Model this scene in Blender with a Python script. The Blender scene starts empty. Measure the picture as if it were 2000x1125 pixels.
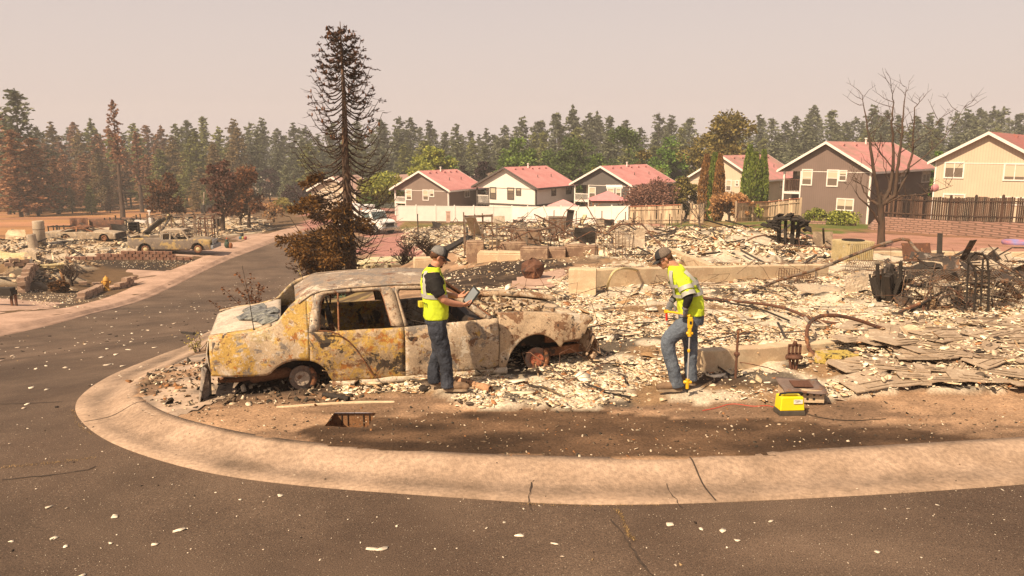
import bpy, bmesh, math, random
import numpy as np
from mathutils import Vector, Matrix
R = math.radians
S = bpy.context.scene
C = S.collection
random.seed(7)
# ---------------- camera, world, sun, exposure ----------------
CAMZ, PITCH, F = 3.0, R(10.3), 1500.0
cam_d = bpy.data.cameras.new('camera'); cam_d.lens = 27; cam_d.sensor_width = 36
cam_d.clip_start = 0.1; cam_d.clip_end = 5000
cam = bpy.data.objects.new('camera', cam_d); C.objects.link(cam)
cam.location = (0, 0, CAMZ); cam.rotation_euler = (math.pi/2 - PITCH, 0, 0)
S.camera = cam
SUN_AZ, SUN_EL = R(222), R(47)      # azimuth clockwise from +Y: behind and left of the camera
S.world = bpy.data.worlds.new('World'); S.world.use_nodes = True
wn = S.world.node_tree; wn.nodes.clear()
def wnode(t, **k):
    n = wn.nodes.new(t)
    for a, b in k.items(): setattr(n, a, b)
    return n
sky = wnode('ShaderNodeTexSky', sky_type='NISHITA', sun_disc=False)
sky.sun_elevation = SUN_EL; sky.sun_rotation = SUN_AZ; sky.dust_density = 6; sky.air_density = 1.5; sky.ozone_density = 1
bg1 = wnode('ShaderNodeBackground'); bg1.inputs[1].default_value = 0.02
bg2 = wnode('ShaderNodeBackground')          # even wildfire smoke over the whole sky
bg2.inputs[1].default_value = 0.435
tc = wnode('ShaderNodeTexCoord'); sp = wnode('ShaderNodeSeparateXYZ')
rp = wnode('ShaderNodeValToRGB')
for q_, c_ in ((0.0, (1.14,.93,.86)), (.08, (1.06,.885,.835)), (.2, (.66,.575,.57)), (.4, (.28,.24,.23)), (1.0, (.13,.115,.115))):
    e_ = rp.color_ramp.elements[0] if q_ == 0 else rp.color_ramp.elements[1] if q_ == 1 else rp.color_ramp.elements.new(q_)
    e_.color = (*c_, 1); e_.position = q_
add = wnode('ShaderNodeAddShader'); wo = wnode('ShaderNodeOutputWorld')
L = wn.links.new
L(tc.outputs['Generated'], sp.inputs[0]); L(sp.outputs[2], rp.inputs[0]); L(rp.outputs[0], bg2.inputs[0])
L(sky.outputs[0], bg1.inputs[0]); L(bg1.outputs[0], add.inputs[0]); L(bg2.outputs[0], add.inputs[1]); L(add.outputs[0], wo.inputs[0])
sl = bpy.data.lights.new('sun', 'SUN'); sl.energy = 5.0; sl.angle = R(0.6); sl.color = (1.0, 0.80, 0.565)
sun = bpy.data.objects.new('sun', sl); C.objects.link(sun)
SV = Vector((math.sin(SUN_AZ)*math.cos(SUN_EL), math.cos(SUN_AZ)*math.cos(SUN_EL), math.sin(SUN_EL)))
sun.rotation_euler = SV.to_track_quat('Z', 'Y').to_euler(); sun.location = (-10, -10, 30)
S.view_settings.view_transform = 'Standard'; S.view_settings.look = 'None'
S.view_settings.exposure = 0.60; S.view_settings.gamma = 1.0
S.cycles.max_bounces = 6; S.cycles.diffuse_bounces = 3; S.cycles.volume_bounces = 0
S.cycles.volume_step_rate = 4.0
S.cycles.transparent_max_bounces = 6
try:
    S.cycles.use_denoising = True
except Exception: pass

# ---------------- numeric helpers ----------------
CP, SP_ = math.cos(PITCH), math.sin(PITCH)
def ray(px, py):
    u = (px-1000)/F; v = (562.5-py)/F
    return Vector((u, CP+v*SP_, -SP_+v*CP))
def at(px, py, Y):                     # point on the pixel's ray at depth Y
    d = ray(px, py); t = Y/d.y
    return Vector((d.x*t, Y, CAMZ+d.z*t))
def on_plane(px, py, p0, n):
    d = ray(px, py); o = Vector((0, 0, CAMZ))
    t = (Vector(p0)-o).dot(n)/d.dot(n)
    return o+d*t
def _h(ix, iy, s):
    n = (ix.astype(np.int64)*374761393 + iy.astype(np.int64)*668265263 + s*982451653) & 0xFFFFFFFF
    n = ((n ^ (n >> 13))*1274126177) & 0xFFFFFFFF
    n = n ^ (n >> 16)
    return (n & 0xFFFF)/65535.0
def vnoise(x, y, s=0):
    x = np.asarray(x, float); y = np.asarray(y, float)
    ix = np.floor(x); iy = np.floor(y); fx = x-ix; fy = y-iy
    fx = fx*fx*(3-2*fx); fy = fy*fy*(3-2*fy)
    a = _h(ix, iy, s); b = _h(ix+1, iy, s); c = _h(ix, iy+1, s); d = _h(ix+1, iy+1, s)
    return (a*(1-fx)+b*fx)*(1-fy) + (c*(1-fx)+d*fx)*fy
def fbm(x, y, s=0, o=4):
    r = 0; a = .5
    for k in range(o):
        r = r + a*vnoise(np.asarray(x)*2**k, np.asarray(y)*2**k, s+k*17); a *= .5
    return r/(1-.5**o)
# terrain: smooth surface through surveyed spots (pixel, pixel, depth)
_px = [(590,755,9.5),(1053,717,10.4),(150,805,8.7),(0,650,24),(225,597,34),(325,560,43),(425,512,54),(500,485,62),(530,472,68),
 (597,551,44),(644,512,54),(395,678,14.3),(204,562,43),(340,494,57),(0,430,115),(200,503,53),(0,600,31),(0,540,43),(0,480,62),
 (100,400,200),(400,400,180),(520,375,235),(650,410,112),(745,455,76),(950,540,20),(870,503,33),(780,520,31),(1110,572,17.5),(1600,545,22),
 (1663,512,27),(1720,480,33),(1000,470,48),(1200,468,48),(1000,440,80),(820,434,88),(1225,435,86),(1400,432,82),(1560,433,70),
 (1800,456,58),(1990,466,52),(2000,500,31),(1250,560,18.5),(1750,520,26)]
_pts = [tuple(at(*p)) for p in _px]
_pts += [(x, y, 0) for x, y in ((-3,5),(0,5),(8,5),(15,5),(-3,9),(3,9),(9,9),(15,9),(0,0),(8,0),(16,0),(6,13),(10,13),(14,14),(2,13.5),(-2,12),(22,9),(22,2),(30,0))]
_pts += [(-8,6,-.15),(-12,0,-.2),(-12,9,-.6),(-20,0,-1),(-20,10,-1.8),(0,-20,0),(20,-20,0),(-20,-20,-.5),
 (-6.2,36,-3.7),(-6.6,31,-3.1),(-9,31,-3.35),(-12.5,31,-3.5),(-5,24,-1.9),(-6,18,-1.0),(-13,18,-1.9),(0,115,-7.2),(40,110,-7),(75,110,-6),(-40,110,-7.2),
 (60,170,-9),(0,210,-12),(-150,200,-12.5),(150,150,-8),(250,200,-10),(0,600,-14),(400,500,-13),(-400,500,-14),(-300,250,-13),(-120,100,-8),(-60,35,-4.5),
 (60,20,-1.5),(60,50,-2.8),(0,900,-14),(700,900,-14),(-700,900,-14),(700,0,-6),(-700,0,-12),(700,-100,-6),(-700,-100,-12),(0,-100,0)]
_P = np.array(_pts)
_sc = 30.0
def _warp(x, y):                       # compress far distances so the surface stays tame
    r = np.hypot(x, y)+1e-6; k = np.arcsinh(r/_sc)/(r/_sc)
    return x*k/_sc, y*k/_sc
def _tps_fit():
    X, Y = _warp(_P[:,0], _P[:,1]); n = len(X)
    r2 = (X[:,None]-X[None])**2+(Y[:,None]-Y[None])**2
    K = np.where(r2 > 0, .5*r2*np.log(r2+1e-12), 0)+np.eye(n)*3e-4
    Pm = np.stack([np.ones(n), X, Y], 1)
    A = np.block([[K, Pm], [Pm.T, np.zeros((3,3))]])
    w = np.linalg.solve(A, np.concatenate([_P[:,2], np.zeros(3)]))
    return X, Y, w
_TX, _TY, _TW = _tps_fit()
def Tn(x, y):
    x = np.asarray(x, float); y = np.asarray(y, float); sh = x.shape
    X, Y = _warp(x.ravel(), y.ravel()); out = np.empty(X.shape)
    for i in range(0, len(X), 20000):
        a = X[i:i+20000]; b = Y[i:i+20000]
        r2 = (a[:,None]-_TX[None])**2+(b[:,None]-_TY[None])**2
        out[i:i+20000] = (.5*r2*np.log(r2+1e-12))@_TW[:-3]+_TW[-3]+_TW[-2]*a+_TW[-1]*b
    return out.reshape(sh)
def T(x, y): return float(Tn(np.array([x]), np.array([y]))[0])
def G(px, py, dz=0.0):                 # where a pixel's ray meets the ground
    d = ray(px, py); ys = np.geomspace(3, 900, 500); t = ys/d.y
    zz = CAMZ+d.z*t-Tn(d.x*t, ys)-dz
    k = np.where(zz < 0)[0]
    if len(k) == 0: return at(px, py, 900)
    k = k[0]
    if k == 0: return at(px, py, ys[0])
    f = zz[k-1]/(zz[k-1]-zz[k])
    return at(px, py, ys[k-1]+(ys[k]-ys[k-1])*f)
def inpoly(x, y, poly):
    x = np.asarray(x); y = np.asarray(y); r = np.zeros(x.shape, bool); n = len(poly)
    for i in range(n):
        x0, y0 = poly[i][0], poly[i][1]; x1, y1 = poly[(i+1) % n][0], poly[(i+1) % n][1]
        if y0 == y1: continue
        c = ((y0 > y) != (y1 > y)) & (x < (x1-x0)*(y-y0)/(y1-y0)+x0)
        r ^= c
    return r
def smooth_line(pts, n=200, it=3):     # Chaikin then resample
    p = [Vector(q) for q in pts]
    for _ in range(it):
        q = [p[0]]
        for a, b in zip(p[:-1], p[1:]): q += [a*.75+b*.25, a*.25+b*.75]
        q.append(p[-1]); p = q
    d = [0]
    for a, b in zip(p[:-1], p[1:]): d.append(d[-1]+(b-a).length)
    out = []
    A = np.array([tuple(v) for v in p]); D = np.array(d)
    for s in np.linspace(0, D[-1], n): out.append(Vector([np.interp(s, D, A[:,k]) for k in range(A.shape[1])]))
    return out

# ---------------- materials ----------------
MATS = {}
def mk(name): 
    m = bpy.data.materials.new(name); m.use_nodes = True; nt = m.node_tree; b = nt.nodes['Principled BSDF']
    MATS[name] = m
    return m, nt, b
def N_(nt, t, inp=None, **k):
    n = nt.nodes.new(t)
    for a, v in k.items(): setattr(n, a, v)
    if inp:
        for a, v in inp.items(): n.inputs[a].default_value = v
    return n
def col4(c): return (c[0], c[1], c[2], 1)
def mat(name, c, rough=.85, var=.25, scale=8, bump=.15, metal=0, c2=None, fine=0, attr=None, island=0, spec=.3, bscale=None, stretch=None, emit=None):
    """noise-mottled surface; c2 = second tone, fine = speckle strength, island = tone change per loose piece"""
    if name in MATS: return MATS[name]
    m, nt, b = mk(name); lk = nt.links.new
    t = N_(nt, 'ShaderNodeTexCoord'); src = t.outputs['Object']
    if stretch:
        mp = N_(nt, 'ShaderNodeMapping'); mp.inputs['Scale'].default_value = stretch; lk(src, mp.inputs[0]); src = mp.outputs[0]
    nz = N_(nt, 'ShaderNodeTexNoise', {'Scale': scale, 'Detail': 5, 'Roughness': .62}); lk(src, nz.inputs['Vector'])
    rr = N_(nt, 'ShaderNodeValToRGB'); lk(nz.outputs['Fac'], rr.inputs[0])
    c2 = c2 or tuple(x*(1-var) for x in c); c1 = c if c2 is None else tuple(min(1, x*(1+var*.5)) for x in c)
    rr.color_ramp.elements[0].position = .38; rr.color_ramp.elements[0].color = col4(c2)
    rr.color_ramp.elements[1].position = .62; rr.color_ramp.elements[1].color = col4(c1)
    out = rr.outputs[0]
    if attr:
        at_ = N_(nt, 'ShaderNodeAttribute', attribute_name=attr)
        mx = N_(nt, 'ShaderNodeMix', data_type='RGBA', blend_type='MULTIPLY'); mx.inputs[0].default_value = 1
        lk(at_.outputs['Color'], mx.inputs[6]); lk(out, mx.inputs[7]); out = mx.outputs[2]
    if fine:
        n2 = N_(nt, 'ShaderNodeTexNoise', {'Scale': scale*14, 'Detail': 3}); lk(src, n2.inputs['Vector'])
        mr = N_(nt, 'ShaderNodeMapRange', {1: .3, 2: .7, 3: 1-fine, 4: 1+fine}); lk(n2.outputs['Fac'], mr.inputs[0])
        mx = N_(nt, 'ShaderNodeVectorMath', operation='SCALE'); lk(out, mx.inputs[0]); lk(mr.outputs[0], mx.inputs['Scale']); out = mx.outputs[0]
    if island:
        ge = N_(nt, 'ShaderNodeNewGeometry')
        mr = N_(nt, 'ShaderNodeMapRange', {1: 0, 2: 1, 3: 1-island, 4: 1+island}); lk(ge.outputs['Random Per Island'], mr.inputs[0])
        mx = N_(nt, 'ShaderNodeVectorMath', operation='SCALE'); lk(out, mx.inputs[0]); lk(mr.outputs[0], mx.inputs['Scale']); out = mx.outputs[0]
    lk(out, b.inputs['Base Color'])
    b.inputs['Roughness'].default_value = rough; b.inputs['Metallic'].default_value = metal
    b.inputs['Specular IOR Level'].default_value = spec
    if bump:
        n3 = N_(nt, 'ShaderNodeTexNoise', {'Scale': bscale or scale*4, 'Detail': 4}); lk(src, n3.inputs['Vector'])
        bp = N_(nt, 'ShaderNodeBump', {'Strength': bump, 'Distance': .02}); lk(n3.outputs['Fac'], bp.inputs['Height']); lk(bp.outputs[0], b.inputs['Normal'])
    return m
def leafmat(name, ca, cb, trans=.25, hue=None):
    """foliage: tone per leaf clump and broad light/dark patches"""
    if name in MATS: return MATS[name]
    m, nt, b = mk(name); lk = nt.links.new
    ge = N_(nt, 'ShaderNodeNewGeometry'); oi = N_(nt, 'ShaderNodeObjectInfo'); t = N_(nt, 'ShaderNodeTexCoord')
    nz = N_(nt, 'ShaderNodeTexNoise', {'Scale': .9, 'Detail': 3}); lk(t.outputs['Object'], nz.inputs['Vector'])
    ad = N_(nt, 'ShaderNodeMath', operation='ADD'); ml = N_(nt, 'ShaderNodeMath', {1: .5}, operation='MULTIPLY')
    lk(ge.outputs['Random Per Island'], ad.inputs[0]); lk(nz.outputs['Fac'], ad.inputs[1]); lk(ad.outputs[0], ml.inputs[0])
    rr = N_(nt, 'ShaderNodeValToRGB'); lk(ml.outputs[0], rr.inputs[0])
    rr.color_ramp.elements[0].position = .25; rr.color_ramp.elements[0].color = col4(ca)
    rr.color_ramp.elements[1].position = .75; rr.color_ramp.elements[1].color = col4(cb)
    mr = N_(nt, 'ShaderNodeMapRange', {1: 0, 2: 1, 3: .78, 4: 1.25}); lk(oi.outputs['Random'], mr.inputs[0])
    mx = N_(nt, 'ShaderNodeVectorMath', operation='SCALE'); lk(rr.outputs[0], mx.inputs[0]); lk(mr.outputs[0], mx.inputs['Scale'])
    b.inputs['Roughness'].default_value = .7; b.inputs['Specular IOR Level'].default_value = .25
    lk(mx.outputs[0], b.inputs['Base Color'])
    if trans:
        tr = N_(nt, 'ShaderNodeBsdfTranslucent'); ms = N_(nt, 'ShaderNodeMixShader'); ms.inputs[0].default_value = trans
        lk(mx.outputs[0], tr.inputs[0]); lk(b.outputs[0], ms.inputs[1]); lk(tr.outputs[0], ms.inputs[2])
        lk(ms.outputs[0], nt.nodes['Material Output'].inputs[0])
    return m

# ---------------- object helpers ----------------
def tag(o, label=None, cat=None, group=None, kind=None):
    if label: o['label'] = label
    if cat: o['category'] = cat
    if group: o['group'] = group
    if kind: o['kind'] = kind
    return o
def empty(name, loc, label=None, cat=None, group=None, rz=0.0):
    o = bpy.data.objects.new(name, None); C.objects.link(o); o.location = loc; o.rotation_euler = (0, 0, rz)
    o.empty_display_size = .1
    return tag(o, label, cat, group)
def link(name, me, parent=None, loc=None):
    o = bpy.data.objects.new(name, me); C.objects.link(o)
    if parent: o.parent = parent
    if loc is not None: o.location = loc
    return o
def children(o): return [c for c in bpy.data.objects if c.parent == o]
def copy_tree(o, parent=None, kids=None):
    c = o.copy(); C.objects.link(c); c.parent = parent
    for ch in (kids[o.name] if kids else list(o.children)): copy_tree(ch, c, kids)
    return c
def np_mesh(name, V, Fq, mats=(), colors=None, smooth=False, matidx=None):
    """V (n,3); Fq list of index arrays (each (m,k))"""
    me = bpy.data.meshes.new(name)
    V = np.asarray(V, np.float32); me.vertices.add(len(V)); me.vertices.foreach_set('co', V.ravel())
    Fs = [np.asarray(f, np.int32) for f in Fq if len(f)]
    nl = sum(f.size for f in Fs); nf = sum(len(f) for f in Fs)
    me.loops.add(nl); me.loops.foreach_set('vertex_index', np.concatenate([f.ravel() for f in Fs]))
    tot = np.concatenate([np.full(len(f), f.shape[1], np.int32) for f in Fs])
    me.polygons.add(nf); me.polygons.foreach_set('loop_start', np.concatenate([[0], np.cumsum(tot)[:-1]]).astype(np.int32))
    me.polygons.foreach_set('loop_total', tot)
    if matidx is not None: me.polygons.foreach_set('material_index', np.asarray(matidx, np.int32))
    if smooth: me.polygons.foreach_set('use_smooth', np.ones(nf, bool))
    me.update(calc_edges=True)
    if colors is not None:
        ca = me.color_attributes.new('col', 'FLOAT_COLOR', 'POINT')
        cc = np.ones((len(V), 4), np.float32); cc[:, :3] = colors; ca.data.foreach_set('color', cc.ravel())
    for m in mats: me.materials.append(m)
    return me
class MB:
    """collects simple shapes; build() links them as ONE mesh object"""
    def __init__(s): s.v = []; s.f = []; s.sm = []
    def add(s, vs, fs, smooth=False):
        o = len(s.v); s.v += [Vector(v) for v in vs]; s.f += [tuple(i+o for i in f) for f in fs]; s.sm += [smooth]*len(fs); return s
    def box(s, c, d, rz=0, rx=0, ry=0, M=None):
        mm = M or (Matrix.Rotation(rz, 3, 'Z') @ Matrix.Rotation(ry, 3, 'Y') @ Matrix.Rotation(rx, 3, 'X'))
        vs = [Vector(c)+mm @ Vector((x*d[0]/2, y*d[1]/2, z*d[2]/2)) for x in (-1,1) for y in (-1,1) for z in (-1,1)]
        return s.add(vs, [(0,1,3,2),(4,6,7,5),(0,4,5,1),(2,3,7,6),(0,2,6,4),(1,5,7,3)])
    def bar(s, a, b, w, h=None, up=(0,0,1)):
        a = Vector(a); b = Vector(b); d = b-a
        if d.length < 1e-6: return s
        x = d.normalized(); y = Vector(up).cross(x)
        if y.length < 1e-4: y = Vector((0,1,0)).cross(x)
        y.normalize(); z = x.cross(y); M = Matrix((x, y, z)).transposed()
        return s.box((a+b)/2, (d.length, w, h or w), M=M)
    def tube(s, pts, r, n=8, cap=True, smooth=True):
        pts = [Vector(p) for p in pts]; k = len(pts)
        rs = r if isinstance(r, (list, tuple)) else [r]*k
        vs = []; up = None
        for i, p in enumerate(pts):
            d = (pts[min(i+1,k-1)]-pts[max(i-1,0)])
            d = d.normalized() if d.length > 1e-9 else Vector((0,0,1))
            if up is None:
                up = Vector((0,0,1)) if abs(d.z) < .9 else Vector((1,0,0))
            u = d.cross(up)
            if u.length < 1e-5: u = d.cross(Vector((.3,.9,.2)))
            u.normalize(); w = u.cross(d); up = w
            for j in range(n):
                a = 2*math.pi*j/n; vs.append(p+(u*math.cos(a)+w*math.sin(a))*rs[i])
        fs = [(i*n+j, i*n+(j+1)%n, (i+1)*n+(j+1)%n, (i+1)*n+j) for i in range(k-1) for j in range(n)]
        s.add(vs, fs, smooth)
        if cap: s.add(vs[:n], [tuple(range(n))[::-1]]); s.add(vs[-n:], [tuple(range(n))])
        return s
    def lathe(s, prof, c=(0,0,0), n=16, axis='Z', smooth=True, M=None):
        vs = []
        for r, h in prof:
            for j in range(n):
                a = 2*math.pi*j/n; v = Vector((r*math.cos(a), r*math.sin(a), h))
                if axis == 'X': v = Vector((v.z, v.x, v.y))
                if axis == 'Y': v = Vector((v.x, v.z, v.y))
                if M: v = M @ v
                vs.append(v+Vector(c))
        k = len(prof)
        fs = [(i*n+j, i*n+(j+1)%n, (i+1)*n+(j+1)%n, (i+1)*n+j) for i in range(k-1) for j in range(n)]
        s.add(vs, fs, smooth); s.add(vs[:n], [tuple(range(n))[::-1]]); s.add(vs[-n:], [tuple(range(n))])
        return s
    def quad(s, a, b, c, d): return s.add([a,b,c,d], [(0,1,2,3)])
    def poly(s, pts, off):                # polygon with thickness
        n = len(pts); off = Vector(off); p = [Vector(q) for q in pts]
        return s.add(p+[q+off for q in p], [tuple(range(n))[::-1], tuple(range(n,2*n))]+[(i,(i+1)%n,(i+1)%n+n,i+n) for i in range(n)])
    def loft(s, rings, smooth=True, cap=True):
        n = len(rings[0]); vs = [v for r in rings for v in r]; k = len(rings)
        s.add(vs, [(i*n+j, i*n+(j+1)%n, (i+1)*n+(j+1)%n, (i+1)*n+j) for i in range(k-1) for j in range(n)], smooth)
        if cap: s.add(rings[0], [tuple(range(n))[::-1]], smooth); s.add(rings[-1], [tuple(range(n))], smooth)
        return s
    def grid(s, rows, smooth=True):
        n = len(rows[0]); vs = [v for r in rows for v in r]
        return s.add(vs, [(i*n+j, i*n+j+1, (i+1)*n+j+1, (i+1)*n+j) for i in range(len(rows)-1) for j in range(n-1)], smooth)
    def mesh(s, name, mats, org=(0,0,0), merge=0):
        me = bpy.data.meshes.new(name); o = Vector(org)
        me.from_pydata([v-o for v in s.v], [], s.f); me.update()
        me.polygons.foreach_set('use_smooth', s.sm)
        for m in (mats if isinstance(mats, (list, tuple)) else [mats]): me.materials.append(m)
        bm = bmesh.new(); bm.from_mesh(me)
        if merge: bmesh.ops.remove_doubles(bm, verts=bm.verts, dist=merge)
        bmesh.ops.recalc_face_normals(bm, faces=bm.faces); bm.to_mesh(me); bm.free()
        return me
    def build(s, name, mats, parent=None, merge=0, world=False, **t):
        """world=True: shapes were given in world space; moved to the parent's (unrotated) base"""
        org = (0,0,0); loc = None
        if world:
            if parent is not None: org = parent.location.copy()
            else:
                zs = min(v.z for v in s.v); cx = sum(v.x for v in s.v)/len(s.v); cy = sum(v.y for v in s.v)/len(s.v); org = Vector((cx, cy, zs)); loc = org
        o = link(name, s.mesh(name, mats, org, merge), parent, loc)
        return tag(o, **t) if t else o
def rnd(a, b): return a+(b-a)*random.random()
# ---------------- ground, roads, kerb ----------------
def gp(l): return [tuple(G(*p))[:2] for p in l]
IN_PX = [(2150,852),(2000,865),(1750,880),(1500,893),(1300,904),(1100,903),(850,893),(600,875),(450,853),(330,823),(280,800),(252,778),(256,756),(295,728),(345,702),(405,676)]
OUT_PX = [(2150,932),(2000,945),(1750,963),(1500,976),(1300,984),(1100,985),(850,968),(600,950),(410,926),(260,884),(180,846),(142,803),(158,770),(232,725),(318,690),(380,672)]
inner = [Vector((9.5,7.9)), Vector((7.9,8.0))]; inner = []
outer = []
for a, b in zip(IN_PX, OUT_PX):
    inner.append(G(*a).to_2d()); outer.append(G(b[0], b[1], -.11).to_2d())
inner = [Vector((30, 9.8)), Vector((14, 8.9))]+inner; outer = [Vector((30, 9.1)), Vector((14, 8.2))]+outer
for px, py in ((500,602),(597,551),(644,512),(686,480),(722,462)):
    o = G(px, py).to_2d(); outer.append(o); inner.append(o+Vector((.66, .12)))
inner = smooth_line(inner, 900); outer = smooth_line(outer, 900)
LEFT_PX = [(0,650),(120,625),(225,597),(325,560),(425,512),(500,485),(530,472),(575,456),(610,446)]
left = [Vector((-17, -14)), Vector((-16.4, 8)), Vector((-16.2, 16))]+[G(*p).to_2d() for p in LEFT_PX]
FARL_PX = [(0,611),(110,607),(180,590),(265,553),(350,522),(410,496),(462,475),(500,462),(540,452),(575,441)]
farl = [Vector((-20.5, -14)), Vector((-20, 8)), Vector((-19.5, 16))]+[G(*p).to_2d() for p in FARL_PX]
left = smooth_line(left, 200); farl = smooth_line(farl, 200)
road_poly = [(30, -16)]+[tuple(w.lerp(v, .62)) for v, w in zip(outer, inner)]+[tuple(v.lerp(w, .06)) for v, w in zip(reversed(left), reversed(farl))]
low_poly = [(30, -16)]+[tuple(v) for v in inner]+[tuple(v*.75+w*.25) for v, w in zip(reversed(left), reversed(farl))]
P_MAIN = gp([(860,600),(960,575),(1005,568),(1105,568),(1112,528),(1290,512),(1500,520),(1610,520),(1640,498),(1760,495),(2150,500),(2150,770),(1760,775),(1500,795),(1330,785),(1180,790),(950,800),(880,785),(640,765),(690,735)])
P_MID = gp([(790,448),(900,443),(1000,441),(1290,448),(1400,452),(1500,468),(1625,492),(1600,518),(1330,512),(1210,516),(1080,498),(960,505),(915,512),(850,496),(800,480)])
P_LEFT = gp([(0,470),(130,466),(240,430),(400,424),(500,432),(525,450),(430,465),(400,478),(270,498),(60,507),(0,505)])
P_LEFT2 = gp([(0,512),(130,512),(190,522),(150,545),(110,572),(60,563),(0,562)])
P_DARK = gp([(800,560),(870,528),(960,512),(1060,508),(1110,520),(1040,545),(985,566),(930,600),(870,612)])
P_TAN = gp([(900,515),(1000,502),(1110,500),(1290,503),(1290,512),(1110,516),(1000,512)])
P_FIELD = gp([(-200,388),(-200,480),(0,470),(140,462),(240,432),(400,424),(540,402),(540,386),(280,384),(120,386)])
P_PINKT = gp([(545,462),(600,430),(640,395),(770,395),(800,440),(880,470),(860,495),(720,520),(660,514),(690,478),(610,470)])
P_LAWN1 = gp([(785,434),(1000,436),(1235,437),(1235,447),(1000,444),(785,450)])
P_LAWN2 = gp([(1300,436),(1430,430),(1560,424),(1700,434),(1700,452),(1600,459),(1420,452),(1340,450)])
P_PINK = gp([(1235,436),(1300,440),(1420,450),(1600,458),(1700,455),(2200,470),(2200,500),(1900,492),(1620,486),(1500,462),(1380,452),(1235,449)])
P_BANK = gp([(1690,448),(2200,446),(2200,476),(1850,470),(1720,458)])
P_GRAV = gp([(-60,566),(60,560),(120,573),(190,563),(215,575),(165,592),(110,606),(60,596),(0,584),(-60,580)])
P_BLACK = gp([(170,506),(320,508),(400,503),(335,528),(175,523)])
P_STRAW = gp([(600,560),(655,515),(720,505),(760,520),(700,600),(560,640)])
P_DSTRIP = gp([(560,840),(700,812),(900,800),(1100,800),(1500,812),(1900,850),(2000,868),(1500,896),(1100,905),(800,893),(600,868)])
MOUNDS = [(1850,600,1.9,.42),(1700,560,1.3,.22),(1960,585,1.6,.45),(1640,600,1.2,.22),(1480,480,3,.45),(1440,500,2,.3),(1380,480,3,.35),(1000,455,6,.9),(1100,465,5,.7),(1180,455,6,.7),(1260,470,4,.5),(900,470,5,.6),(1060,450,7,.6),
          (250,470,7,.8),(120,480,6,.7),(50,535,4,.9),(20,545,4,1.0),(340,445,8,.8),(440,440,8,.7),(1900,540,3,.35),(1750,640,1.2,.15),(1990,660,1.4,.2),(1750,700,1.5,.16),(1900,690,1.6,.18),(980,585,.9,.12)]
_M = [(G(a, b).x, G(a, b).y, s, h*(.42 if 445 < b < 478 and 850 < a < 1300 else .7 if a < 500 else 1)) for a, b, s, h in MOUNDS]
def rub_mask(x, y):
    jx = x+(fbm(x*.9, y*.9, 3)-.5)*1.1*np.clip(y/14, .5, 3); jy = y+(fbm(x*.9, y*.9, 9)-.5)*1.1*np.clip(y/14, .5, 3)
    m = np.zeros(np.shape(x))
    for P in (P_MAIN, P_MID, P_LEFT, P_LEFT2): m = np.maximum(m, inpoly(jx, jy, P)*1.0)
    return m
def disp(x, y, m=None):
    m = rub_mask(x, y) if m is None else m
    g = np.zeros(np.shape(x))
    for a, b, s, h in _M: g = g+h*np.exp(-((x-a)**2+(y-b)**2)/(s*s)*1.4)
    big = np.clip(y/20, .35, 2)
    n = (fbm(x*1.3, y*1.3, 5, 3)-.42)*.22*big+(fbm(x*4.2, y*4.2, 6, 3)-.5)*.10+(1-np.abs(2*fbm(x*7, y*7, 8, 2)-1))*.03
    und = (fbm(x*.8, y*.8, 31, 3)-.5)*.05+(fbm(x*3.5, y*5, 33, 3)-.5)*.035*(y > 6.5)
    return m*(np.maximum(n, -.05)+g)+(1-m)*(und+g*.15)*(np.hypot(x, y) < 120)
def Hn(x, y): return Tn(x, y)+disp(x, y)
def H(x, y): return float(Hn(np.array([x]), np.array([y]))[0])
def GH(px, py):
    p = G(px, py); p.z = H(p.x, p.y); return p
def _axis(lo, hi, st, far, gr):
    a = list(np.arange(lo, hi+1e-6, st)); s = st
    v = a[-1]
    while v < far: s = min(s*gr, 40); v += s; a.append(v)
    s = st; v = a[0]; b = []
    while v > -far: s = min(s*gr, 40); v -= s; b.append(v)
    return np.array(b[::-1]+a)
gx = _axis(-8.5, 10.5, .095, 400, 1.045); gy = _axis(5.2, 19, .095, 400, 1.035); gy = gy[gy > -120]
XX, YY = np.meshgrid(gx, gy); xf, yf = XX.ravel(), YY.ravel()
rm = rub_mask(xf, yf); low = inpoly(xf, yf, low_poly)
zz = Tn(xf, yf)+np.where(low, -.28, disp(xf, yf, rm))
gcol = np.zeros((len(xf), 3)); gcol[:] = (.20, .125, .07)
n1 = fbm(xf*.35, yf*.35, 40, 4); n2 = fbm(xf*1.7, yf*1.7, 41, 4); n3 = fbm(xf*.05, yf*.05, 42, 4)
def put(P, c, c2=None, n=None, th=.5, jit=.5, soft=.06):
    jx = xf+(fbm(xf*.8, yf*.8, 50)-.5)*jit*np.clip(yf/12, .6, 5); jy = yf+(fbm(xf*.8, yf*.8, 60)-.5)*jit*np.clip(yf/12, .6, 5)
    k = inpoly(jx, jy, P)
    cc = np.tile(np.array(c, float), (len(xf), 1))
    if c2 is not None:
        w = np.clip((n-th)/soft*.5+.5, 0, 1)[:, None]; cc = cc*(1-w)+np.array(c2)*w
    gcol[k] = cc[k]
near = (np.hypot(xf, yf) < 45)
gcol[near & (xf > -9)] = (.50, .32, .20)
w = np.clip((fbm(xf*.6, yf*2.2, 77, 5)-.50)/.08, 0, 1)[:, None]; gcol[near & (xf > -9)] = (gcol*(1-w*.6)+np.array((.15,.095,.065))*w*.6)[near & (xf > -9)]
put(P_FIELD, (.52,.27,.12), (.17,.09,.05), fbm(xf*.03, yf*.09, 43, 5), .56, 3)
kf = inpoly(xf, yf, P_FIELD); w = np.clip((fbm(xf*.025, yf*.08, 46, 4)-.52)/.05, 0, 1)[:, None]; gcol[kf] = (gcol*(1-w*.6)+np.array((.60,.29,.17))*w*.6)[kf]
put(P_PINKT, (.50,.25,.21), (.36,.24,.15), n1, .6, 1)
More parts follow.
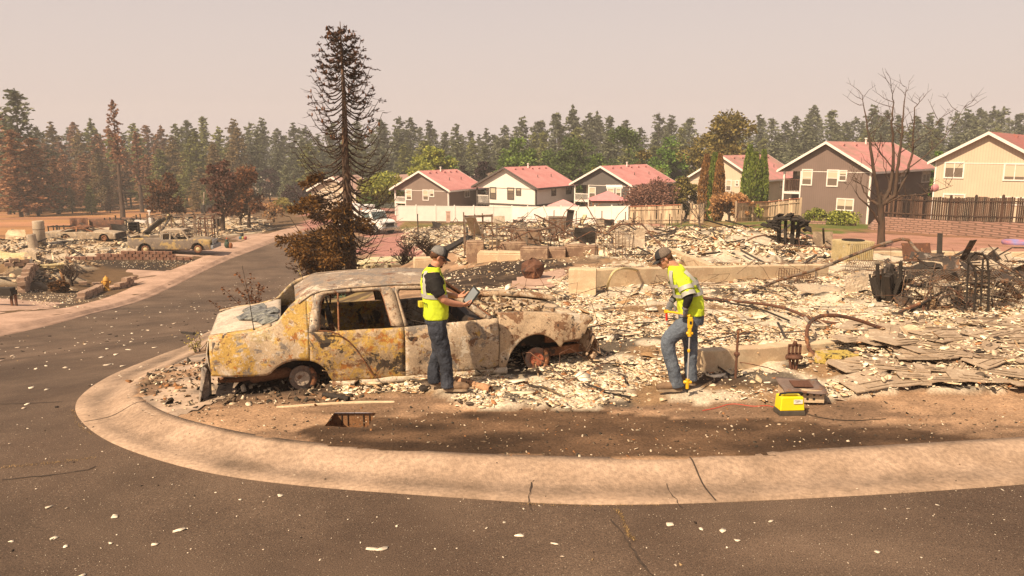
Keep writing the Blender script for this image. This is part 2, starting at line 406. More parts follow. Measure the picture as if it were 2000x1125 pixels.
put(P_LAWN1, (.30,.21,.08), (.17,.17,.05), n1, .55, .3)
put(P_BANK, (.24,.13,.07), (.36,.20,.12), n1, .5, .6)
put(P_PINK, (.56,.30,.22), (.44,.24,.16), n1, .62, .5)
put(P_LAWN2, (.17,.20,.045), (.33,.22,.10), n1, .56, .6)
put(P_STRAW, (.36,.26,.12), (.16,.11,.07), n2, .5)
put(P_TAN, (.40,.27,.17), (.25,.17,.11), n2, .55)
put(P_DARK, (.075,.052,.038), (.16,.11,.075), n2, .58, .8)
put(P_GRAV, (.20,.14,.095), (.12,.085,.06), n2, .5, .4)
put(P_BLACK, (.07,.05,.038), (.13,.09,.06), n2, .55, .5)
put(P_DSTRIP, (.25,.15,.09), (.078,.048,.031), fbm(xf*1.0, yf*3.0, 44, 6), .48, .9, .2)
kr = rm > .5
rc = np.tile(np.array((.74,.62,.47)), (len(xf), 1))
w = np.clip((fbm(xf*1.2, yf*1.6, 71, 5)-.585)/.04, 0, 1)[:, None]; rc = rc*(1-w*.9)+np.array((.105,.08,.06))*w*.9
w = np.clip((fbm(xf*.9, yf*.9, 72, 4)-.60)/.05, 0, 1)[:, None]; rc = rc*(1-w)+np.array((.36,.23,.13))*w
gcol[kr] = rc[kr]
# charred soil around the wreck and in front of the low wall
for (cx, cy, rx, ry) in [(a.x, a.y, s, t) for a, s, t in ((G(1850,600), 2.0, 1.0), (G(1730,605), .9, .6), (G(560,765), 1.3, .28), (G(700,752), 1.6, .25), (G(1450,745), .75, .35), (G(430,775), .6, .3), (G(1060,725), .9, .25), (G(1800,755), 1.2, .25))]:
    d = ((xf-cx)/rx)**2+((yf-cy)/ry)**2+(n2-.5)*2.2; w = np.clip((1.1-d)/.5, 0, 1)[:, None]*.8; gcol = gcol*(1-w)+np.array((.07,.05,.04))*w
mgr, nt, b = mk('ground_soil'); lk = nt.links.new
a_ = N_(nt, 'ShaderNodeAttribute', attribute_name='col'); t_ = N_(nt, 'ShaderNodeTexCoord')
na = N_(nt, 'ShaderNodeTexNoise', {'Scale': 2.6, 'Detail': 8, 'Roughness': .7}); lk(t_.outputs['Object'], na.inputs[0])
nb = N_(nt, 'ShaderNodeTexNoise', {'Scale': 34, 'Detail': 4, 'Roughness': .7}); lk(t_.outputs['Object'], nb.inputs[0])
m1 = N_(nt, 'ShaderNodeMapRange', {1: .3, 2: .7, 3: .72, 4: 1.22}); lk(na.outputs['Fac'], m1.inputs[0])
m2 = N_(nt, 'ShaderNodeMapRange', {1: .35, 2: .65, 3: .72, 4: 1.3}); lk(nb.outputs['Fac'], m2.inputs[0])
mm = N_(nt, 'ShaderNodeMath', operation='MULTIPLY'); lk(m1.outputs[0], mm.inputs[0]); lk(m2.outputs[0], mm.inputs[1])
vs = N_(nt, 'ShaderNodeVectorMath', operation='SCALE'); lk(a_.outputs['Color'], vs.inputs[0]); lk(mm.outputs[0], vs.inputs['Scale']); lk(vs.outputs[0], b.inputs['Base Color'])
b.inputs['Roughness'].default_value = .95; b.inputs['Specular IOR Level'].default_value = .15
bp = N_(nt, 'ShaderNodeBump', {'Strength': .6, 'Distance': .03}); lk(nb.outputs['Fac'], bp.inputs['Height']); lk(bp.outputs[0], b.inputs['Normal'])
def grid_faces(nx, ny):
    i = np.arange(nx-1)[None]+np.arange(ny-1)[:, None]*nx
    i = i.ravel(); return np.stack([i, i+1, i+nx+1, i+nx], 1)
INLET = G(682, 822)                     # pit of the storm inlet: cells left open there
Fg = grid_faces(len(gx), len(gy))
cxm = xf[Fg].mean(1); cym = yf[Fg].mean(1)
Fg = Fg[~((np.abs(cxm-INLET.x) < .25) & (np.abs(cym-INLET.y-.02) < .26))]
gcol = gcol**1.06*.74*(.80+.42*fbm(xf*5.5, yf*8, 95, 3))[:, None]
ground = link('ground', np_mesh('ground', np.stack([xf, yf, zz], 1), [Fg], [mgr], gcol, smooth=True)); tag(ground, kind='structure')

# asphalt
asph, nt, b = mk('asphalt'); lk = nt.links.new
t_ = N_(nt, 'ShaderNodeTexCoord')
na = N_(nt, 'ShaderNodeTexNoise', {'Scale': .55, 'Detail': 6, 'Roughness': .65}); lk(t_.outputs['Object'], na.inputs[0])
ra = N_(nt, 'ShaderNodeValToRGB'); lk(na.outputs['Fac'], ra.inputs[0])
ra.color_ramp.elements[0].position = .35; ra.color_ramp.elements[0].color = (.082,.052,.035,1); ra.color_ramp.elements[1].position = .68; ra.color_ramp.elements[1].color = (.138,.092,.063,1)
nb = N_(nt, 'ShaderNodeTexVoronoi', {'Scale': 42}); lk(t_.outputs['Object'], nb.inputs[0])
nw = N_(nt, 'ShaderNodeTexNoise', {'Scale': .16, 'Detail': 7, 'Roughness': .72, 'Distortion': .8}); lk(t_.outputs['Object'], nw.inputs[0])
rw_ = N_(nt, 'ShaderNodeMapRange', {1: .36, 2: .62, 3: .74, 4: 1.22}); lk(nw.outputs['Fac'], rw_.inputs[0])
rb = N_(nt, 'ShaderNodeValToRGB'); lk(nb.outputs['Distance'], rb.inputs[0]); rb.color_ramp.elements[0].position = .10; rb.color_ramp.elements[0].color = (1,1,1,1); rb.color_ramp.elements[1].position = .2; rb.color_ramp.elements[1].color = (0,0,0,1)
wc = N_(nt, 'ShaderNodeSeparateColor'); lk(nb.outputs['Color'], wc.inputs[0])
gt = N_(nt, 'ShaderNodeMath', {1: .66}, operation='GREATER_THAN'); lk(wc.outputs[0], gt.inputs[0])
mu = N_(nt, 'ShaderNodeMath', operation='MULTIPLY'); lk(rb.outputs[0], mu.inputs[0]); lk(gt.outputs[0], mu.inputs[1])
mx = N_(nt, 'ShaderNodeMix', data_type='RGBA'); lk(mu.outputs[0], mx.inputs[0]); lk(ra.outputs[0], mx.inputs[6]); mx.inputs[7].default_value = (.42,.34,.25,1)
nc = N_(nt, 'ShaderNodeTexNoise', {'Scale': 90, 'Detail': 3, 'Roughness': .8}); lk(t_.outputs['Object'], nc.inputs[0])
m2 = N_(nt, 'ShaderNodeMapRange', {1: .35, 2: .65, 3: .45, 4: 1.6}); lk(nc.outputs['Fac'], m2.inputs[0])
vz = N_(nt, 'ShaderNodeVectorMath', operation='SCALE'); lk(mx.outputs[2], vz.inputs[0]); lk(rw_.outputs[0], vz.inputs['Scale'])
vs = N_(nt, 'ShaderNodeVectorMath', operation='SCALE'); lk(vz.outputs[0], vs.inputs[0]); lk(m2.outputs[0], vs.inputs['Scale']); lk(vs.outputs[0], b.inputs['Base Color'])
b.inputs['Roughness'].default_value = .9; b.inputs['Specular IOR Level'].default_value = .3
bp = N_(nt, 'ShaderNodeBump', {'Strength': .8, 'Distance': .01}); lk(nc.outputs['Fac'], bp.inputs['Height']); lk(bp.outputs[0], b.inputs['Normal'])
def sheet(name, poly, st, dz, m, kind='structure', fine=None, col=None):
    xs = [p[0] for p in poly]; ys = [p[1] for p in poly]
    ax = np.arange(min(xs)-st, max(xs)+st, st); ay = np.arange(min(ys)-st, max(ys)+st, st)
    X, Y = np.meshgrid(ax, ay); x = X.ravel(); y = Y.ravel()
    f = grid_faces(len(ax), len(ay)); k = inpoly(x[f].mean(1), y[f].mean(1), poly)
    f = f[k]; u, inv = np.unique(f, return_inverse=True); x = x[u]; y = y[u]
    z = Tn(x, y)+dz
    o = link(name, np_mesh(name, np.stack([x, y, z], 1), [inv.reshape(-1, 4)], [m], col, smooth=True)); tag(o, kind=kind); return o
sheet('road', road_poly, .22, -.115, asph)
# kerb and gutter along the yard
seal = mat('sealed_crack', (.055,.038,.028), .9, .3, 20)
conc = mat('concrete_warm', (.38,.27,.195), .9, .22, 1.6, .5, fine=.22, bscale=60, c2=(.31,.215,.15), attr='col')
def ribbon(name, la, lb, prof, m, shade=None, dzf=0.0):
    rows = []
    for a, b in zip(la, lb):
        ta, tb = T(a.x, a.y), 0
        row = []
        for t, z in prof:
            p = a.lerp(b, t); row.append(Vector((p.x, p.y, 0))); row[-1].z = z
        rows.append(row)
    V = np.array([tuple(v) for r in rows for v in r]); V[:, 2] += Tn(V[:, 0], V[:, 1])+dzf
    col = None
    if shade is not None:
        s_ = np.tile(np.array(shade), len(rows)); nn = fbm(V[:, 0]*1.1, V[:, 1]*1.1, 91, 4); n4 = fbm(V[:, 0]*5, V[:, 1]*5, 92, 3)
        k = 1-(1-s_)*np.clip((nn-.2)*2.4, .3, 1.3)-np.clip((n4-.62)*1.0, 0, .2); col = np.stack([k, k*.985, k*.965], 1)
    me = np_mesh(name, V, [grid_faces(len(prof), len(rows))], [m], col, smooth=True); o = link(name, me); tag(o, kind='structure'); return o
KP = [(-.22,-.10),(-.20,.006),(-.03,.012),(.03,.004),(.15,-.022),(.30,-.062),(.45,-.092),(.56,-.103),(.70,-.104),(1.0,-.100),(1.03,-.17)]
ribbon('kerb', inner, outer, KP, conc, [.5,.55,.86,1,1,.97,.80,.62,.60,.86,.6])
for ji in list(range(70, 760, 62)):
    r0 = inner[ji]; r1 = min(outer, key=lambda v: (v-r0).length); dr = (inner[ji+1]-inner[ji]).normalized()*.008; V = []
    for t, z in KP[1:-1]:
        for sg in (-1, 1):
            q = r0.lerp(r1, t)+dr*sg; V.append((q.x, q.y, T(q.x, q.y)+z+.003))
    n = len(KP)-2; tag(link('kerb_joint', np_mesh('kerb_joint', V, [np.array([(2*i, 2*i+1, 2*i+3, 2*i+2) for i in range(n-1)])], [seal])), kind='structure')
# far pavement with its gutter
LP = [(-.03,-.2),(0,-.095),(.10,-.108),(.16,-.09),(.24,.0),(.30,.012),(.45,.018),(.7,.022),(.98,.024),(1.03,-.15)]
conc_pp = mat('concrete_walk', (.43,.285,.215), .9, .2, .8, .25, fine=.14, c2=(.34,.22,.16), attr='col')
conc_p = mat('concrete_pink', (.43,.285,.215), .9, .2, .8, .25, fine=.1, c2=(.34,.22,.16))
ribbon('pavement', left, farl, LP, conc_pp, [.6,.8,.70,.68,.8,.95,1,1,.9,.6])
for nm, P in (('driveway', [(12,584),(122,592),(95,604),(0,612),(-60,612),(-60,584)]), ('driveway', [(170,530),(180,524),(335,529),(272,552),(205,561),(150,548)]), ('driveway', [(330,499),(405,476),(505,470),(440,493),(395,502)]), ('driveway', [(408,463),(430,455),(540,457),(500,464),(470,470)])):
    sheet(nm, gp(P), .4, .012, conc_p)
P_APR = gp([(252,778),(256,756),(300,725),(405,672),(470,690),(470,765),(330,822),(285,803)])
conc_d = mat('concrete_stained', (.40,.29,.21), .9, .5, 1.3, .3, fine=.12, c2=(.17,.13,.10))
sheet('apron', P_APR, .07, .006, conc_d)
P_WALK = gp([(1010,545),(1100,527),(1112,540),(1098,560),(1020,572),(990,566)])
sheet('path', P_WALK, .12, .035, conc_p)
# patio slab / stained concrete in front yard near the car
def crack(pts, w, dz, name='road_crack'):
    P = [G(*p) for p in pts]; q = []
    for a, b in zip(P[:-1], P[1:]):
        n = max(2, int((b-a).length/.06))
        for i in range(n): q.append(a.lerp(b, i/n))
    V = []; 
    for i, p in enumerate(q):
        d = (q[min(i+1, len(q)-1)]-q[max(i-1, 0)]); d.z = 0; d.normalize(); nrm = Vector((-d.y, d.x, 0))
        ww = w*rnd(.4, 1.3)*.5; c = p+nrm*rnd(-1, 1)*.012
        for s in (-1, 1):
            v = c+nrm*ww*s; V.append((v.x, v.y, T(v.x, v.y)+dz))
    n = len(q); f = [(2*i, 2*i+1, 2*i+3, 2*i+2) for i in range(n-1)]
    o = link(name, np_mesh(name, V, [np.array(f)], [seal])); tag(o, kind='structure'); return o
crack([(1195,990),(1220,1020),(1232,1042),(1245,1060),(1262,1080),(1278,1100),(1275,1130),(1290,1160)], .022, -.111)
crack([(0,916),(60,910),(120,904),(170,896),(200,884)], .02, -.111)
crack([(-40,775),(60,772),(130,768)], .03, -.111)
crack([(1035,903),(1037,925),(1034,950),(1038,983)], .012, -.09)
crack([(1290,904),(1300,925),(1312,945),(1325,962),(1340,980)], .009, -.09)
# ---------------- loose rubble (uncountable): ash, plaster flakes, cinders ----------------
rng = np.random.default_rng(11)
CLEAR = [(G(863,772).x+.03, G(863,772).y, .26), (G(1330,770).x-.03, G(1330,770).y, .26), (G(1545,800).x, G(1545,800).y, .25)]
def shards(n, pts, size, thick, pal, tilt=.45, elong=1.5, flat=.0):
    """n irregular plates at pts (n,2); vertices 2*6 each"""
    k = 6
    ang = np.sort(rng.random((n, k))*.75+np.arange(k)[None]*1.0, 1)*(2*math.pi/k)
    rad = size[:, None]*(.45+.55*rng.random((n, k)))
    el = 1+rng.random(n)*(elong-1)
    lx = np.cos(ang)*rad*el[:, None]; ly = np.sin(ang)*rad/el[:, None]
    curl = (rng.random(n)-.5)*.5/size; lz = curl[:, None]*lx**2+(rng.random((n, k))-.5)*size[:, None]*.12
    yaw = rng.random(n)*2*math.pi; ta = rng.normal(0, tilt, n); tb = rng.normal(0, tilt, n)
    def rot(x, y, z):
        z1 = z*np.cos(ta)[:, None]+y*np.sin(ta)[:, None]; y1 = y*np.cos(ta)[:, None]-z*np.sin(ta)[:, None]
        x2 = x*np.cos(tb)[:, None]+z1*np.sin(tb)[:, None]; z2 = z1*np.cos(tb)[:, None]-x*np.sin(tb)[:, None]
        c = np.cos(yaw)[:, None]; s = np.sin(yaw)[:, None]
        return x2*c-y1*s, x2*s+y1*c, z2
    th = thick[:, None]*np.ones((1, k))
    top = rot(lx, ly, lz+th); bot = rot(lx, ly, lz)
    z0 = Hn(pts[:, 0], pts[:, 1])+flat
    lift = np.abs(size)*(np.abs(np.sin(ta))+np.abs(np.sin(tb)))*.35
    V = np.empty((n, 2*k, 3))
    for j, (a, b_) in enumerate(((top, 0), (bot, 1))):
        V[:, b_*k:(b_+1)*k, 0] = a[0]+pts[:, 0][:, None]; V[:, b_*k:(b_+1)*k, 1] = a[1]+pts[:, 1][:, None]; V[:, b_*k:(b_+1)*k, 2] = a[2]+(z0+lift)[:, None]
    base = (np.arange(n)*2*k)[:, None]
    tf = base+np.arange(k)[None]
    i = np.arange(k); sf = np.stack([i, i+k, (i+1) % k+k, (i+1) % k], 1)
    sf = (base[:, :, None]+sf[None]).reshape(-1, 4)
    ci = rng.choice(len(pal), n, p=np.array([p[0] for p in pal])/sum(p[0] for p in pal))
    col = np.array([p[1] for p in pal])[ci]*(.76+.36*rng.random((n, 1)))*np.array([1.06,1.02,.96])
    return V.reshape(-1, 3), [tf, sf], np.repeat(col, 2*k, 0)
def merge_parts(parts):
    Vs, A, B_, Cs = [], [], [], []; o = 0
    for V, (f6, f4), c in parts:
        Vs.append(V); A.append(f6+o); B_.append(f4+o); Cs.append(c); o += len(V)
    return np.concatenate(Vs), [np.concatenate(A), np.concatenate(B_)], np.concatenate(Cs)
chipm, nt, b = mk('plaster_ash'); lk = nt.links.new
a_ = N_(nt, 'ShaderNodeAttribute', attribute_name='col'); t_ = N_(nt, 'ShaderNodeTexCoord')
na = N_(nt, 'ShaderNodeTexNoise', {'Scale': 22, 'Detail': 4, 'Roughness': .7}); lk(t_.outputs['Object'], na.inputs[0])
m1 = N_(nt, 'ShaderNodeMapRange', {1: .35, 2: .65, 3: .68, 4: 1.25}); lk(na.outputs['Fac'], m1.inputs[0])
vs = N_(nt, 'ShaderNodeVectorMath', operation='SCALE'); lk(a_.outputs['Color'], vs.inputs[0]); lk(m1.outputs[0], vs.inputs['Scale']); lk(vs.outputs[0], b.inputs['Base Color'])
b.inputs['Roughness'].default_value = .95; b.inputs['Specular IOR Level'].default_value = .15
PAL = [(5,(.72,.60,.44)),(2.4,(.58,.45,.30)),(3,(.80,.71,.58)),(1.2,(.42,.33,.25)),(1.0,(.38,.24,.13)),(.9,(.15,.115,.09)),(.5,(.05,.04,.035)),(.4,(.40,.19,.09))]
PALL = [(3,(.62,.49,.34)),(3,(.48,.36,.24)),(1.5,(.70,.60,.46)),(2,(.30,.22,.16)),(1.6,(.10,.075,.055)),(1.0,(.34,.19,.10))]
PALD = [(2,(.06,.05,.04)),(1.5,(.14,.10,.07)),(1,(.45,.35,.25)),(.8,(.62,.52,.4)),(.5,(.3,.15,.07))]
def in_mask(n, x0, x1, y0, y1, polys, dens=None):
    P = []
    while sum(len(p) for p in P) < n:
        x = rng.uniform(x0, x1, n*2); y = rng.uniform(y0, y1, n*2)
        k = np.zeros(len(x), bool)
        jx = x+(fbm(x*.9, y*.9, 3)-.5)*1.3*np.clip(y/14, .5, 3); jy = y+(fbm(x*.9, y*.9, 9)-.5)*1.3*np.clip(y/14, .5, 3)
        for p in polys: k |= inpoly(jx, jy, p)
        if dens is not None: k &= rng.random(len(x)) < dens(x, y)
        for a, b_, r_ in CLEAR: k &= (x-a)**2+(y-b_)**2 > r_*r_
        P.append(np.stack([x[k], y[k]], 1))
    return np.concatenate(P)[:n]
cl = lambda x, y: np.clip((fbm(x*1.1, y*1.1, 90)-.36)*4.2, .05, 1)
parts = []
p = in_mask(62000, -4, 17, 8.6, 17, [P_MAIN], lambda x, y: cl(x, y)*(12/y)**1.6); parts.append(shards(62000, p, .009+.050*rng.random(62000)**3.4, .003+.008*rng.random(62000), PAL, .17))
p = in_mask(12000, -4, 22, 12, 27, [P_MAIN], cl); parts.append(shards(12000, p, .018+.085*rng.random(12000)**2.8, .006+.014*rng.random(12000), PAL, .2))
p = in_mask(800, -4, 20, 8.8, 24, [P_MAIN], cl); parts.append(shards(800, p, .05+.15*rng.random(800)**2.2, .006+.012*rng.random(800), PAL, .2, 1.9))
V, Fc, cc = merge_parts(parts)
tag(link('rubble', np_mesh('rubble', V, Fc, [chipm], cc)), 'cream ash, broken plaster and cinders strewn over the burnt house lot behind the two workers', 'rubble', kind='stuff')
parts = []
p = in_mask(26000, -14, 45, 24, 80, [P_MID], lambda x, y: cl(x, y)*(30/np.maximum(y, 25))); parts.append(shards(26000, p,   .05+.15*rng.random(26000)**2.6, .008+.016*rng.random(26000), PAL, .38, 1.9))
V, Fc, cc = merge_parts(parts)
tag(link('rubble', np_mesh('rubble', V, Fc, [chipm], cc)), 'pale heaped rubble of the burnt-out lots below the white fence', 'rubble', kind='stuff')
parts = []
p = in_mask(16000, -60, -8, 30, 130, [P_LEFT, P_LEFT2], lambda x, y: cl(x, y)*(45/np.maximum(y, 40))); parts.append(shards(16000, p, .06+.20*rng.random(16000)**2.8, .012+.02*rng.random(16000), PALL, .38, 2.0))
V, Fc, cc = merge_parts(parts)
tag(link('rubble', np_mesh('rubble', V, Fc, [chipm], cc)), 'ash and twisted remains covering the burnt lots across the street', 'rubble', kind='stuff')
# thin scatter on bare soil, the black slope and the asphalt
P_YARD = gp([(300,820),(300,770),(640,770),(900,790),(1330,785),(1700,790),(2150,775),(2150,850),(1500,890),(1100,900),(600,872)])
parts = []
p = in_mask(1500, -6, 12, 7, 13, [P_YARD]); parts.append(shards(1500, p, .005+.022*rng.random(1500)**3, .003+.004*rng.random(1500), PALD, .3))
p = in_mask(700, -6, 2.5, 8.6, 11.6, [P_APR, gp([(390,790),(380,740),(520,740),(780,735),(800,775),(560,800)])]); parts.append(shards(700, p, .015+.05*rng.random(700)**2, .005+.01*rng.random(700), PALD, .5))
p = in_mask(450, -8, 5, 15, 45, [P_DARK, P_TAN]); parts.append(shards(450, p, .018+.06*rng.random(450)**3, .006+.01*rng.random(450), PAL, .4))
p = in_mask(900, -40, -10, 25, 60, [P_BLACK, P_GRAV]); parts.append(shards(900, p, .02+.05*rng.random(900)**2, .01+.01*rng.random(900), PAL, .3))
V, Fc, cc = merge_parts(parts)
tag(link('debris', np_mesh('debris', V, Fc, [chipm], cc)), 'thin scatter of chips and char flakes on the bare soil beside the kerb', 'debris', kind='stuff')
# pale plaster flakes that drifted onto the road
n = 900
x = rng.uniform(-8, 7, n*3); y = rng.uniform(3.9, 9, n*3); k = inpoly(x, y, road_poly); P1 = np.stack([x[k], y[k]], 1)[:n]
x = rng.uniform(-17, -3, n*3); y = rng.uniform(9, 48, n*3); k = inpoly(x, y, road_poly); P2 = np.stack([x[k], y[k]], 1)[:420]
_H = Hn; Hn = lambda x, y: Tn(x, y)-.112
FL = [(5,(.72,.63,.52)),(2,(.55,.45,.36)),(2.2,(.04,.03,.025)),(.6,(.32,.22,.12))]
parts = [shards(len(P1), P1, .004+.016*rng.random(len(P1))**3, np.full(len(P1), .003), FL, .12), shards(len(P2), P2, .015+.07*rng.random(len(P2))**2, np.full(len(P2), .008), FL, .1)]
big = [(548,968),(128,1067),(108,1050),(350,1035),(225,1010),(303,1063),(22,1057),(745,1073),(1015,1045),(1085,1062),(1370,1033),(1412,1037),(1505,1018),(1440,1055),(725,1073),(95,990),(160,1125),(345,1037),(1310,1022),(1715,1077)]
pb = np.array([tuple(G(a, b_, -.11))[:2] for a, b_ in big]); parts.append(shards(len(pb), pb, .022+.03*rng.random(len(pb)), np.full(len(pb), .004), FL[:1], .05, 1.6))
kc = rng.integers(60, 700, 420); kt = rng.random(420)**.7*.9+.05; pk_ = np.array([tuple(inner[i].lerp(outer[i], t)) for i, t in zip(kc, kt)])
Hn = lambda x, y: Tn(x, y)-np.interp(kt, [q[0] for q in KP], [-q[1] for q in KP])
parts.append(shards(420, pk_, .003+.012*rng.random(420)**2.5, np.full(420, .003), [(3,(.04,.03,.025)),(2,(.6,.5,.4)),(1.5,(.2,.13,.08))], .2))
V, Fc, cc = merge_parts(parts); Hn = _H
tag(link('debris', np_mesh('debris', V, Fc, [chipm], cc)), 'pale plaster flakes and cinders fallen on the asphalt and kerb', 'debris', kind='stuff')
# wires, laths and slender burnt sticks tangled in the rubble
def sticks(n, polys, box, ln, w, cols, seed, wire=False):
    r2 = random.Random(seed); ps = in_mask(n, *box, polys, cl); m = MB(); 
    hz = Hn(ps[:, 0], ps[:, 1])
    for i in range(n):
        a = r2.uniform(0, 6.28); l = r2.uniform(*ln); e = r2.gauss(0, .16); z = hz[i]+.02+l*abs(math.sin(e))*.5
        c = Vector((ps[i, 0], ps[i, 1], z)); d = Vector((math.cos(a), math.sin(a)*.8, math.sin(e)))*l/2
        if wire:
            k = Vector((r2.gauss(0,1), r2.gauss(0,1), abs(r2.gauss(0,1))))*l*.3
            m.tube([c-d, c-d*.4+k*.7, c+d*.3+k, c+d], r2.uniform(*w), 4, False)
        else: m.bar(c-d, c+d, r2.uniform(*w), r2.uniform(*w)*.5)
    return m
char = mat('charred_wood', (.055,.042,.034), .8, .5, 9, .5, island=.6, stretch=(1,1,1), spec=.4)
tanw = mat('scorched_lath', (.38,.25,.14), .85, .5, 9, .4, island=.5)
rust = mat('rusty_steel', (.16,.075,.042), .75, .45, 7, .4, c2=(.07,.045,.035), fine=.2, metal=.2)
tag(sticks(520, [P_MAIN], (-4, 18, 9, 26), (.12,.7), (.008,.03), None, 4).build('debris', tanw, world=True), 'broken laths and slats lying across the cream rubble', 'debris', kind='stuff')
tag(sticks(420, [P_MAIN], (-4, 18, 9, 26), (.12,.8), (.010,.04), None, 5).build('debris', char, world=True), 'black charred sticks lying across the cream rubble', 'debris', kind='stuff')
tag(sticks(260, [P_MAIN], (-4, 18, 9, 26), (.3,1.2), (.003,.007), None, 6, True).build('debris', rust, world=True), 'thin burnt wires looping out of the cream rubble', 'debris', kind='stuff')
tag(sticks(520, [P_MID], (-14, 45, 24, 80), (.5,2.2), (.03,.11), None, 7).build('debris', char, world=True), 'charred boards poking from the lots below the white fence', 'debris', kind='stuff')
tag(sticks(160, [P_MID], (-14, 45, 24, 80), (.6,2.5), (.012,.03), None, 8, True).build('debris', rust, world=True), 'bent pipes and wires in the lots below the white fence', 'debris', kind='stuff')
tag(sticks(420, [P_LEFT, P_LEFT2], (-60, -8, 30, 130), (.6,3.2), (.04,.18), None, 9).build('debris', char, world=True), 'charred boards and posts among the lots across the street', 'debris', kind='stuff')
# ---------------- houses, fences, retaining wall ----------------
def siding(name, c, c2, period=.2):
    m, nt, b = mk(name); lk = nt.links.new
    t = N_(nt, 'ShaderNodeTexCoord'); s = N_(nt, 'ShaderNodeSeparateXYZ'); lk(t.outputs['Object'], s.inputs[0])
    a = N_(nt, 'ShaderNodeMath', operation='ADD'); lk(s.outputs[0], a.inputs[0]); lk(s.outputs[1], a.inputs[1])
    d = N_(nt, 'ShaderNodeMath', {1: 1/period}, operation='MULTIPLY'); lk(a.outputs[0], d.inputs[0])
    f = N_(nt, 'ShaderNodeMath', operation='FRACT'); lk(d.outputs[0], f.inputs[0])
    g = N_(nt, 'ShaderNodeMath', {1: .10}, operation='LESS_THAN'); lk(f.outputs[0], g.inputs[0])
    nz = N_(nt, 'ShaderNodeTexNoise', {'Scale': .8, 'Detail': 5}); lk(t.outputs['Object'], nz.inputs[0])
    r = N_(nt, 'ShaderNodeValToRGB'); lk(nz.outputs['Fac'], r.inputs[0]); r.color_ramp.elements[0].position = .3; r.color_ramp.elements[1].position = .7
    r.color_ramp.elements[0].color = col4(c2); r.color_ramp.elements[1].color = col4(c)
    mx = N_(nt, 'ShaderNodeMix', data_type='RGBA', blend_type='MULTIPLY'); lk(g.outputs[0], mx.inputs[0]); lk(r.outputs[0], mx.inputs[6]); mx.inputs[7].default_value = (.72,.72,.72,1)
    lk(mx.outputs[2], b.inputs['Base Color']); b.inputs['Roughness'].default_value = .8
    return m
def shingle(name, c, c2):
    m, nt, b = mk(name); lk = nt.links.new
    t = N_(nt, 'ShaderNodeTexCoord'); br = N_(nt, 'ShaderNodeTexBrick', {'Scale': 1.0, 'Mortar Size': .012, 'Brick Width': .9, 'Row Height': .14, 'Bias': 0})
    mp = N_(nt, 'ShaderNodeMapping'); s = N_(nt, 'ShaderNodeSeparateXYZ'); cb = N_(nt, 'ShaderNodeCombineXYZ')
    lk(t.outputs['Object'], s.inputs[0]); lk(s.outputs[1], cb.inputs[0]); lk(s.outputs[2], cb.inputs[1]); lk(cb.outputs[0], br.inputs[0])
    br.inputs['Color1'].default_value = (1,1,1,1); br.inputs['Color2'].default_value = (.86,.86,.86,1); br.inputs['Mortar'].default_value = (.6,.6,.6,1)
    nz = N_(nt, 'ShaderNodeTexNoise', {'Scale': .35, 'Detail': 6, 'Roughness': .65}); lk(t.outputs['Object'], nz.inputs[0])
    r = N_(nt, 'ShaderNodeValToRGB'); lk(nz.outputs['Fac'], r.inputs[0]); r.color_ramp.elements[0].position = .38; r.color_ramp.elements[1].position = .6
    r.color_ramp.elements[0].color = col4(c2); r.color_ramp.elements[1].color = col4(c)
    mx = N_(nt, 'ShaderNodeMix', data_type='RGBA', blend_type='MULTIPLY'); mx.inputs[0].default_value = .8; lk(r.outputs[0], mx.inputs[6]); lk(br.outputs['Color'], mx.inputs[7])
    lk(mx.outputs[2], b.inputs['Base Color']); b.inputs['Roughness'].default_value = .95
    return m
white_trim = mat('white_trim', (.78,.70,.62), .6, .08, 3, 0)
dark_trim = mat('dark_trim', (.10,.08,.07), .6, .1, 3, 0)
blind = mat('window_blind', (.50,.42,.30), .5, .12, 6, 0)
pane_m, nt, b = mk('window_pane')
lk = nt.links.new; t_ = N_(nt, 'ShaderNodeTexCoord'); s_ = N_(nt, 'ShaderNodeSeparateXYZ'); lk(t_.outputs['Generated'], s_.inputs[0])
oi = N_(nt, 'ShaderNodeObjectInfo'); mr = N_(nt, 'ShaderNodeMapRange', {1: 0, 2: 1, 3: .15, 4: .8}); lk(oi.outputs['Random'], mr.inputs[0])
gt = N_(nt, 'ShaderNodeMath', operation='GREATER_THAN'); lk(s_.outputs[2], gt.inputs[0]); lk(mr.outputs[0], gt.inputs[1])
mx = N_(nt, 'ShaderNodeMix', data_type='RGBA'); lk(gt.outputs[0], mx.inputs[0]); mx.inputs[6].default_value = (.16,.12,.09,1); mx.inputs[7].default_value = (.55,.46,.33,1)
lk(mx.outputs[2], b.inputs['Base Color']); b.inputs['Roughness'].default_value = .12; b.inputs['Specular IOR Level'].default_value = .5
wood_l = mat('fence_wood_pale', (.52,.38,.25), .85, .45, 3, .3, island=.22, stretch=(1,1,.15))
wood_d = mat('fence_wood_dark', (.085,.045,.028), .85, .4, 3, .3, c2=(.045,.028,.02), island=.5, stretch=(1,1,.15))
vinyl = mat('white_vinyl', (.80,.72,.65), .55, .06, 1.2, 0)
def solve_px(C0, d, px, lo=.5, hi=80):
    u = (px-1000)/F
    def f(t):
        x = C0.x+d.x*t; y = C0.y+d.y*t; return x-u*(y*CP+2.5*SP_)*1.0
    a, c = lo, hi; fa = f(a)
    for _ in range(60):
        m = (a+c)/2
        if (f(m) > 0) == (fa > 0): a = m
        else: c = m
    return (a+c)/2
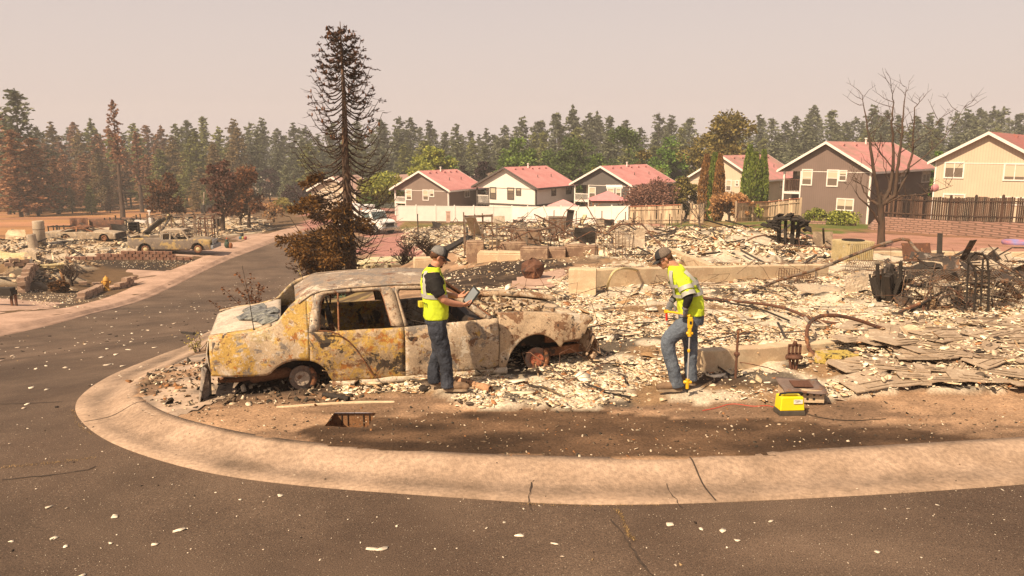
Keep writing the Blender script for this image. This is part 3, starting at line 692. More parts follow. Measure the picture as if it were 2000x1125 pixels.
def house(label, depth, th, corner, left_px, right_px, apex, base_z, wall_m, roof_m, trim_m, rec=None, gw=(), sw=(), rdepth=2.2, fasc=None, pipes=(), cat='house', lowband=None, group='two-storey houses behind the burnt lots'):
    th = R(th); P0 = at(corner[0], corner[1], depth); ze = P0.z
    s = Vector((math.sin(th), math.cos(th))); g = Vector((-math.cos(th), math.sin(th)))
    w = solve_px(P0, g, left_px); Ln = solve_px(P0, s, right_px); Cb = P0.to_2d()
    mid = Cb+g*w/2; zr = at(apex[0], apex[1], mid.y).z
    root = empty('house', (P0.x, P0.y, base_z), label, cat, group, rz=-th)
    h = ze-base_z; rr = zr-base_z
    def loc(px, py, face):
        n = Vector((-math.sin(th), -math.cos(th), 0)) if face == 'g' else Vector((math.cos(th), -math.sin(th), 0))
        q = on_plane(px, py, P0, n)-Vector((P0.x, P0.y, base_z))
        return (q.x*math.cos(th)-q.y*math.sin(th)) if face == 'g' else (q.x*math.sin(th)+q.y*math.cos(th)), q.z
    lw = h-.25; b_ = MB()
    xr = loc(rec, corner[1], 'g')[0] if rec else -w
    if rec:
        b_.poly([(0,0,-.6),(xr,0,-.6),(xr,rdepth,-.6),(-w,rdepth,-.6),(-w,Ln,-.6),(0,Ln,-.6)], (0,0,lw+.6))
    else: b_.poly([(0,0,-.6),(-w,0,-.6),(-w,Ln,-.6),(0,Ln,-.6)], (0,0,lw+.6))
    sl_ = (rr-h)/(w/2)
    b_.poly([(0,.003,lw),(0,.003,h-.05),(-w/2,.003,rr-.05),(-w,.003,h-.05),(-w,.003,lw)], (0,Ln-.006,0))
    b_.build('wall', wall_m, root)
    tr = MB()                                  # trim lines on the siding
    tr.box((xr/2, -.012, lw), (abs(xr), .03, .06))
    if lowband: tr.box((xr/2, -.02, loc(corner[0], lowband, 'g')[1]), (abs(xr), .05, .22)); tr.box((.02, Ln/2, loc(corner[0], lowband, 'g')[1]), (.05, Ln, .22))
    tr.box((-.06,-.015,lw/2),(.14,.05,lw)); tr.box((.015,.07,lw/2),(.05,.14,lw)); tr.box((xr+.07,-.015,lw/2),(.12,.05,lw))
    tr.build('trim', fasc or trim_m, root)
    ov = .45; rf = MB(); t_ = .12; zo = h-ov*sl_
    for sx in (0, 1):
        X = lambda v: v if not sx else -w-v
        rf.poly([(X(ov),-ov,zo+.02),(X(ov),Ln+ov,zo+.02),(-w/2,Ln+ov,rr+.02),(-w/2,-ov,rr+.02)], (0,0,t_))
    rf.build('roof', roof_m, root)
    fa = MB()
    for yy in (-ov-.03, Ln+ov+.03):
        for sx in (0, 1):
            X = lambda v: v if not sx else -w-v
            fa.poly([(X(ov),yy-.025,zo-.10),(X(ov),yy-.025,zo+.15),(-w/2,yy-.025,rr+.15),(-w/2,yy-.025,rr-.10)], (0,.05,0))
    fa.box((ov+.04,Ln/2,zo),(.08,Ln+2*ov,.18)); fa.box((-w-ov-.04,Ln/2,zo),(.08,Ln+2*ov,.18))
    fa.build('fascia', trim_m, root)
    def window(x0, x1, z0, z1, face):
        if x0 > x1: x0, x1 = x1, x0
        z0, z1 = min(z0, z1), max(z0, z1)
        P = (lambda u, v, d: (u, -d, v)) if face == 'g' else (lambda u, v, d: (d, u, v))
        D = (lambda a, b__, c: (a, c, b__)) if face == 'g' else (lambda a, b__, c: (c, a, b__))
        m = MB(); fw = .11; cx, cz = (x0+x1)/2, (z0+z1)/2; W, Hh = x1-x0, z1-z0
        m.box(P(cx, z1-fw/2, .035), D(W, fw, .07)); m.box(P(cx, z0+fw/2, .035), D(W, fw, .07))
        m.box(P(x0+fw/2, cz, .032), D(fw, Hh-2*fw, .064)); m.box(P(x1-fw/2, cz, .032), D(fw, Hh-2*fw, .064))
        if W > Hh*1.05: m.box(P(cx, cz, .028), D(.06, Hh-2*fw, .05))
        else: m.box(P(cx, cz, .028), D(W-2*fw, .06, .05))
        wo_ = m.build('window', trim_m if fasc is None else fasc, root)
        MB().box(P(cx, cz, .012), D(W-2*fw+.01, Hh-2*fw+.01, .02)).build('pane', pane_m, wo_)
    for (a, b2, c, d) in gw:
        x0, z1 = loc(a, c, 'g'); x1, z0 = loc(b2, d, 'g'); window(x0, x1, z0, z1, 'g')
    for (a, b2, c, d) in sw:
        y0, z1 = loc(a, c, 's'); y1, _z = loc(b2, c, 's'); _y, z0 = loc(a, d, 's'); window(y0, y1, z0, z1, 's')
    if rec:                                    # recessed balcony
        bz = loc(rec, rec_z[label][0], 'g')[1]; tz = loc(rec, rec_z[label][1], 'g')[1]; wd = -w-xr; m = MB(); cx = (xr-w)/2
        m.box((cx, rdepth/2, bz), (abs(wd)-.02, rdepth-.02, .22)); bo = m.build('balcony', trim_m, root)
        m = MB(); m.box((cx, .06, tz), (abs(wd)-.1, .07, .09)); m.box((-w+.06, rdepth/2, tz), (.07, rdepth, .09)); k = int(abs(wd)/.16)
        for i in range(k): m.box((xr-.1-(abs(wd)-.2)*i/max(1,k-1), .06, (bz+tz)/2+.05), (.045, .04, tz-bz-.12))
        for i in range(8): m.box((-w+.06, .2+i*(rdepth-.3)/7, (bz+tz)/2+.05), (.04,.045,tz-bz-.12))
        m.build('railing', rec_z[label][2] or trim_m, bo)
        MB().box((-w+.08, .08, lw/2), (.16, .16, lw)).build('post', trim_m, bo)
        dm = MB(); dm.box((cx+.1, rdepth-.03, bz+1.15), (abs(wd)*.6, .06, 2.1)); dm.build('door', pane_m, root)
    for (fx, kind) in pipes:
        y = Ln*fx; m = MB()
        if kind == 'v': m.box((-w/2+.55, y, rr-.55*sl_+.22), (.42,.36,.22), ry=math.atan(sl_)); m.build('vent', roof_m, root)
        elif kind == 'c': m.tube([(-w/2+.35,y,rr-.3),(-w/2+.35,y,rr+.42)], .09, 10); m.tube([(-w/2+.35,y,rr+.42),(-w/2+.35,y,rr+.54)], .14, 10); m.build('chimney', white_trim, root)
        else: m.tube([(-w/2+w*.3,y,rr-w*.3*sl_),(-w/2+w*.3,y,rr-w*.3*sl_+.5)], .05, 8); m.build('vent_pipe', dark_trim, root)
    return root
pinkroof = shingle('roof_pink', (.62,.275,.255), (.54,.215,.20)); pinkroof2 = shingle('roof_pink_patchy', (.60,.25,.235), (.40,.23,.185))
pinkbrown = shingle('roof_red_brown', (.42,.13,.11), (.34,.15,.12)); darkroof = shingle('roof_dark', (.13,.105,.095), (.17,.14,.12)); beigeroof = shingle('roof_beige', (.42,.27,.22), (.5,.3,.25))
rec_z = {}
def RZ(l, *a): rec_z[l] = a; return l
VP = [(.12,'v'),(.3,'v'),(.5,'c'),(.55,'v'),(.72,'v'),(.9,'v'),(.35,'p'),(.7,'p')]
house(RZ('taupe brown house with pink stained roof, first from the white truck', 396, 385, None), 96, 27, (876,370), 769, 940, (821,335.5), -6.4, siding('siding_taupe', (.235,.165,.13), (.20,.14,.11)), pinkroof, white_trim, rec=791,
      gw=[(793,805,369,391),(825.5,838,370,392),(839,848.5,370,385)], sw=[(907,917,368,386)], pipes=VP)
house(RZ('white house with dark trim and pink stained roof', 398, 382, white_trim), 94, 33, (1047,365.6), 930, 1121, (987,328.5), -6.2, siding('siding_white', (.82,.74,.64), (.78,.70,.60)), pinkroof, dark_trim, rec=954,
      gw=[(957,969.5,365,389),(991,1004.5,366,390),(1008,1018,367,382)], sw=[(1077,1085.5,364,383),(1105.5,1116,362,379.5)], pipes=VP, lowband=402)
house(RZ('dark grey house with pink stained roof behind the gazebo', 393, 379, None), 94, 35, (1231.4,360), 1122, 1312, (1179,326), -6.2, siding('siding_grey', (.115,.098,.085), (.09,.078,.07)), pinkroof, white_trim, rec=1149,
      gw=[(1150.5,1163.7,365,389),(1186,1200,367,383),(1203,1213.6,367,384.6)], pipes=VP)
house('cream house with pink and tan roof behind the green cypresses', 90, 40, (1478,350), 1347, 1560, (1410.6,305.5), -5.6, siding('siding_cream', (.64,.50,.36), (.58,.45,.32)), pinkroof2, white_trim,
      gw=[(1418,1428.6,351,374),(1436,1443.5,352,364.5)], sw=[(1523.4,1533,350,370)], pipes=VP)
house(RZ('mauve grey house with patchy pink roof and wooden balcony', 377, 351, mat('deck_wood', (.12,.06,.04), .8, .3, 5, 0)), 71, 44, (1702.5,332), 1530, 1817, (1612.3,279), T(18, 71)-.5, siding('siding_mauve', (.20,.135,.11), (.17,.115,.092)), pinkroof2, white_trim, rec=1564,
      gw=[(1567,1586,330,362.5),(1616,1636.5,331,365),(1639,1654,332,354.5),(1634.5,1667,386.7,412.6)], sw=[(1753,1767,333.5,359),(1801.5,1817,332,357)], pipes=VP)
house('tan two-storey house with red brown roof at the right edge', 60, 40, (2035,314), 1824, 2170, (1926,260.5), T(38, 60)-.4, siding('siding_tan', (.60,.47,.33), (.55,.42,.30)), pinkbrown, white_trim,
      gw=[(1845.6,1882,316,349),(1961.6,2003,318.4,354),(1842,1884.5,377.6,396),(1953,2000,384,402)], pipes=VP)
# houses further off
house('low dark roofed house behind the white house', 125, 40, (1150,344), 1095, 1190, (1118,326), -8.5, mats_g := siding('siding_green', (.05,.06,.045), (.05,.055,.04)), darkroof, dark_trim, group='roofs showing behind the front row of houses')
house('dark roofed house right of the grey house', 125, 40, (1345,343), 1262, 1400, (1312,323), -8.5, mats_g, darkroof, dark_trim, group='roofs showing behind the front row of houses')
house('brown roofed house between the taupe and the white houses', 130, 38, (968,352), 912, 1010, (938,338), -8.8, mats_g, shingle('roof_brown', (.25,.16,.11), (.2,.13,.09)), white_trim, group='roofs showing behind the front row of houses')
house('beige roofed house left of the taupe house', 128, 30, (800,362), 740, 850, (768,343), -8.5, mats_g, beigeroof, white_trim, group='roofs showing behind the front row of houses')
house('tan house with two gables seen through the tall burnt spruce', 102, 24, (694,372), 606, 735, (655,346), -6.9, siding('siding_beige', (.55,.43,.32), (.5,.39,.28)), beigeroof, white_trim, gw=[(618,630,378,392),(640,650,378,392),(665,680,376,392)], group='houses at the street crossing')
house('small brown roofed house at the far end of the street', 205, 20, (528,362), 496, 545, (512,346), -11.5, siding('siding_brown', (.25,.17,.12), (.22,.15,.1)), shingle('roof_rust', (.36,.17,.11), (.3,.14,.1)), white_trim, gw=[(503,509,366,374),(516,522,366,374)], group='houses at the street crossing')

def fence(label, pts, h, m, post_m=None, sec=2.4, board=.14, cap=None, base=0, jitter=0, gap=.01, group=None, topcut=0, solid=False):
    """pts: ground points in world space; parts: one panel per bay, posts, cap rail"""
    pts = [Vector(p) for p in pts]; root = empty('fence', pts[0], label, 'fence', group)
    o = pts[0]
    for A, B in zip(pts[:-1], pts[1:]):
        n = max(1, round((B-A).length/sec))
        for i in range(n):
            a = A.lerp(B, i/n)-o; b_ = A.lerp(B, (i+1)/n)-o; d = (b_-a).normalized(); m_ = MB()
            up = Vector((0,0,1)); L_ = (b_-a).length
            if solid:
                m_.bar(a+d*.05+up*(h/2+.03), b_-d*.05+up*(h/2+.03), .04, h-.08)
                for k in range(1, int(L_/.28)): m_.bar(a+d*(.28*k)+up*.1, a+d*(.28*k)+up*(h-.1), .055, .012)
                m_.bar(a+up*(h-.05), b_+up*(h-.05), .07, .10); m_.bar(a+up*.09, b_+up*.09, .07, .10)
            else:
                k = int(L_/board)
                for j in range(k):
                    if jitter and random.random() < jitter*.15: continue
                    c = a+d*(L_*(j+.5)/k); hh = h*(1-jitter*random.random()*.12); nrm = Vector((-d.y, d.x, 0))*rnd(-.01, .01)
                    m_.bar(c+nrm+up*base, c+nrm+up*hh+d*rnd(-.02,.02)*jitter, (L_/k)-gap, .02, up=(-d.y, d.x, 0))
                for zz_ in (.35, h-.35): m_.bar(a+up*zz_+Vector((-d.y,d.x,0))*-.05, b_+up*zz_+Vector((-d.y,d.x,0))*-.05, .05, .09)
            m_.build('panel', m, root)
            MB().bar(a-up*.2, a+up*(h+.06), .13, .13).lathe([(.09,0),(.09,.03),(.02,.08)], a+up*(h+.06), 4, smooth=False).build('post', post_m or m, root)
        if cap: MB().bar(A-o+up*(h+.02), B-o+up*(h+.02), .16, .06).build('cap_rail', cap, root)
    MB().bar(pts[-1]-o, pts[-1]-o+Vector((0,0,h+.06)), .13, .13).build('post', post_m or m, root)
    return root
def gpt(px, py, z=None): 
    p = G(px, py); return p
rail = mat('rail_red', (.45,.17,.10), .8, .3, 4, 0)
fence('long solid white vinyl privacy fence in front of the houses', [gpt(776,432), gpt(1000,434), gpt(1130,437), gpt(1228,437)], 1.83, vinyl, solid=True)
fence('pale wooden fence with reddish top rail, right of the white fence', [gpt(1228,437), gpt(1330,436)], 1.75, wood_l, cap=rail, jitter=.4)
fence('short wooden fence bay beside the cypresses', [gpt(1348,436), gpt(1372,436)], 1.75, wood_l, jitter=.4)
fence('pale wooden fence rising towards the mauve house', [gpt(1436,433), at(1500,430,76), at(1562,426,70)], 1.8, wood_l, cap=rail, jitter=.3)
fence('sun bleached wooden fence bay behind the pale shrub yard', [at(1297,428,96), at(1345,428,95)], 1.8, wood_l, cap=rail, jitter=.4)
# retaining wall with the dark fence on top
wall_pts = [at(1703,451,60), at(1745,448,59), at(1860,450,56), at(2020,453,50), at(2250,455,46)]
top_pts = [at(1703,444,60), at(1722,424,59.5), at(1860,432,56), at(2020,437,50), at(2250,441,46)]
bm_, nt, b = mk('retaining_block'); lk = nt.links.new
t_ = N_(nt, 'ShaderNodeTexCoord'); s_ = N_(nt, 'ShaderNodeSeparateXYZ'); cb = N_(nt, 'ShaderNodeCombineXYZ'); lk(t_.outputs['Object'], s_.inputs[0]); lk(s_.outputs[0], cb.inputs[0]); lk(s_.outputs[2], cb.inputs[1])
br = N_(nt, 'ShaderNodeTexBrick', {'Scale': 1, 'Mortar Size': .03, 'Brick Width': .40, 'Row Height': .16}); lk(cb.outputs[0], br.inputs[0])
br.inputs['Color1'].default_value = (.36,.205,.155,1); br.inputs['Color2'].default_value = (.29,.165,.12,1); br.inputs['Mortar'].default_value = (.17,.10,.07,1)
lk(br.outputs[0], b.inputs['Base Color']); b.inputs['Roughness'].default_value = .95
bp = N_(nt, 'ShaderNodeBump', {'Strength': .6, 'Distance': .05}); lk(br.outputs['Fac'], bp.inputs['Height']); bp.invert = True; lk(bp.outputs[0], b.inputs['Normal'])
rw = MB()
for (a, b2), (c, d) in zip(zip(wall_pts[:-1], wall_pts[1:]), zip(top_pts[:-1], top_pts[1:])):
    k = Vector((0,0,.6)); bk = Vector((.1, .9, 0))
    n = max(2, int((b2-a).length/.42))
    for i in range(n):
        p, q = a.lerp(b2, i/n), a.lerp(b2, (i+1)/n); r_, t2 = c.lerp(d, i/n), c.lerp(d, (i+1)/n)
        rw.add([p-k, q-k, t2+Vector((0,.12,0)), r_+Vector((0,.12,0)), r_+bk, t2+bk, p+bk-k, q+bk-k], [(0,1,2,3),(3,2,5,4),(4,5,7,6),(0,3,4,6),(1,7,5,2)])
rwo = rw.build('retaining_wall', bm_, world=True); tag(rwo, 'low red brown block retaining wall under the dark fence', 'retaining wall')
fence('dark weathered picket fence with one bleached stretch on the block wall', [p+Vector((0,.45,.0)) for p in top_pts[1:]], 1.75, wood_d, sec=2.4, board=.15, jitter=.6, gap=.03)
# raised beds below the mauve house
bd = MB(); 
for (a, c) in (((1572,436),(1612,438)),((1630,438),(1672,437))):
    A, B = at(*a, 66), at(*c, 65.5); bd.bar(A+Vector((0,0,-.1)), B+Vector((0,0,-.1)), .4, .7)
tag(bd.build('garden_wall', bm_, world=True), 'low block edging of the flower bed at the mauve house', 'garden wall')
# backyard fences between houses, gazebos
def gazebo(label, c, w, h, roof_m, post_m, arch=False):
    r = empty('gazebo', c, label, 'gazebo', 'garden canopies behind the white fence')
    m = MB(); a = w/2+.25
    V = [(-a,-a,h),(a,-a,h),(a,a,h),(-a,a,h),(-.5,-.5,h+w*.20),(.5,-.5,h+w*.20),(.5,.5,h+w*.20),(-.5,.5,h+w*.20),(0,0,h+w*.27)]
    m.add(V, [(0,1,5,4),(1,2,6,5),(2,3,7,6),(3,0,4,7),(4,5,8),(5,6,8),(6,7,8),(7,4,8),(3,2,1,0)]); m.build('canopy', roof_m, r)
    m = MB(); 
    for i in range(4):
        x0, y0 = ((-1,-1),(1,-1),(1,1),(-1,1))[i]; x1, y1 = ((1,-1),(1,1),(-1,1),(-1,-1))[i]
        m.bar((x0*w/2,y0*w/2,h-.15),(x1*w/2,y1*w/2,h-.15),.12,.28)
        for k in range(5):
            t = k/4*.25; z = h-.3-1.0*(1-math.sin(math.pi/2*k/4))
            m.bar((x0*w/2+(x1-x0)*w/2*t, y0*w/2+(y1-y0)*w/2*t, z),(x0*w/2+(x1-x0)*w/2*(t+.07), y0*w/2+(y1-y0)*w/2*(t+.07), z+.22),.08,.12)
    m.build('beam', post_m, r)
    for x, y in ((-1,-1),(1,-1),(1,1),(-1,1)): MB().box((x*w/2,y*w/2,h/2),(.16,.16,h)).build('post', post_m, r)
pinkc = mat('canopy_pink', (.58,.24,.24), .8, .12, 2, 0)
gazebo('wooden gazebo with pink stained hip roof and arched beams', at(1187,424,90)+Vector((0,0,-.3)), 3.9, 2.35, pinkc, mat('gazebo_wood', (.28,.13,.07), .7, .3, 4, 0))
gazebo('small patio canopy with pink top below the white house', at(1100,430,90)+Vector((0,0,-.6)), 3.1, 2.2, mat('canopy_pink_pale', (.60,.31,.29), .8, .12, 2, 0), white_trim)
# utility pedestal
m = MB(); m.box((0,0,.6),(.45,.3,1.2)); m.box((0,0,1.24),(.52,.36,.1)); c = gpt(876,434)
u = empty('utility_box', c-Vector((0,.3,0)), 'pinkish beige utility pedestal against the white fence', 'utility box'); m.build('cabinet', mat('pedestal_beige', (.55,.36,.28), .6, .1, 3, 0), u)
m = MB(); m.box((0,-.16,.7),(.3,.02,.3)); m.build('hatch', mat('pedestal_hatch', (.42,.27,.21), .6, .1, 3, 0), u)
# ---------------- trees and shrubs ----------------
def leaf_quads(P, D, ln, wd, r=rng):
    """bent leaf sprays: P centres, D main directions; 4 corners + fold"""
    n = len(P); D = D/np.maximum(np.linalg.norm(D, axis=1)[:, None], 1e-6)
    q = r.normal(size=(n, 3)); S_ = np.cross(D, q); S_ /= np.maximum(np.linalg.norm(S_, axis=1)[:, None], 1e-6)
    ln = np.broadcast_to(ln, n)[:, None]; wd = np.broadcast_to(wd, n)[:, None]
    V = np.stack([P-D*ln*.5, P+S_*wd*.5, P+D*ln*.5, P-S_*wd*.5], 1)
    return V.reshape(-1, 3), np.arange(n*4).reshape(-1, 4)
def conifer_mesh(seed, h, rad, cb=.18, nb=70, per=16, ls=.55, gap=0, up=.15, point=.9, clump=1.0):
    r = np.random.default_rng(seed); P, D = [], []
    for i in range(nb):
        t = cb+(1-cb)*(i+r.random())/nb; az = i*2.4+r.normal(0, .5)
        prof = (1-((t-cb)/(1-cb)))**point; L_ = rad*1.08*(.14+.86*prof)*(.62+.62*r.random())*(1-.2*(t < cb+.1))
        if r.random() < gap: continue
        k = int(per*(.4+L_/rad)); s = r.random(k)**.7
        dx, dy = math.cos(az), math.sin(az); upw = up*(t-.35)*1.2
        p = np.stack([dx*L_*s, dy*L_*s, t*h+L_*s*upw-(s**2)*L_*.12], 1)+r.normal(0, .09*L_+.12*ls*clump, (k, 3))*np.array([1,1,.7])
        P.append(p); D.append(np.tile([dx, dy, upw-.2], (k, 1))+r.normal(0, .55, (k, 3)))
    k = 14; P.append(np.stack([r.normal(0, .04*rad, k), r.normal(0, .04*rad, k), h*(.93+.08*r.random(k))], 1)); D.append(r.normal(0, .4, (k, 3))+[0,0,1])
    P = np.concatenate(P); D = np.concatenate(D)
    V, Fq = leaf_quads(P, D, ls*(.6+.8*r.random(len(P))), ls*.55*(.6+.8*r.random(len(P))), r)
    return np_mesh('crown', V, [Fq])
def trunk_mesh(h, r0, m, lean=0, seed=0, name='trunk', top=.06):
    r = random.Random(seed); pts = [(r.gauss(0,.01)*h*.15*(i > 0)+lean*(i/7)**1.5, r.gauss(0,.01)*h*.1*(i > 0), h*i/7*.97) for i in range(8)]
    b = MB(); b.tube([(pts[0][0],pts[0][1],-.3)]+pts, [r0*1.35]+[r0*(1-i/7)+r0*top for i in range(8)], 8); return b.mesh(name, m)
bark = mat('bark_brown', (.11,.075,.055), .95, .4, 3, .6, stretch=(1,1,.3)); bark_b = mat('bark_burnt', (.05,.035,.026), .95, .4, 5, .6, c2=(.10,.06,.04), stretch=(1,1,.3)); bark_g = mat('bark_ashen', (.16,.125,.10), .95, .4, 4, .6, c2=(.07,.05,.04), stretch=(1,1,.3))
LG = leafmat('needles_grey_green', (.060,.072,.038), (.205,.205,.115)); LO = leafmat('needles_olive', (0.091, 0.105, 0.032), (0.271, 0.262, 0.081)); LB = leafmat('needles_scorched', (0.110, 0.055, 0.029), (0.367, 0.174, 0.083)); LR = leafmat('needles_rust', (.10,.045,.025), (.33,.165,.095)); LM = leafmat('needles_mixed', (0.101, 0.081, 0.034), (0.302, 0.201, 0.091))
protos = {}
def setm(me, m):
    me.materials.clear(); me.materials.append(m); return me
for i, (h, rad, cb, nb, gap, pt) in enumerate([(24,3.6,.16,95,.05,.75),(24,3.0,.2,90,.08,.65),(24,4.2,.12,100,.04,.85),(24,2.6,.26,80,.15,.55),(24,3.8,.2,78,.18,.6),(24,3.3,.08,105,.02,.9)]):
    base = conifer_mesh(100+i, h, rad*1.3, cb, nb, 36, .72, gap, .25, pt+.12)
    tk = trunk_mesh(h, .32, bark, 0, i)
    for nm, m in (('g', LG), ('o', LO), ('b', LB), ('r', LR), ('m', LM)):
        me = base.copy(); setm(me, m); protos[(i, nm)] = (me, tk)
KIND = {'g': ('grey green pine', 'far grey green pines'), 'o': ('olive green pine', 'olive green pines of the treeline'), 'b': ('brown scorched pine', 'brown scorched pines'),
        'r': ('rust red scorched pine', 'rust red scorched pines'), 'm': ('half scorched brownish green pine', 'half scorched pines')}
tr_ = random.Random(21)
def pine(px, top, depth, kind, wide=1.0, label=None, grp=None, i=None):
    i = tr_.randrange(6) if i is None else i
    x = at(px, 300, depth).x; zb = T(x, depth); zt = at(px, top, depth).z; h = max(6, zt-zb); me, tk = protos[(i, kind)]
    zone = 'behind the left field' if px < 330 else 'left of the spruce' if px < 600 else 'behind the taupe and white houses' if px < 1130 else 'behind the grey house and cypresses' if px < 1500 else 'behind the mauve and tan houses'
    row = ', front row' if depth < 192 else ', skyline row' if depth < 228 else ', hazy back row'
    o = empty('pine_tree', (x, depth, zb), label or KIND[kind][0]+' '+zone+row, 'pine tree', grp or KIND[kind][1]+' '+zone+row, rz=tr_.uniform(0, 6.28))
    s = h/24; w = wide*(.55+.45*s); o.scale = (w, w, s)
    link('crown', me, o); link('trunk', tk, o); return o
SKYL = [(-20,250),(20,248),(75,250),(105,238),(150,240),(182,232),(215,246),(265,242),(290,246),(318,246),(345,243),(370,236),(400,229),(430,248),(460,233),(490,240),(515,231),(545,252),(575,240),(600,250),(650,240),(700,236),(745,234),(782,230),(802,231),(840,236),(870,258),(892,243),(920,256),(950,251),(985,246),(1020,229),(1055,236),(1085,221),(1118,206),(1150,222),(1165,218),(1190,228),(1220,236),(1250,250),(1285,222),(1310,226),(1345,231),(1390,250),(1430,238),(1480,225),(1505,232),(1530,238),(1552,228),(1583,207),(1619,216),(1650,238),(1665,230),(1700,206),(1725,217),(1750,226),(1785,228),(1810,221),(1830,232),(1860,220),(1882,214),(1905,212),(1932,208),(1950,211),(1983,222),(2020,225)]
def kindat(x, row):
    q = tr_.random()
    if x < 120: return 'b' if q < .45 else ('g' if q < .7 else 'm')
    if x < 330: return 'b' if q < .35 else ('r' if q < .48 else ('m' if q < .8 else 'o'))
    if x < 470: return 'o' if q < .6 else ('g' if q < .75 else 'm')
    return 'g' if q < .82 else 'o'
for (x, y) in SKYL: pine(x, y, tr_.uniform(195, 225), kindat(x, 1) if x < 470 else 'g', 1.05)
xs_ = np.array([a for a, b in SKYL]); ys_ = np.array([b for a, b in SKYL])
def sky_y(x): return float(np.interp(x, xs_, ys_))
for k in range(78):
    x = -20+k*26.5+tr_.uniform(-8, 8); pine(x, sky_y(x)+tr_.uniform(6, 26), tr_.uniform(230, 262), 'g', 1.1)
for k in range(70):
    x = -25+k*29.5+tr_.uniform(-10, 10); pine(x, sky_y(x)+tr_.uniform(14, 48), tr_.uniform(172, 196), kindat(x, 2), 1.0)
for k in range(24):
    x = -10+k*20+tr_.uniform(-9, 9)
    if abs(x-525) < 30: continue
    pine(x, 300+tr_.uniform(-28, 30), tr_.uniform(158, 172), 'b' if x < 290 and tr_.random() < .7 else ('m' if tr_.random() < .5 else 'o'), .95)
for k in range(30):
    x = 600+k*48+tr_.uniform(-14, 14); pine(x, 285+tr_.uniform(-16, 16), tr_.uniform(150, 170), 'g' if tr_.random() < .6 else 'o', 1.15)
# small regrowth along the edge of the burnt field
for (x, top, d, kd) in ((15,362,150,'o'),(48,372,148,'m'),(68,362,150,'b'),(100,368,146,'m'),(130,366,150,'m'),(168,365,142,'o'),(205,372,150,'b'),(345,352,150,'o'),(375,366,146,'m'),(398,356,150,'o'),(420,350,152,'o')):
    xx = at(x, 300, d).x; zb = T(xx, d); h = at(x, top, d).z-zb; me, tk = protos[(5, kd)]
    o = empty('young_pine', (xx, d, zb), 'young bushy pine at the edge of the burnt field', 'young pine', 'young pines along the field edge', rz=tr_.uniform(0, 6)); s = h/24; o.scale = (s*1.9, s*1.9, s*1.05); link('crown', me, o); link('trunk', tk, o)

def shrub_mesh(seed, rx, rz, n, ls, clumps=26, hollow=.35, zsq=.55, dens=.16):
    """leaf clumps spread through an uneven ellipsoid standing on z=0"""
    r = np.random.default_rng(seed); c = r.normal(size=(clumps, 3)); c /= np.linalg.norm(c, axis=1)[:, None]
    c *= (hollow+(1-hollow)*r.random((clumps, 1))**.6)*np.array([rx, rx, rz*.5]); c[:, 2] += rz*.52; c[:, :2] *= (1.15-.55*np.clip(c[:, 2:]/rz, 0, 1)**1.5)
    k = r.integers(0, clumps, n); sg = dens*rx*(.7+.8*r.random(clumps)); g = r.normal(size=(n, 3)); g /= np.linalg.norm(g, axis=1)[:, None]
    P = c[k]+g*(r.random((n, 1))**.45)*sg[k][:, None]*2.0*np.array([1,1,zsq*1.3]); P[:, 2] = np.maximum(P[:, 2], .05)
    D = g+r.normal(0, .5, (n, 3))
    V, Fq = leaf_quads(P, D, ls*(.6+.8*r.random(n)), ls*.62*(.6+.8*r.random(n)), r)
    return np_mesh('crown', V, [Fq])
def branches(seed, h, spread, n1=5, n2=4, r0=.14, lv=3, gn=.25, upb=.5, rmin=.006):
    """trunk that forks repeatedly: returns MB trunk, MB twigs"""
    r = random.Random(seed); T_, W_ = MB(), MB()
    def grow(p, d, L_, rad, lev):
        k = 5; pts = [p]; q = p.copy(); dd = d.copy()
        for i in range(k):
            dd = (dd+Vector((r.gauss(0, gn), r.gauss(0, gn), r.gauss(0, gn*.6)+.10*upb))*.4).normalized(); q = q+dd*L_/k; pts.append(q.copy())
        rs = [max(rmin, rad*(1-.55*i/k)) for i in range(k+1)]
        (T_ if lev <= 1 else W_).tube(pts, rs, 7 if lev < 2 else 4, lev < 2)
        if lev < lv:
            for j in range(n1 if lev == 0 else n2):
                f = r.uniform(.35, 1.0) if lev else r.uniform(.55, 1); idx = min(k, int(f*k)); a = r.uniform(0, 6.283)+j*2.4
                nd = (dd*.55+Vector((math.cos(a), math.sin(a), .35+upb*.3))*spread*r.uniform(.6, 1.2)).normalized()
                grow(pts[idx], nd, L_*r.uniform(.55, .85), rs[idx]*.62, lev+1)
    grow(Vector((0, 0, -.2)), Vector((0, 0, 1)), h*.42, r0, 0)
    return T_, W_
def decid(px, top, basey, halfw, depth, m, label, seed, group=None, n=2600, ls=.42, name='tree', cat='tree', clumps=30, trunk=True, zb=None, dens=.16, hollow=.35, r0=.2):
    p = at(px, basey, depth); p.z = T(p.x, p.y) if zb is None else zb
    zt = at(px, top, depth).z; h = zt-p.z; rx = halfw/F*depth
    o = empty(name, p, label, cat, group)
    me = shrub_mesh(seed, rx*1.04, h*.92, int(n*1.9), ls*1.08, clumps, dens=dens, hollow=hollow); setm(me, m); c = link('crown', me, o); c.location = (0, 0, h*.06 if not trunk else h*.12); c.scale = (1, 1, .9)
    if trunk:
        a, b = branches(seed, h, .6, 5, 3, r0, 2); link('trunk', a.mesh('trunk', bark), o)
    return o
gA = leafmat('leaves_yellow_green', (0.066,0.090,0.014), (0.444,0.444,0.087)); gB = leafmat('leaves_green', (0.039,0.076,0.017), (0.224,0.312,0.062)); gC = leafmat('leaves_dark_green', (0.026,0.050,0.015), (0.150,0.196,0.050)); gD = leafmat('leaves_olive', (0.052,0.046,0.012), (0.315,0.241,0.064)); gE = leafmat('leaves_bright_green', (0.039,0.091,0.015), (0.250,0.396,0.062))
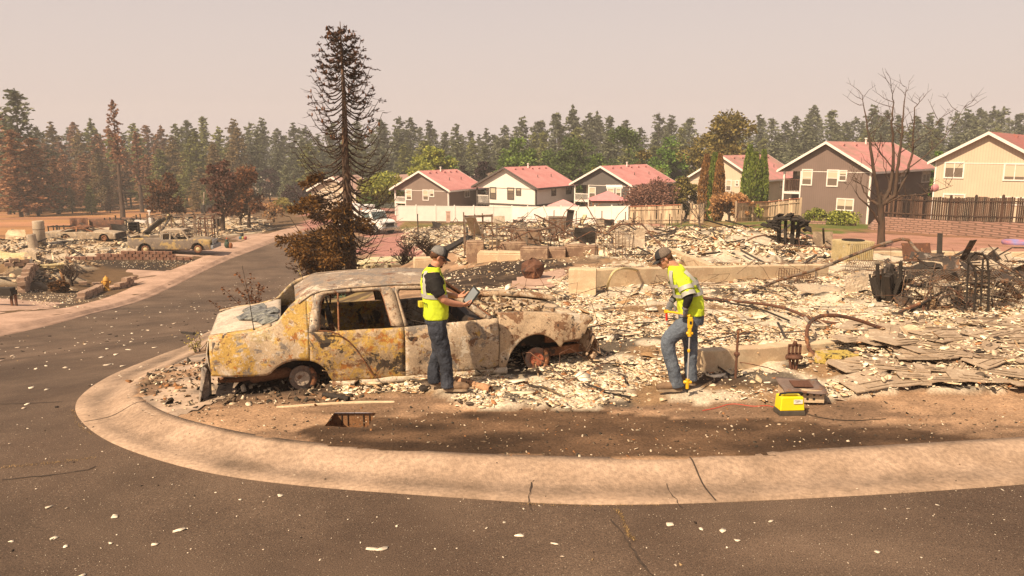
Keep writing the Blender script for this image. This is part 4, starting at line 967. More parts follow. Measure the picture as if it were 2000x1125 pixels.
pu = leafmat('leaves_purple', (0.024, 0.012, 0.013), (0.066, 0.031, 0.034)); rd = leafmat('leaves_scorched_red', (.13,.055,.038), (.46,.24,.17)); bz = leafmat('leaves_bronze', (0.158, 0.079, 0.032), (0.560, 0.298, 0.123)); br_ = leafmat('leaves_rust_brown', (.055,.026,.014), (.25,.105,.045)); rb_ = leafmat('leaves_red_brown', (.06,.028,.019), (.29,.135,.09)); dk = leafmat('needles_charred', (0.022, 0.012, 0.007), (0.120, 0.050, 0.019))
ye = leafmat('leaves_yellow', (0.245, 0.210, 0.052), (0.595, 0.473, 0.140)); th_ = leafmat('thuja_green', (0.059, 0.095, 0.017), (0.232, 0.274, 0.046)); thb = leafmat('thuja_scorched', (0.123, 0.061, 0.021), (0.385, 0.193, 0.061))
BG = 'leafy trees behind the houses'
decid(846,268,400,43,112,gA,'round yellow green tree behind the taupe house',1,BG,3600)
decid(1018,270,400,46,114,gB,'broad green tree behind the white house',2,BG,3400)
decid(1122,262,400,58,120,gC,'dark green spreading tree right behind the low dark roof',3,BG,3600)
decid(1212,236,400,48,128,gC,'tallest dark green tree behind the grey house',4,BG,3600)
decid(1168,292,400,34,117,gB,'mid green tree under the tall dark green one',5,BG,2000)
decid(1303,258,400,40,124,gE,'fresh green tree right of the dark ones',6,BG,2800)
decid(1262,288,400,40,112,gD,'olive tree behind the ridge of the grey house',7,BG,2800)
decid(1232,312,400,30,110,gD,'small olive tree touching the grey house roof',71,BG,1500)
decid(1407,212,400,66,108,gD,'huge olive brown tree towering over the cypresses',8,BG,7500,ls=.46,clumps=60)
decid(1365,290,400,32,104,gD,'lower olive tree at the foot of the huge one',81,BG,1800)
decid(945,306,400,24,122,pu,'dark purple leaved tree between the taupe and white roofs',9,BG,1600)
decid(905,312,400,17,124,pu,'smaller purple leaved tree beside the round yellow green tree',10,BG,1000)
decid(990,300,400,26,130,gB,'green tree filling the gap behind the purple one',101,BG,1500)
decid(880,290,400,26,130,gB,'green tree behind the ridge pipe of the taupe house',102,BG,1500)
decid(1070,290,400,26,126,gB,'green tree between the broad and the dark green trees',103,BG,1500)
decid(1065,320,400,20,112,gA,'pale green shrub tree at the white house ridge',104,BG,800)
decid(1160,322,400,16,108,gA,'yellow green bush tree beside the low dark roof',105,BG,800)
decid(740,332,400,46,104,gA,'yellow green tree seen behind the burnt spruce',11,'leafy trees at the street crossing',2800)
decid(590,352,400,32,140,pu,'rounded purple plum tree at the street crossing',12,'leafy trees at the street crossing',1600)
decid(528,316,395,20,172,pu,'tall dark purple tree at the far end of the street',13,'leafy trees at the street crossing',1200)
decid(553,384,410,20,118,ye,'pale yellow bush at the bend of the street',14,'leafy trees at the street crossing',900,trunk=False,cat='bush',name='bush')
decid(640,372,408,34,112,gC,'dark hedge like tree behind the tan house corner',15,'leafy trees at the street crossing',1400)
decid(790,372,408,20,110,gC,'dark green shrub left of the taupe house',16,'leafy trees at the street crossing',900)
decid(720,382,408,22,92,gC,'dark bush beside the white truck',17,'leafy trees at the street crossing',900,trunk=False,cat='bush',name='bush')
decid(1830,290,400,28,92,gE,'bright green tree peeping between the mauve and tan houses',18,BG,1200)
decid(1690,268,400,30,108,gE,'green tree top above the mauve house ridge',19,BG,1200)
decid(1998,236,400,22,90,gA,'yellow green tree above the tan house roof',20,BG,900)
me_s = conifer_mesh(300, 14, 3.6, .05, 90, 22, .6, 0, .1, .8); p = at(560, 400, 150); p.z = T(p.x, p.y)
o = empty('spruce_tree', p, 'broad blue grey spruce left of the purple plum tree', 'spruce tree'); s = (at(560, 326, 150).z-p.z)/14; o.scale = (s,)*3; link('crown', setm(me_s.copy(), LG), o); link('trunk', protos[(0,'g')][1], o).scale = (1,1,.55)
# backyard shrubs
decid(1272,354,415,48,85,rd,'wide pinkish red scorched bush tree beside the gazebo',31,None,4200,ls=.26,clumps=34,dens=.2)
decid(1338,334,412,30,86,gD,'drooping olive willow between the red bush and the cypresses',32,None,2600,ls=.3)
decid(1425,372,432,44,76,bz,'bronze scorched shrub tree with dark forked stems in front of the cypresses',33,None,2600,ls=.24,dens=.14,r0=.16)
def thuja(px, top, base, hw, depth, m, label, grp, seed):
    p = at(px, base, depth); p.z = T(p.x, p.y)-.1; h = at(px, top, depth).z-p.z; r = np.random.default_rng(seed); n = 2600
    t = r.random(n)**.85; a = r.random(n)*6.283; R_ = hw/F*depth*np.sin(np.clip((1-t)*2.1+.25, 0, 1.57))*(.86+.22*r.random(n)+.07*np.sin(a*5+t*22))*(.55+.45*np.clip(t*6, 0, 1))
    P = np.stack([np.cos(a)*R_, np.sin(a)*R_, t*h], 1); D = np.stack([np.cos(a)*.35, np.sin(a)*.35, np.ones(n)], 1)+r.normal(0, .25, (n, 3))
    V, Fq = leaf_quads(P, D, .34, .17, r); o = empty('cypress', p, label, 'cypress', grp); link('crown', np_mesh('crown', V, [Fq], [m]), o)
    b = MB(); b.tube([(0,0,-.1),(0,0,h*.5),(0,0,h*.93)], [.12,.3*hw/20,.04], 8); link('trunk', b.mesh('trunk', bark), o)
G1, G2 = 'scorched columnar cypresses', 'green columnar cypresses'
thuja(1376,302,410,13,80.5,thb,'half scorched columnar cypress, leftmost of the brown clump',G1,1)
thuja(1392,299,410,13,80,th_,'green backed columnar cypress in the middle of the brown clump',G1,2)
thuja(1402,301,412,11,79,thb,'burnt brown columnar cypress, rightmost of the brown clump',G1,3)
thuja(1459,284,398,13,79.5,th_,'tall green columnar cypress, leftmost of the green clump',G2,4)
thuja(1471,298,400,14,78.5,th_,'full green columnar cypress in the middle of the green clump',G2,5)
thuja(1487,293,399,11,78.8,th_,'slender green columnar cypress, rightmost of the green clump',G2,6)
decid(1590,404,438,20,66.5,gA,'yellow green bush under the mauve house, left one',34,None,700,ls=.2,trunk=False,name='bush',cat='bush')
decid(1642,412,436,32,66,gA,'low spreading yellow green bush under the lower window of the mauve house',35,None,900,ls=.2,trunk=False,name='bush',cat='bush')
decid(1482,398,420,9,74,gA,'small sapling in front of the pale fence',36,None,160,ls=.18)
# burnt trees left of the street
def burnt(px, top, base, hw, depth, m, label, seed, n=1800, ls=.3, r0=.22, dens=.16, hollow=.3, n1=5, name='burnt_tree'):
    p = GH(px, base) if depth is None else at(px, base, depth)
    if depth is None: depth = p.y
    else: p.z = T(p.x, p.y)
    h = at(px, top, depth).z-p.z; rx = hw/F*depth; o = empty(name, p, label, 'burnt tree')
    a, b = branches(seed, h, .75, n1, 4, r0, 3, rmin=.02); s = 1.0
    link('trunk', a.mesh('trunk', bark_b), o); link('branches', b.mesh('branches', bark_b), o)
    me = shrub_mesh(seed+5, rx, h*.86, n, ls, 34, hollow, .55, dens); setm(me, m); c = link('crown', me, o); c.location.z = h*.16
    return o
burnt(326,336,426,34,96,br_,'dense rust brown burnt juniper behind the wrecked pickup',40,4200,.34,hollow=.1,n1=6)
burnt(437,302,462,40,78,rb_,'reddish brown burnt maple with forked trunk beside the far driveway',41,3000,.32,.26,dens=.13)
burnt(487,328,446,34,84,br_,'dark brown burnt tree right of the forked maple',42,2600,.32,.24)
burnt(535,396,452,24,92,bz,'thin burnt tree by the street bend',43,500,.26,.12)
burnt(470,372,446,30,88,dk,'blackened lower tree between the two brown ones',45,1500,.3,.2)
pine(40,176,140,'g',1.25,'very tall dark pine with green top at the left edge','landmark pines',2)
pine(5,222,150,'b',1.2,'tall brown pine cut by the left picture edge','landmark pines',1)
pine(28,255,132,'b',1.3,'broad scorched brown pine below the very tall one','landmark pines',5)
pine(62,270,136,'b',1.2,'scorched brown pine right below the very tall one','landmark pines',2)
# tall dead pine with bare lower trunk
def deadpine(px, top, base, hw, depth, label, seed, cb=.48, m=LR):
    p = at(px, base, depth); p.z = T(p.x, p.y); h = at(px, top, depth).z-p.z
    o = empty('dead_pine', p, label, 'dead pine')
    me = conifer_mesh(seed, h, hw/F*depth, cb, 60, 16, .5, .1, .4, .55); setm(me, m); link('crown', me, o); link('trunk', trunk_mesh(h, .42, bark_b, 0, seed), o)
    r = random.Random(seed); b = MB()
    for i in range(38):
        z = h*r.uniform(.10, .6); a = r.uniform(0, 6.28); L_ = r.uniform(.5, 1)*hw/F*depth*1.3; d = Vector((math.cos(a), math.sin(a), r.uniform(-.35, .1)))
        pts = [Vector((0,0,z))]; q = pts[0].copy()
        for k in range(4): q = q+(d+Vector((r.gauss(0,.2), r.gauss(0,.2), r.gauss(0,.15)+.12*k))).normalized()*L_/4; pts.append(q.copy())
        b.tube(pts, [.07,.05,.04,.03,.02], 4, False)
        for k in (2, 3): 
            q = pts[k]+Vector((r.gauss(0,.5), r.gauss(0,.5), r.gauss(0,.3)))*L_*.3; b.tube([pts[k], q], [.03,.015], 3, False)
    link('branches', b.mesh('branches', bark_b), o)
deadpine(240,198,423,17,128,'tall dead pine with rust top and bare trunk standing in the burnt field',51)
deadpine(277,258,406,13,150,'shorter dead pine behind the tall dead one',52,.35)
deadpine(112,300,395,12,148,'thin dark dead pine near the left wood edge',53,.3,LB)
# the tall burnt spruce beside the street
SPX = at(685, 540, 31); SPX.z = T(SPX.x, SPX.y)
sp_h = at(668, 42, 31).z-SPX.z
spr = empty('burnt_spruce', SPX, 'tall burnt spruce with bare arching branches and brown needles left low down', 'spruce tree')
b = MB(); b.tube([(0,0,-.4),(0,0,.2),(.01,0,sp_h*.25),(-.03,0,sp_h*.5),(0,.02,sp_h*.75),(-.04,0,sp_h)], [.33,.24,.20,.145,.085,.012], 12)
link('trunk', b.mesh('trunk', mat('spruce_bark', (.13,.075,.045), .95, .5, 6, .7, c2=(.055,.035,.025), stretch=(1,1,.4))), spr)
r = random.Random(5); bb = MB(); NP, ND = [], []; NPl = []; CON = MB()
for i in range(185):
    t = .05+.93*(i/185)**.92; z = sp_h*t; a = i*2.399+r.gauss(0, .3)
    maxr = 2.45*(1-t)**.46 if t > .24 else 2.0
    L_ = maxr*r.uniform(.75, 1.12)
    if t < .12: L_ *= 1.0
    d = Vector((math.cos(a), math.sin(a), 0)); pts = []
    if t < .22 and d.x > 0: L_ *= .55
    for k in range(7):
        s = k/6; pts.append(Vector((0,0,z))+d*L_*s+Vector((0,0,1))*(-.42*L_*math.sin(s*2.4)+.50*L_*s**2.6)+Vector((r.gauss(0,.012),r.gauss(0,.012),0)))
    bb.tube(pts, [.046*(1-t)+.015,.038*(1-t)+.013,.027,.022,.018,.014,.009], 4, False)
    side = Vector((-d.y, d.x, 0))
    for k in range(2, 7):
        for sg in (-1, 1):
            for q in range(1 if t > .2 and r.random() < .8 else 2):
                l2 = L_*r.uniform(.12, .30); e = pts[k]+(d*.6+side*sg*.8+Vector((0,0,r.uniform(-.25,.45)))).normalized()*l2
                mid_ = (pts[k]+e)/2+Vector((0,0,-.05*l2)); bb.tube([pts[k], mid_, e], [.011,.008,.005], 3, False)
                dense = (t > .80 and r.random() < .9) or (t < .16 and d.x < 0) or (r.random() < .12 and t > .62) or (t > .7 and r.random() < .5 and a % 6.28 < 3)
                if dense:
                    for w in range(8): NP.append(pts[k].lerp(e, r.random())+Vector((r.gauss(0,.03),r.gauss(0,.03),r.gauss(0,.03)))); ND.append(e-pts[k]+Vector((r.gauss(0,.1),r.gauss(0,.1),r.gauss(0,.1))))
    if t > .62 and r.random() < .55:
        for w in range(r.choice((1,2,3))):
            c = pts[r.choice((4,5,6))]+Vector((r.gauss(0,.05),r.gauss(0,.05),-.05)); CON.lathe([(.004,0),(.022,.03),(.028,.08),(.020,.13),(.005,.16)], c, 5)
link('branches', bb.mesh('branches', mat('spruce_twig', (.055,.032,.021), .95, .4, 6, 0)), spr)
# heavy low boughs still carrying brown needles, swept towards the street
def bough(start, end, w, n, sag, P, D):
    start = Vector(start); end = Vector(end); d = (end-start); L_ = d.length; side = d.cross(Vector((0,0,1))).normalized()
    k = 9; pts = [start.lerp(end, j/k)+Vector((0,0,-sag*math.sin(math.pi*j/k*.8))) for j in range(k+1)]
    bb2.tube(pts, [.05*(1-j/(k+2)) for j in range(k+1)], 5, False)
    for j in range(n):
        s = .18+.82*r.random(); q = pts[min(k, int(s*k))].lerp(pts[min(k, int(s*k)+1)], (s*k) % 1)
        ww = w*(1-abs(s-.5)*.9); o_ = side*r.gauss(0, ww*.5)+Vector((0,0,1))*r.gauss(-.06, ww*.42)
        e = q+o_; P.append(e); D.append(d.normalized()*.8+o_.normalized()*.8+Vector((r.gauss(0,.4),r.gauss(0,.4),r.gauss(.1,.4))))
bb2 = MB(); LP2, LD2 = [], []
def sx(px, py, dy=0.0): q = at(px, py, 31+dy); return q-SPX
for (px, py, dy, w, n, sag) in ((538,455,-1.5,.42,900,.35),(560,478,-2.2,.5,1100,.35),(585,500,-1.2,.55,1300,.3),(605,512,.5,.55,1200,.3),(630,500,-2.5,.42,700,.2),(600,452,1.2,.55,1100,.25),(642,455,-1.5,.6,1000,.2),(575,468,-.4,.45,900,.3),(655,488,-1.0,.4,500,.15),(724,436,-.8,.3,320,.05),(710,446,.8,.26,260,.05),(730,448,1.5,.24,240,.05),(605,415,.3,.5,900,.15),(650,415,-.8,.55,900,.15)):
    bough(sx(686, py-16), sx(px, py, dy), w, int(n*.85), sag, LP2, LD2)
for (px, py, dy, w, n) in ((562,405,-.5,.28,420),(587,388,.3,.25,380),(600,345,-.4,.22,260),(585,355,.3,.2,180),(575,400,.5,.25,220),(628,398,.4,.22,120)):
    bough(sx(640, py-8), sx(px, py, dy), w, int(n*1.3), .06, LP2, LD2)
link('boughs', bb2.mesh('boughs', bark_b), spr)
P = np.array([tuple(v) for v in NP]); D = np.array([tuple(v) for v in ND]); V, Fq = leaf_quads(P, D, .13, .05); link('needles', np_mesh('needles', V, [Fq], [dk]), spr)
nd = leafmat('needles_singed', (.026,.012,.005), (.24,.115,.025))
P = np.array([tuple(v) for v in LP2]); D = np.array([tuple(v) for v in LD2]); V, Fq = leaf_quads(P, D, .17, .060); link('needles', np_mesh('needles', V, [Fq], [nd]), spr)
o = CON.build('cones', mat('spruce_cone', (.22,.085,.03), .9, .3, 20, 0), spr); o['kind'] = 'stuff'
# bare burnt tree on the right, shaped after its own limbs
BT = GH(1722, 482); bt = empty('bare_tree', BT, 'bare burnt tree with upswept forked limbs standing before the mauve house', 'bare tree')
dB = BT.y
def bx(px, py, dy=0.0): return at(px, py, dB+dy)-BT
tb, wb = MB(), MB(); r = random.Random(3)
tb.tube([(0,0,-.3), bx(1721,460), bx(1722,430), bx(1719,405), bx(1718,398)], [.20,.15,.135,.135,.15], 10)
def limb(pts, r0, r1, tw=6, into=None):
    p = []
    for a, c in zip(pts[:-1], pts[1:]):
        for j in range(4): p.append(a.lerp(c, j/4)+Vector((r.gauss(0,.012), r.gauss(0,.012), 0)))
    p.append(pts[-1]); n = len(p); rs = [r0+(r1-r0)*i/(n-1) for i in range(n)]; (into or tb).tube(p, rs, 7 if r0 > .04 else 4)
    for _ in range(tw):
        i = r.randrange(n//3, n); q = p[i].copy(); d = Vector((r.gauss(0,1), r.gauss(0,.8), r.uniform(.2, 1.4))).normalized(); L_ = r.uniform(.35, 1.3); s = [q]
        for k in range(5):
            d = (d+Vector((r.gauss(0,.22), r.gauss(0,.22), .12+r.gauss(0,.14)))).normalized(); q = q+d*L_/5; s.append(q.copy())
        wb.tube(s, [min(rs[i]*.5,.022),.014,.010,.008,.006,.005], 4, False)
        for _2 in range(2):
            k = r.randrange(1, 5); e = s[k]+Vector((r.gauss(0,.2), r.gauss(0,.2), r.uniform(.1,.4))); wb.tube([s[k], e], [.007,.004], 3, False)
LM_ = [([(1720,402,0),(1716,380,0),(1708,340,-.2),(1700,290,-.3),(1696,255,-.2),(1690,225,0),(1684,185,0)],.10,.010,9),
       ([(1721,402,0),(1738,370,.1),(1744,330,.2),(1745,290,.2),(1742,240,.1),(1745,200,.2),(1740,168,.2)],.10,.008,9),
       ([(1722,400,0),(1748,382,0),(1752,340,-.1),(1757,300,-.2),(1762,250,-.1),(1765,205,-.1),(1770,170,0)],.10,.009,9),
       ([(1748,382,0),(1770,345,.3),(1782,300,.4),(1784,262,.4),(1788,210,.4),(1806,188,.5)],.07,.008,8),
       ([(1716,400,0),(1700,390,.2),(1688,375,.3),(1680,355,.4)],.07,.012,6),
       ([(1720,440,0),(1706,415,-.2),(1692,398,-.3),(1676,385,-.3),(1672,375,-.3)],.06,.012,4),
       ([(1730,398,0),(1760,383,-.3),(1800,380,-.5),(1845,368,-.6),(1862,362,-.6)],.04,.006,8),
       ([(1752,345,0),(1800,310,.4),(1840,275,.5),(1870,235,.6),(1886,205,.6)],.035,.005,9),
       ([(1745,330,0),(1720,300,.2),(1705,270,.2),(1715,240,.3)],.03,.006,6),
       ([(1757,300,0),(1790,275,.3),(1820,255,.3),(1840,230,.3)],.025,.005,6),
       ([(1716,385,0),(1690,365,-.2),(1665,350,-.2),(1650,372,-.2)],.022,.005,4),
       ([(1742,385,0),(1735,350,.2),(1726,325,.2),(1722,290,.2)],.03,.006,5)]
for pts, a, c, tw in LM_: limb([bx(*q) for q in pts], a, c, tw)
link('trunk', tb.mesh('trunk', bark_b), bt); link('branches', wb.mesh('branches', bark_b), bt)
# pale trunked bare sapling by the pale fence
def baretree(px, base, top, label, seed, r0, m=bark_b, spread=.7, n1=5, n2=3, name='bare_tree', cat='bare tree', lv=3, upb=.5, depth=None, leaf=None, sz=1.15):
    p = GH(px, base) if depth is None else at(px, base, depth)
    if depth: p.z = H(p.x, p.y)
    h = at(px, top, p.y).z-p.z
    o = empty(name, p, label, cat); a, c = branches(seed, h*sz, spread, n1, n2, r0, lv, upb=upb, rmin=.004+p.y*.00016)
    link('trunk', a.mesh('trunk', m), o); link('branches', c.mesh('branches', m), o)
    if leaf:
        me = shrub_mesh(seed, h*.38, h*.7, leaf[1], leaf[2], 20, .3); setm(me, leaf[0]); link('leaves', me, o).location.z = h*.3
    return o
baretree(1369,458,372,'pale trunked bare sapling between the rubble and the burnt shrub',61,.09,bark_g)
baretree(140,560,478,'small bare tree with fanned burnt limbs in the gravel bed by the hydrant',62,.13,spread=1.0,n1=9,n2=3,upb=1.1,sz=1.0)
baretree(838,520,430,'gnarled burnt fruit tree behind the capped worker',63,.12,spread=1.2,n1=7,n2=4,upb=.0,depth=33)
baretree(790,505,455,'burnt thicket shrub with thin stems left of the gnarled tree',64,.05,spread=1.0,n1=9,n2=5,upb=.6,depth=33,leaf=(br_,260,.07))
baretree(1480,480,443,'small twisted burnt shrub in the rubble behind the second worker',65,.03,spread=1.0,n1=6,n2=4)
# ---------------- the burnt sedan ----------------
def burn(name, base, tones, rough=.8, scale=3.0, seed=0, speck=.35, metal=0.0):
    """fire-scorched paint: tones = [(colour, threshold, scale)] laid over the base in ragged patches"""
    m, nt, b = mk(name); lk = nt.links.new; t = N_(nt, 'ShaderNodeTexCoord'); out = None
    mp = N_(nt, 'ShaderNodeMapping'); mp.inputs['Location'].default_value = (seed*3.7, seed*1.3, seed*2.1); lk(t.outputs['Object'], mp.inputs[0]); src = mp.outputs[0]
    nz = N_(nt, 'ShaderNodeTexNoise', {'Scale': scale, 'Detail': 9, 'Roughness': .72}); lk(src, nz.inputs[0])
    r = N_(nt, 'ShaderNodeValToRGB'); r.color_ramp.elements[0].position = .35; r.color_ramp.elements[1].position = .65
    r.color_ramp.elements[0].color = col4(tuple(x*.78 for x in base)); r.color_ramp.elements[1].color = col4(tuple(min(.9, x*1.12) for x in base)); lk(nz.outputs['Fac'], r.inputs[0]); out = r.outputs[0]
    for k, (c, th, sc) in enumerate(tones):
        mq = N_(nt, 'ShaderNodeMapping'); mq.inputs['Location'].default_value = (k*5.1+seed, k*2.3, k*7.7); lk(src, mq.inputs[0])
        n = N_(nt, 'ShaderNodeTexNoise', {'Scale': sc, 'Detail': 10, 'Roughness': .74, 'Distortion': .4}); lk(mq.outputs[0], n.inputs[0])
        q = N_(nt, 'ShaderNodeMapRange', {1: th-.012, 2: th+.012, 3: 0, 4: .93}); lk(n.outputs['Fac'], q.inputs[0])
        mx = N_(nt, 'ShaderNodeMix', data_type='RGBA'); lk(q.outputs[0], mx.inputs[0]); lk(out, mx.inputs[6]); mx.inputs[7].default_value = col4(c); out = mx.outputs[2]
    n = N_(nt, 'ShaderNodeTexNoise', {'Scale': 45, 'Detail': 4, 'Roughness': .8}); lk(src, n.inputs[0])
    q = N_(nt, 'ShaderNodeMapRange', {1: .3, 2: .7, 3: 1-speck, 4: 1+speck}); lk(n.outputs['Fac'], q.inputs[0])
    sc_ = N_(nt, 'ShaderNodeVectorMath', operation='SCALE'); lk(out, sc_.inputs[0]); lk(q.outputs[0], sc_.inputs['Scale']); lk(sc_.outputs[0], b.inputs['Base Color'])
    bp = N_(nt, 'ShaderNodeBump', {'Strength': .35, 'Distance': .01}); lk(n.outputs['Fac'], bp.inputs['Height']); lk(bp.outputs[0], b.inputs['Normal'])
    b.inputs['Roughness'].default_value = rough; b.inputs['Metallic'].default_value = metal; b.inputs['Specular IOR Level'].default_value = .25
    return m
CRE, YEL, ORA, DRK, WHT, GRY, BRN = (.46,.34,.22), (.46,.29,.075), (.34,.13,.03), (.045,.035,.03), (.54,.46,.36), (.20,.17,.145), (.17,.085,.045)
B_quarter = burn('burnt_paint_yellow', (.42,.32,.17), [(CRE,.47,3),(YEL,.52,2.6),(ORA,.585,6),(WHT,.56,13),(GRY,.575,3),(BRN,.60,11),(DRK,.63,4)], seed=1)
B_rdoor = burn('burnt_paint_orange', (.34,.24,.14), [(YEL,.50,7),(ORA,.555,8),(CRE,.56,11),(BRN,.575,9),(DRK,.54,2.4),(YEL,.63,14)], seed=2)
B_fdoor = burn('burnt_paint_beige', (.45,.34,.235), [(CRE,.5,3),(WHT,.57,5),(YEL,.61,5),(GRY,.555,2.4),(BRN,.575,6),(DRK,.60,3.4)], seed=3)
B_fender = burn('burnt_paint_pale', (.44,.32,.21), [(WHT,.58,3),(BRN,.535,3.2),(CRE,.60,9),(ORA,.63,9),(DRK,.60,5)], seed=4)
B_frame = burn('burnt_frame', (.40,.30,.21), [(WHT,.58,5),(GRY,.55,6),(BRN,.58,9),(DRK,.62,8)], seed=51)
B_roof = burn('burnt_paint_roof', (.30,.225,.165), [(WHT,.58,2.6),(GRY,.53,5),(CRE,.6,9),(BRN,.585,5),(ORA,.64,6)], seed=5, rough=.6)
B_trunk = burn('burnt_paint_ashwhite', (.44,.36,.28), [(WHT,.50,2.2),(GRY,.60,5),(CRE,.62,9)], seed=6, rough=.5)
B_in = burn('burnt_interior', (.045,.033,.026), [(BRN,.57,4),(GRY,.66,9)], seed=7)
B_rust = burn('rusted_iron', (.20,.085,.04), [((.36,.17,.09),.55,8),(DRK,.56,6)], seed=8)
PSI = R(16.4); CO = Vector((-2.8815, 10.1266, -.02))
car = empty('sedan', CO, 'burnt-out four door sedan with scorched yellow and rust panels resting on bare brake discs', 'car', rz=PSI)
ip = lambda x, tb: float(np.interp(x, [a for a, _ in tb], [c for _, c in tb]))
def yside(x, z):
    if z > .78: return .918-(z-.78)*.47-.03*max(0, x-2.0)*0
    y = .97-(.05*((.5-z)/.4)**2 if z < .5 else .052*((z-.5)/.28)**2)
    if x > 3.2: y -= .11*((x-3.2)/.72)**2
    if x < -.6: y -= .07*((-.6-x)/.46)**2
    y += .006*math.sin(x*9+z*5)+.005*math.sin(x*17-z*11)
    if abs(z-.30) < .03 and -.2 < x < 3: y -= .010
    return y
def cpt(x, z, s=-1, off=0.0): return Vector((x, s*(yside(x, z)+off), z))
def strip(x0, x1, lo, hi, s=-1, nx=None, nz=10, off=0, edge=None):
    nx = nx or max(2, int((x1-x0)/.045)); rows = []
    for j in range(nz+1):
        row = []
        for i in range(nx+1):
            x = x0+(x1-x0)*i/nx; a, c = ip(x, lo), ip(x, hi); z = a+(c-a)*j/nz
            xx = x+(edge(z)*(i/nx) if edge else 0); row.append(cpt(xx, z, s, off))
        rows.append(row)
    return rows
def panel(m, name, material, parent, th=.014, **k):
    o = m.build(name, material, parent, merge=.0005, **k); md = o.modifiers.new('thick', 'SOLIDIFY'); md.thickness = th; md.offset = 0; return o
QH = [(-1.06,.755),(-.8,.79),(-.54,.81),(-.34,.865),(-.26,.92),(-.19,1.0),(-.10,1.10),(.0,1.175),(.12,1.215)]
arc = lambda cx, r, top, base: [(cx+r*math.cos(t), base+(top-base)*math.sin(t)) for t in np.linspace(math.pi, 0, 19)]
RA = arc(-.04, .385, .445, .14); FA = arc(3.06, .40, .555, .12)
QL = [(-1.06,.30),(-.43,.275)]+[q for q in RA if q[1] > .27 and q[0] < .12]
for s in (-1, 1):
    body = MB()
    q = strip(-1.06, .10, QL, QH, s, 42, 16); body.grid(q)
    body.grid(strip(.10, .20, [(.10,.80),(.20,1.20)], [(.10,1.21),(.20,1.24)], s, 4, 4))
    # rounded shoulder into the deck
    body.grid([[cpt(x, ip(x, QH), s), Vector((x, s*(yside(x, ip(x, QH))-.05), ip(x, QH)+.018)), Vector((x, s*(yside(x, ip(x, QH))-.12), ip(x, QH)+.022))] for x in np.linspace(-1.06, -.34, 16)])
    panel(body, 'quarter_panel', B_quarter, car)
for s in (-1, 1):
    fl = MB(); FL_ = [(2.545,.10),(2.64,.10)]+[q for q in FA if q[1] > .115][:16]+[(3.46,.425),(3.73,.44),(3.79,.50),(3.84,.62),(3.93,.675)]
    FL_ = sorted(FL_); FH = [(2.545,.835),(3.0,.825),(3.4,.79),(3.7,.75),(3.93,.69)]
    fl.grid(strip(2.545, 3.93, FL_, FH, s, 46, 14))
    fl.grid([[cpt(x, ip(x, FH), s), Vector((x, s*(yside(x, ip(x, FH))-.05), ip(x, FH)+.015)), Vector((x, s*(yside(x, ip(x, FH))-.14), ip(x, FH)+.008)), Vector((x, s*(yside(x, ip(x, FH))-.16), ip(x, FH)-.05))] for x in np.linspace(2.545, 3.93, 20)])
    panel(fl, 'fender', B_fender, car)
# hood, sagging
m = MB(); m.grid([[Vector((x, y, .79-.11*(x-2.5)-.05*(1-(y/.8)**2)*0+.012*math.sin(y*9+x*7)+.02*math.sin(x*5-y*3))) for y in np.linspace(-.80, .80, 22)] for x in np.linspace(2.50, 3.88, 22)])
panel(m, 'hood', burn('burnt_hood', (.50,.38,.26), [(CRE,.5,5),(DRK,.55,3.5),(BRN,.56,6),(WHT,.6,8)], seed=9), car)
def door(x0, x1, lo, hi, m_, s, loop_o, loop_i, divider=None):
    p = MB(); p.grid(strip(x0, x1, lo, hi, s, 26, 14, edge=None))
    o = panel(p, 'door', m_, car, .018)
    f = MB(); rows = [[], [], []]
    for (a, c) in zip(loop_o, loop_i):
        A, C_ = cpt(*a, s), cpt(*c, s); rows[0].append(A); rows[1].append(A.lerp(C_, .5)+Vector((0, s*.006, 0))); rows[2].append(C_-Vector((0, s*.012, 0)))
    f.grid(rows)
    w = panel(f, 'window_frame', B_frame, o, .016)
    g = MB(); zs = [c for a, c in loop_i]; g.tube([cpt(a, c, s)-Vector((0, s*.02, 0)) for a, c in loop_i], .011, 5); 
    if divider: g.tube([cpt(divider, .77, s, -.01), cpt(divider+.02, 1.225, s, -.01)], .013, 5)
    g.build('window_channel', B_rust, w)
    h = MB(); hx = x0+.19 if x1 < 1.4 else x0+.09
    h.box((hx, s*(yside(hx, .61)+.004), .61), (.125, .02, .055)); h.build('handle', B_in, o)  # raised dark box painted as the shade inside the handle recess
    return o
def samp(pts, n):
    p = [Vector((a, c)) for a, c in pts]; d = [0]
    for a, c in zip(p[:-1], p[1:]): d.append(d[-1]+(c-a).length)
    return [(float(np.interp(t, d, [v.x for v in p])), float(np.interp(t, d, [v.y for v in p]))) for t in np.linspace(0, d[-1], n)]
RO = samp([(.105,.77),(.13,.95),(.205,1.215),(.26,1.25),(1.15,1.262),(1.20,1.20),(1.285,.77)], 30); RI = samp([(.235,.79),(.245,.95),(.285,1.15),(.35,1.205),(1.02,1.222),(1.05,1.17),(1.135,.785)], 30)
FO = samp([(1.295,.77),(1.215,1.20),(1.20,1.262),(1.86,1.235),(1.95,1.18),(2.47,.80)], 30); FI = samp([(1.335,.785),(1.245,1.16),(1.255,1.215),(1.80,1.195),(1.86,1.16),(2.36,.79)], 30)
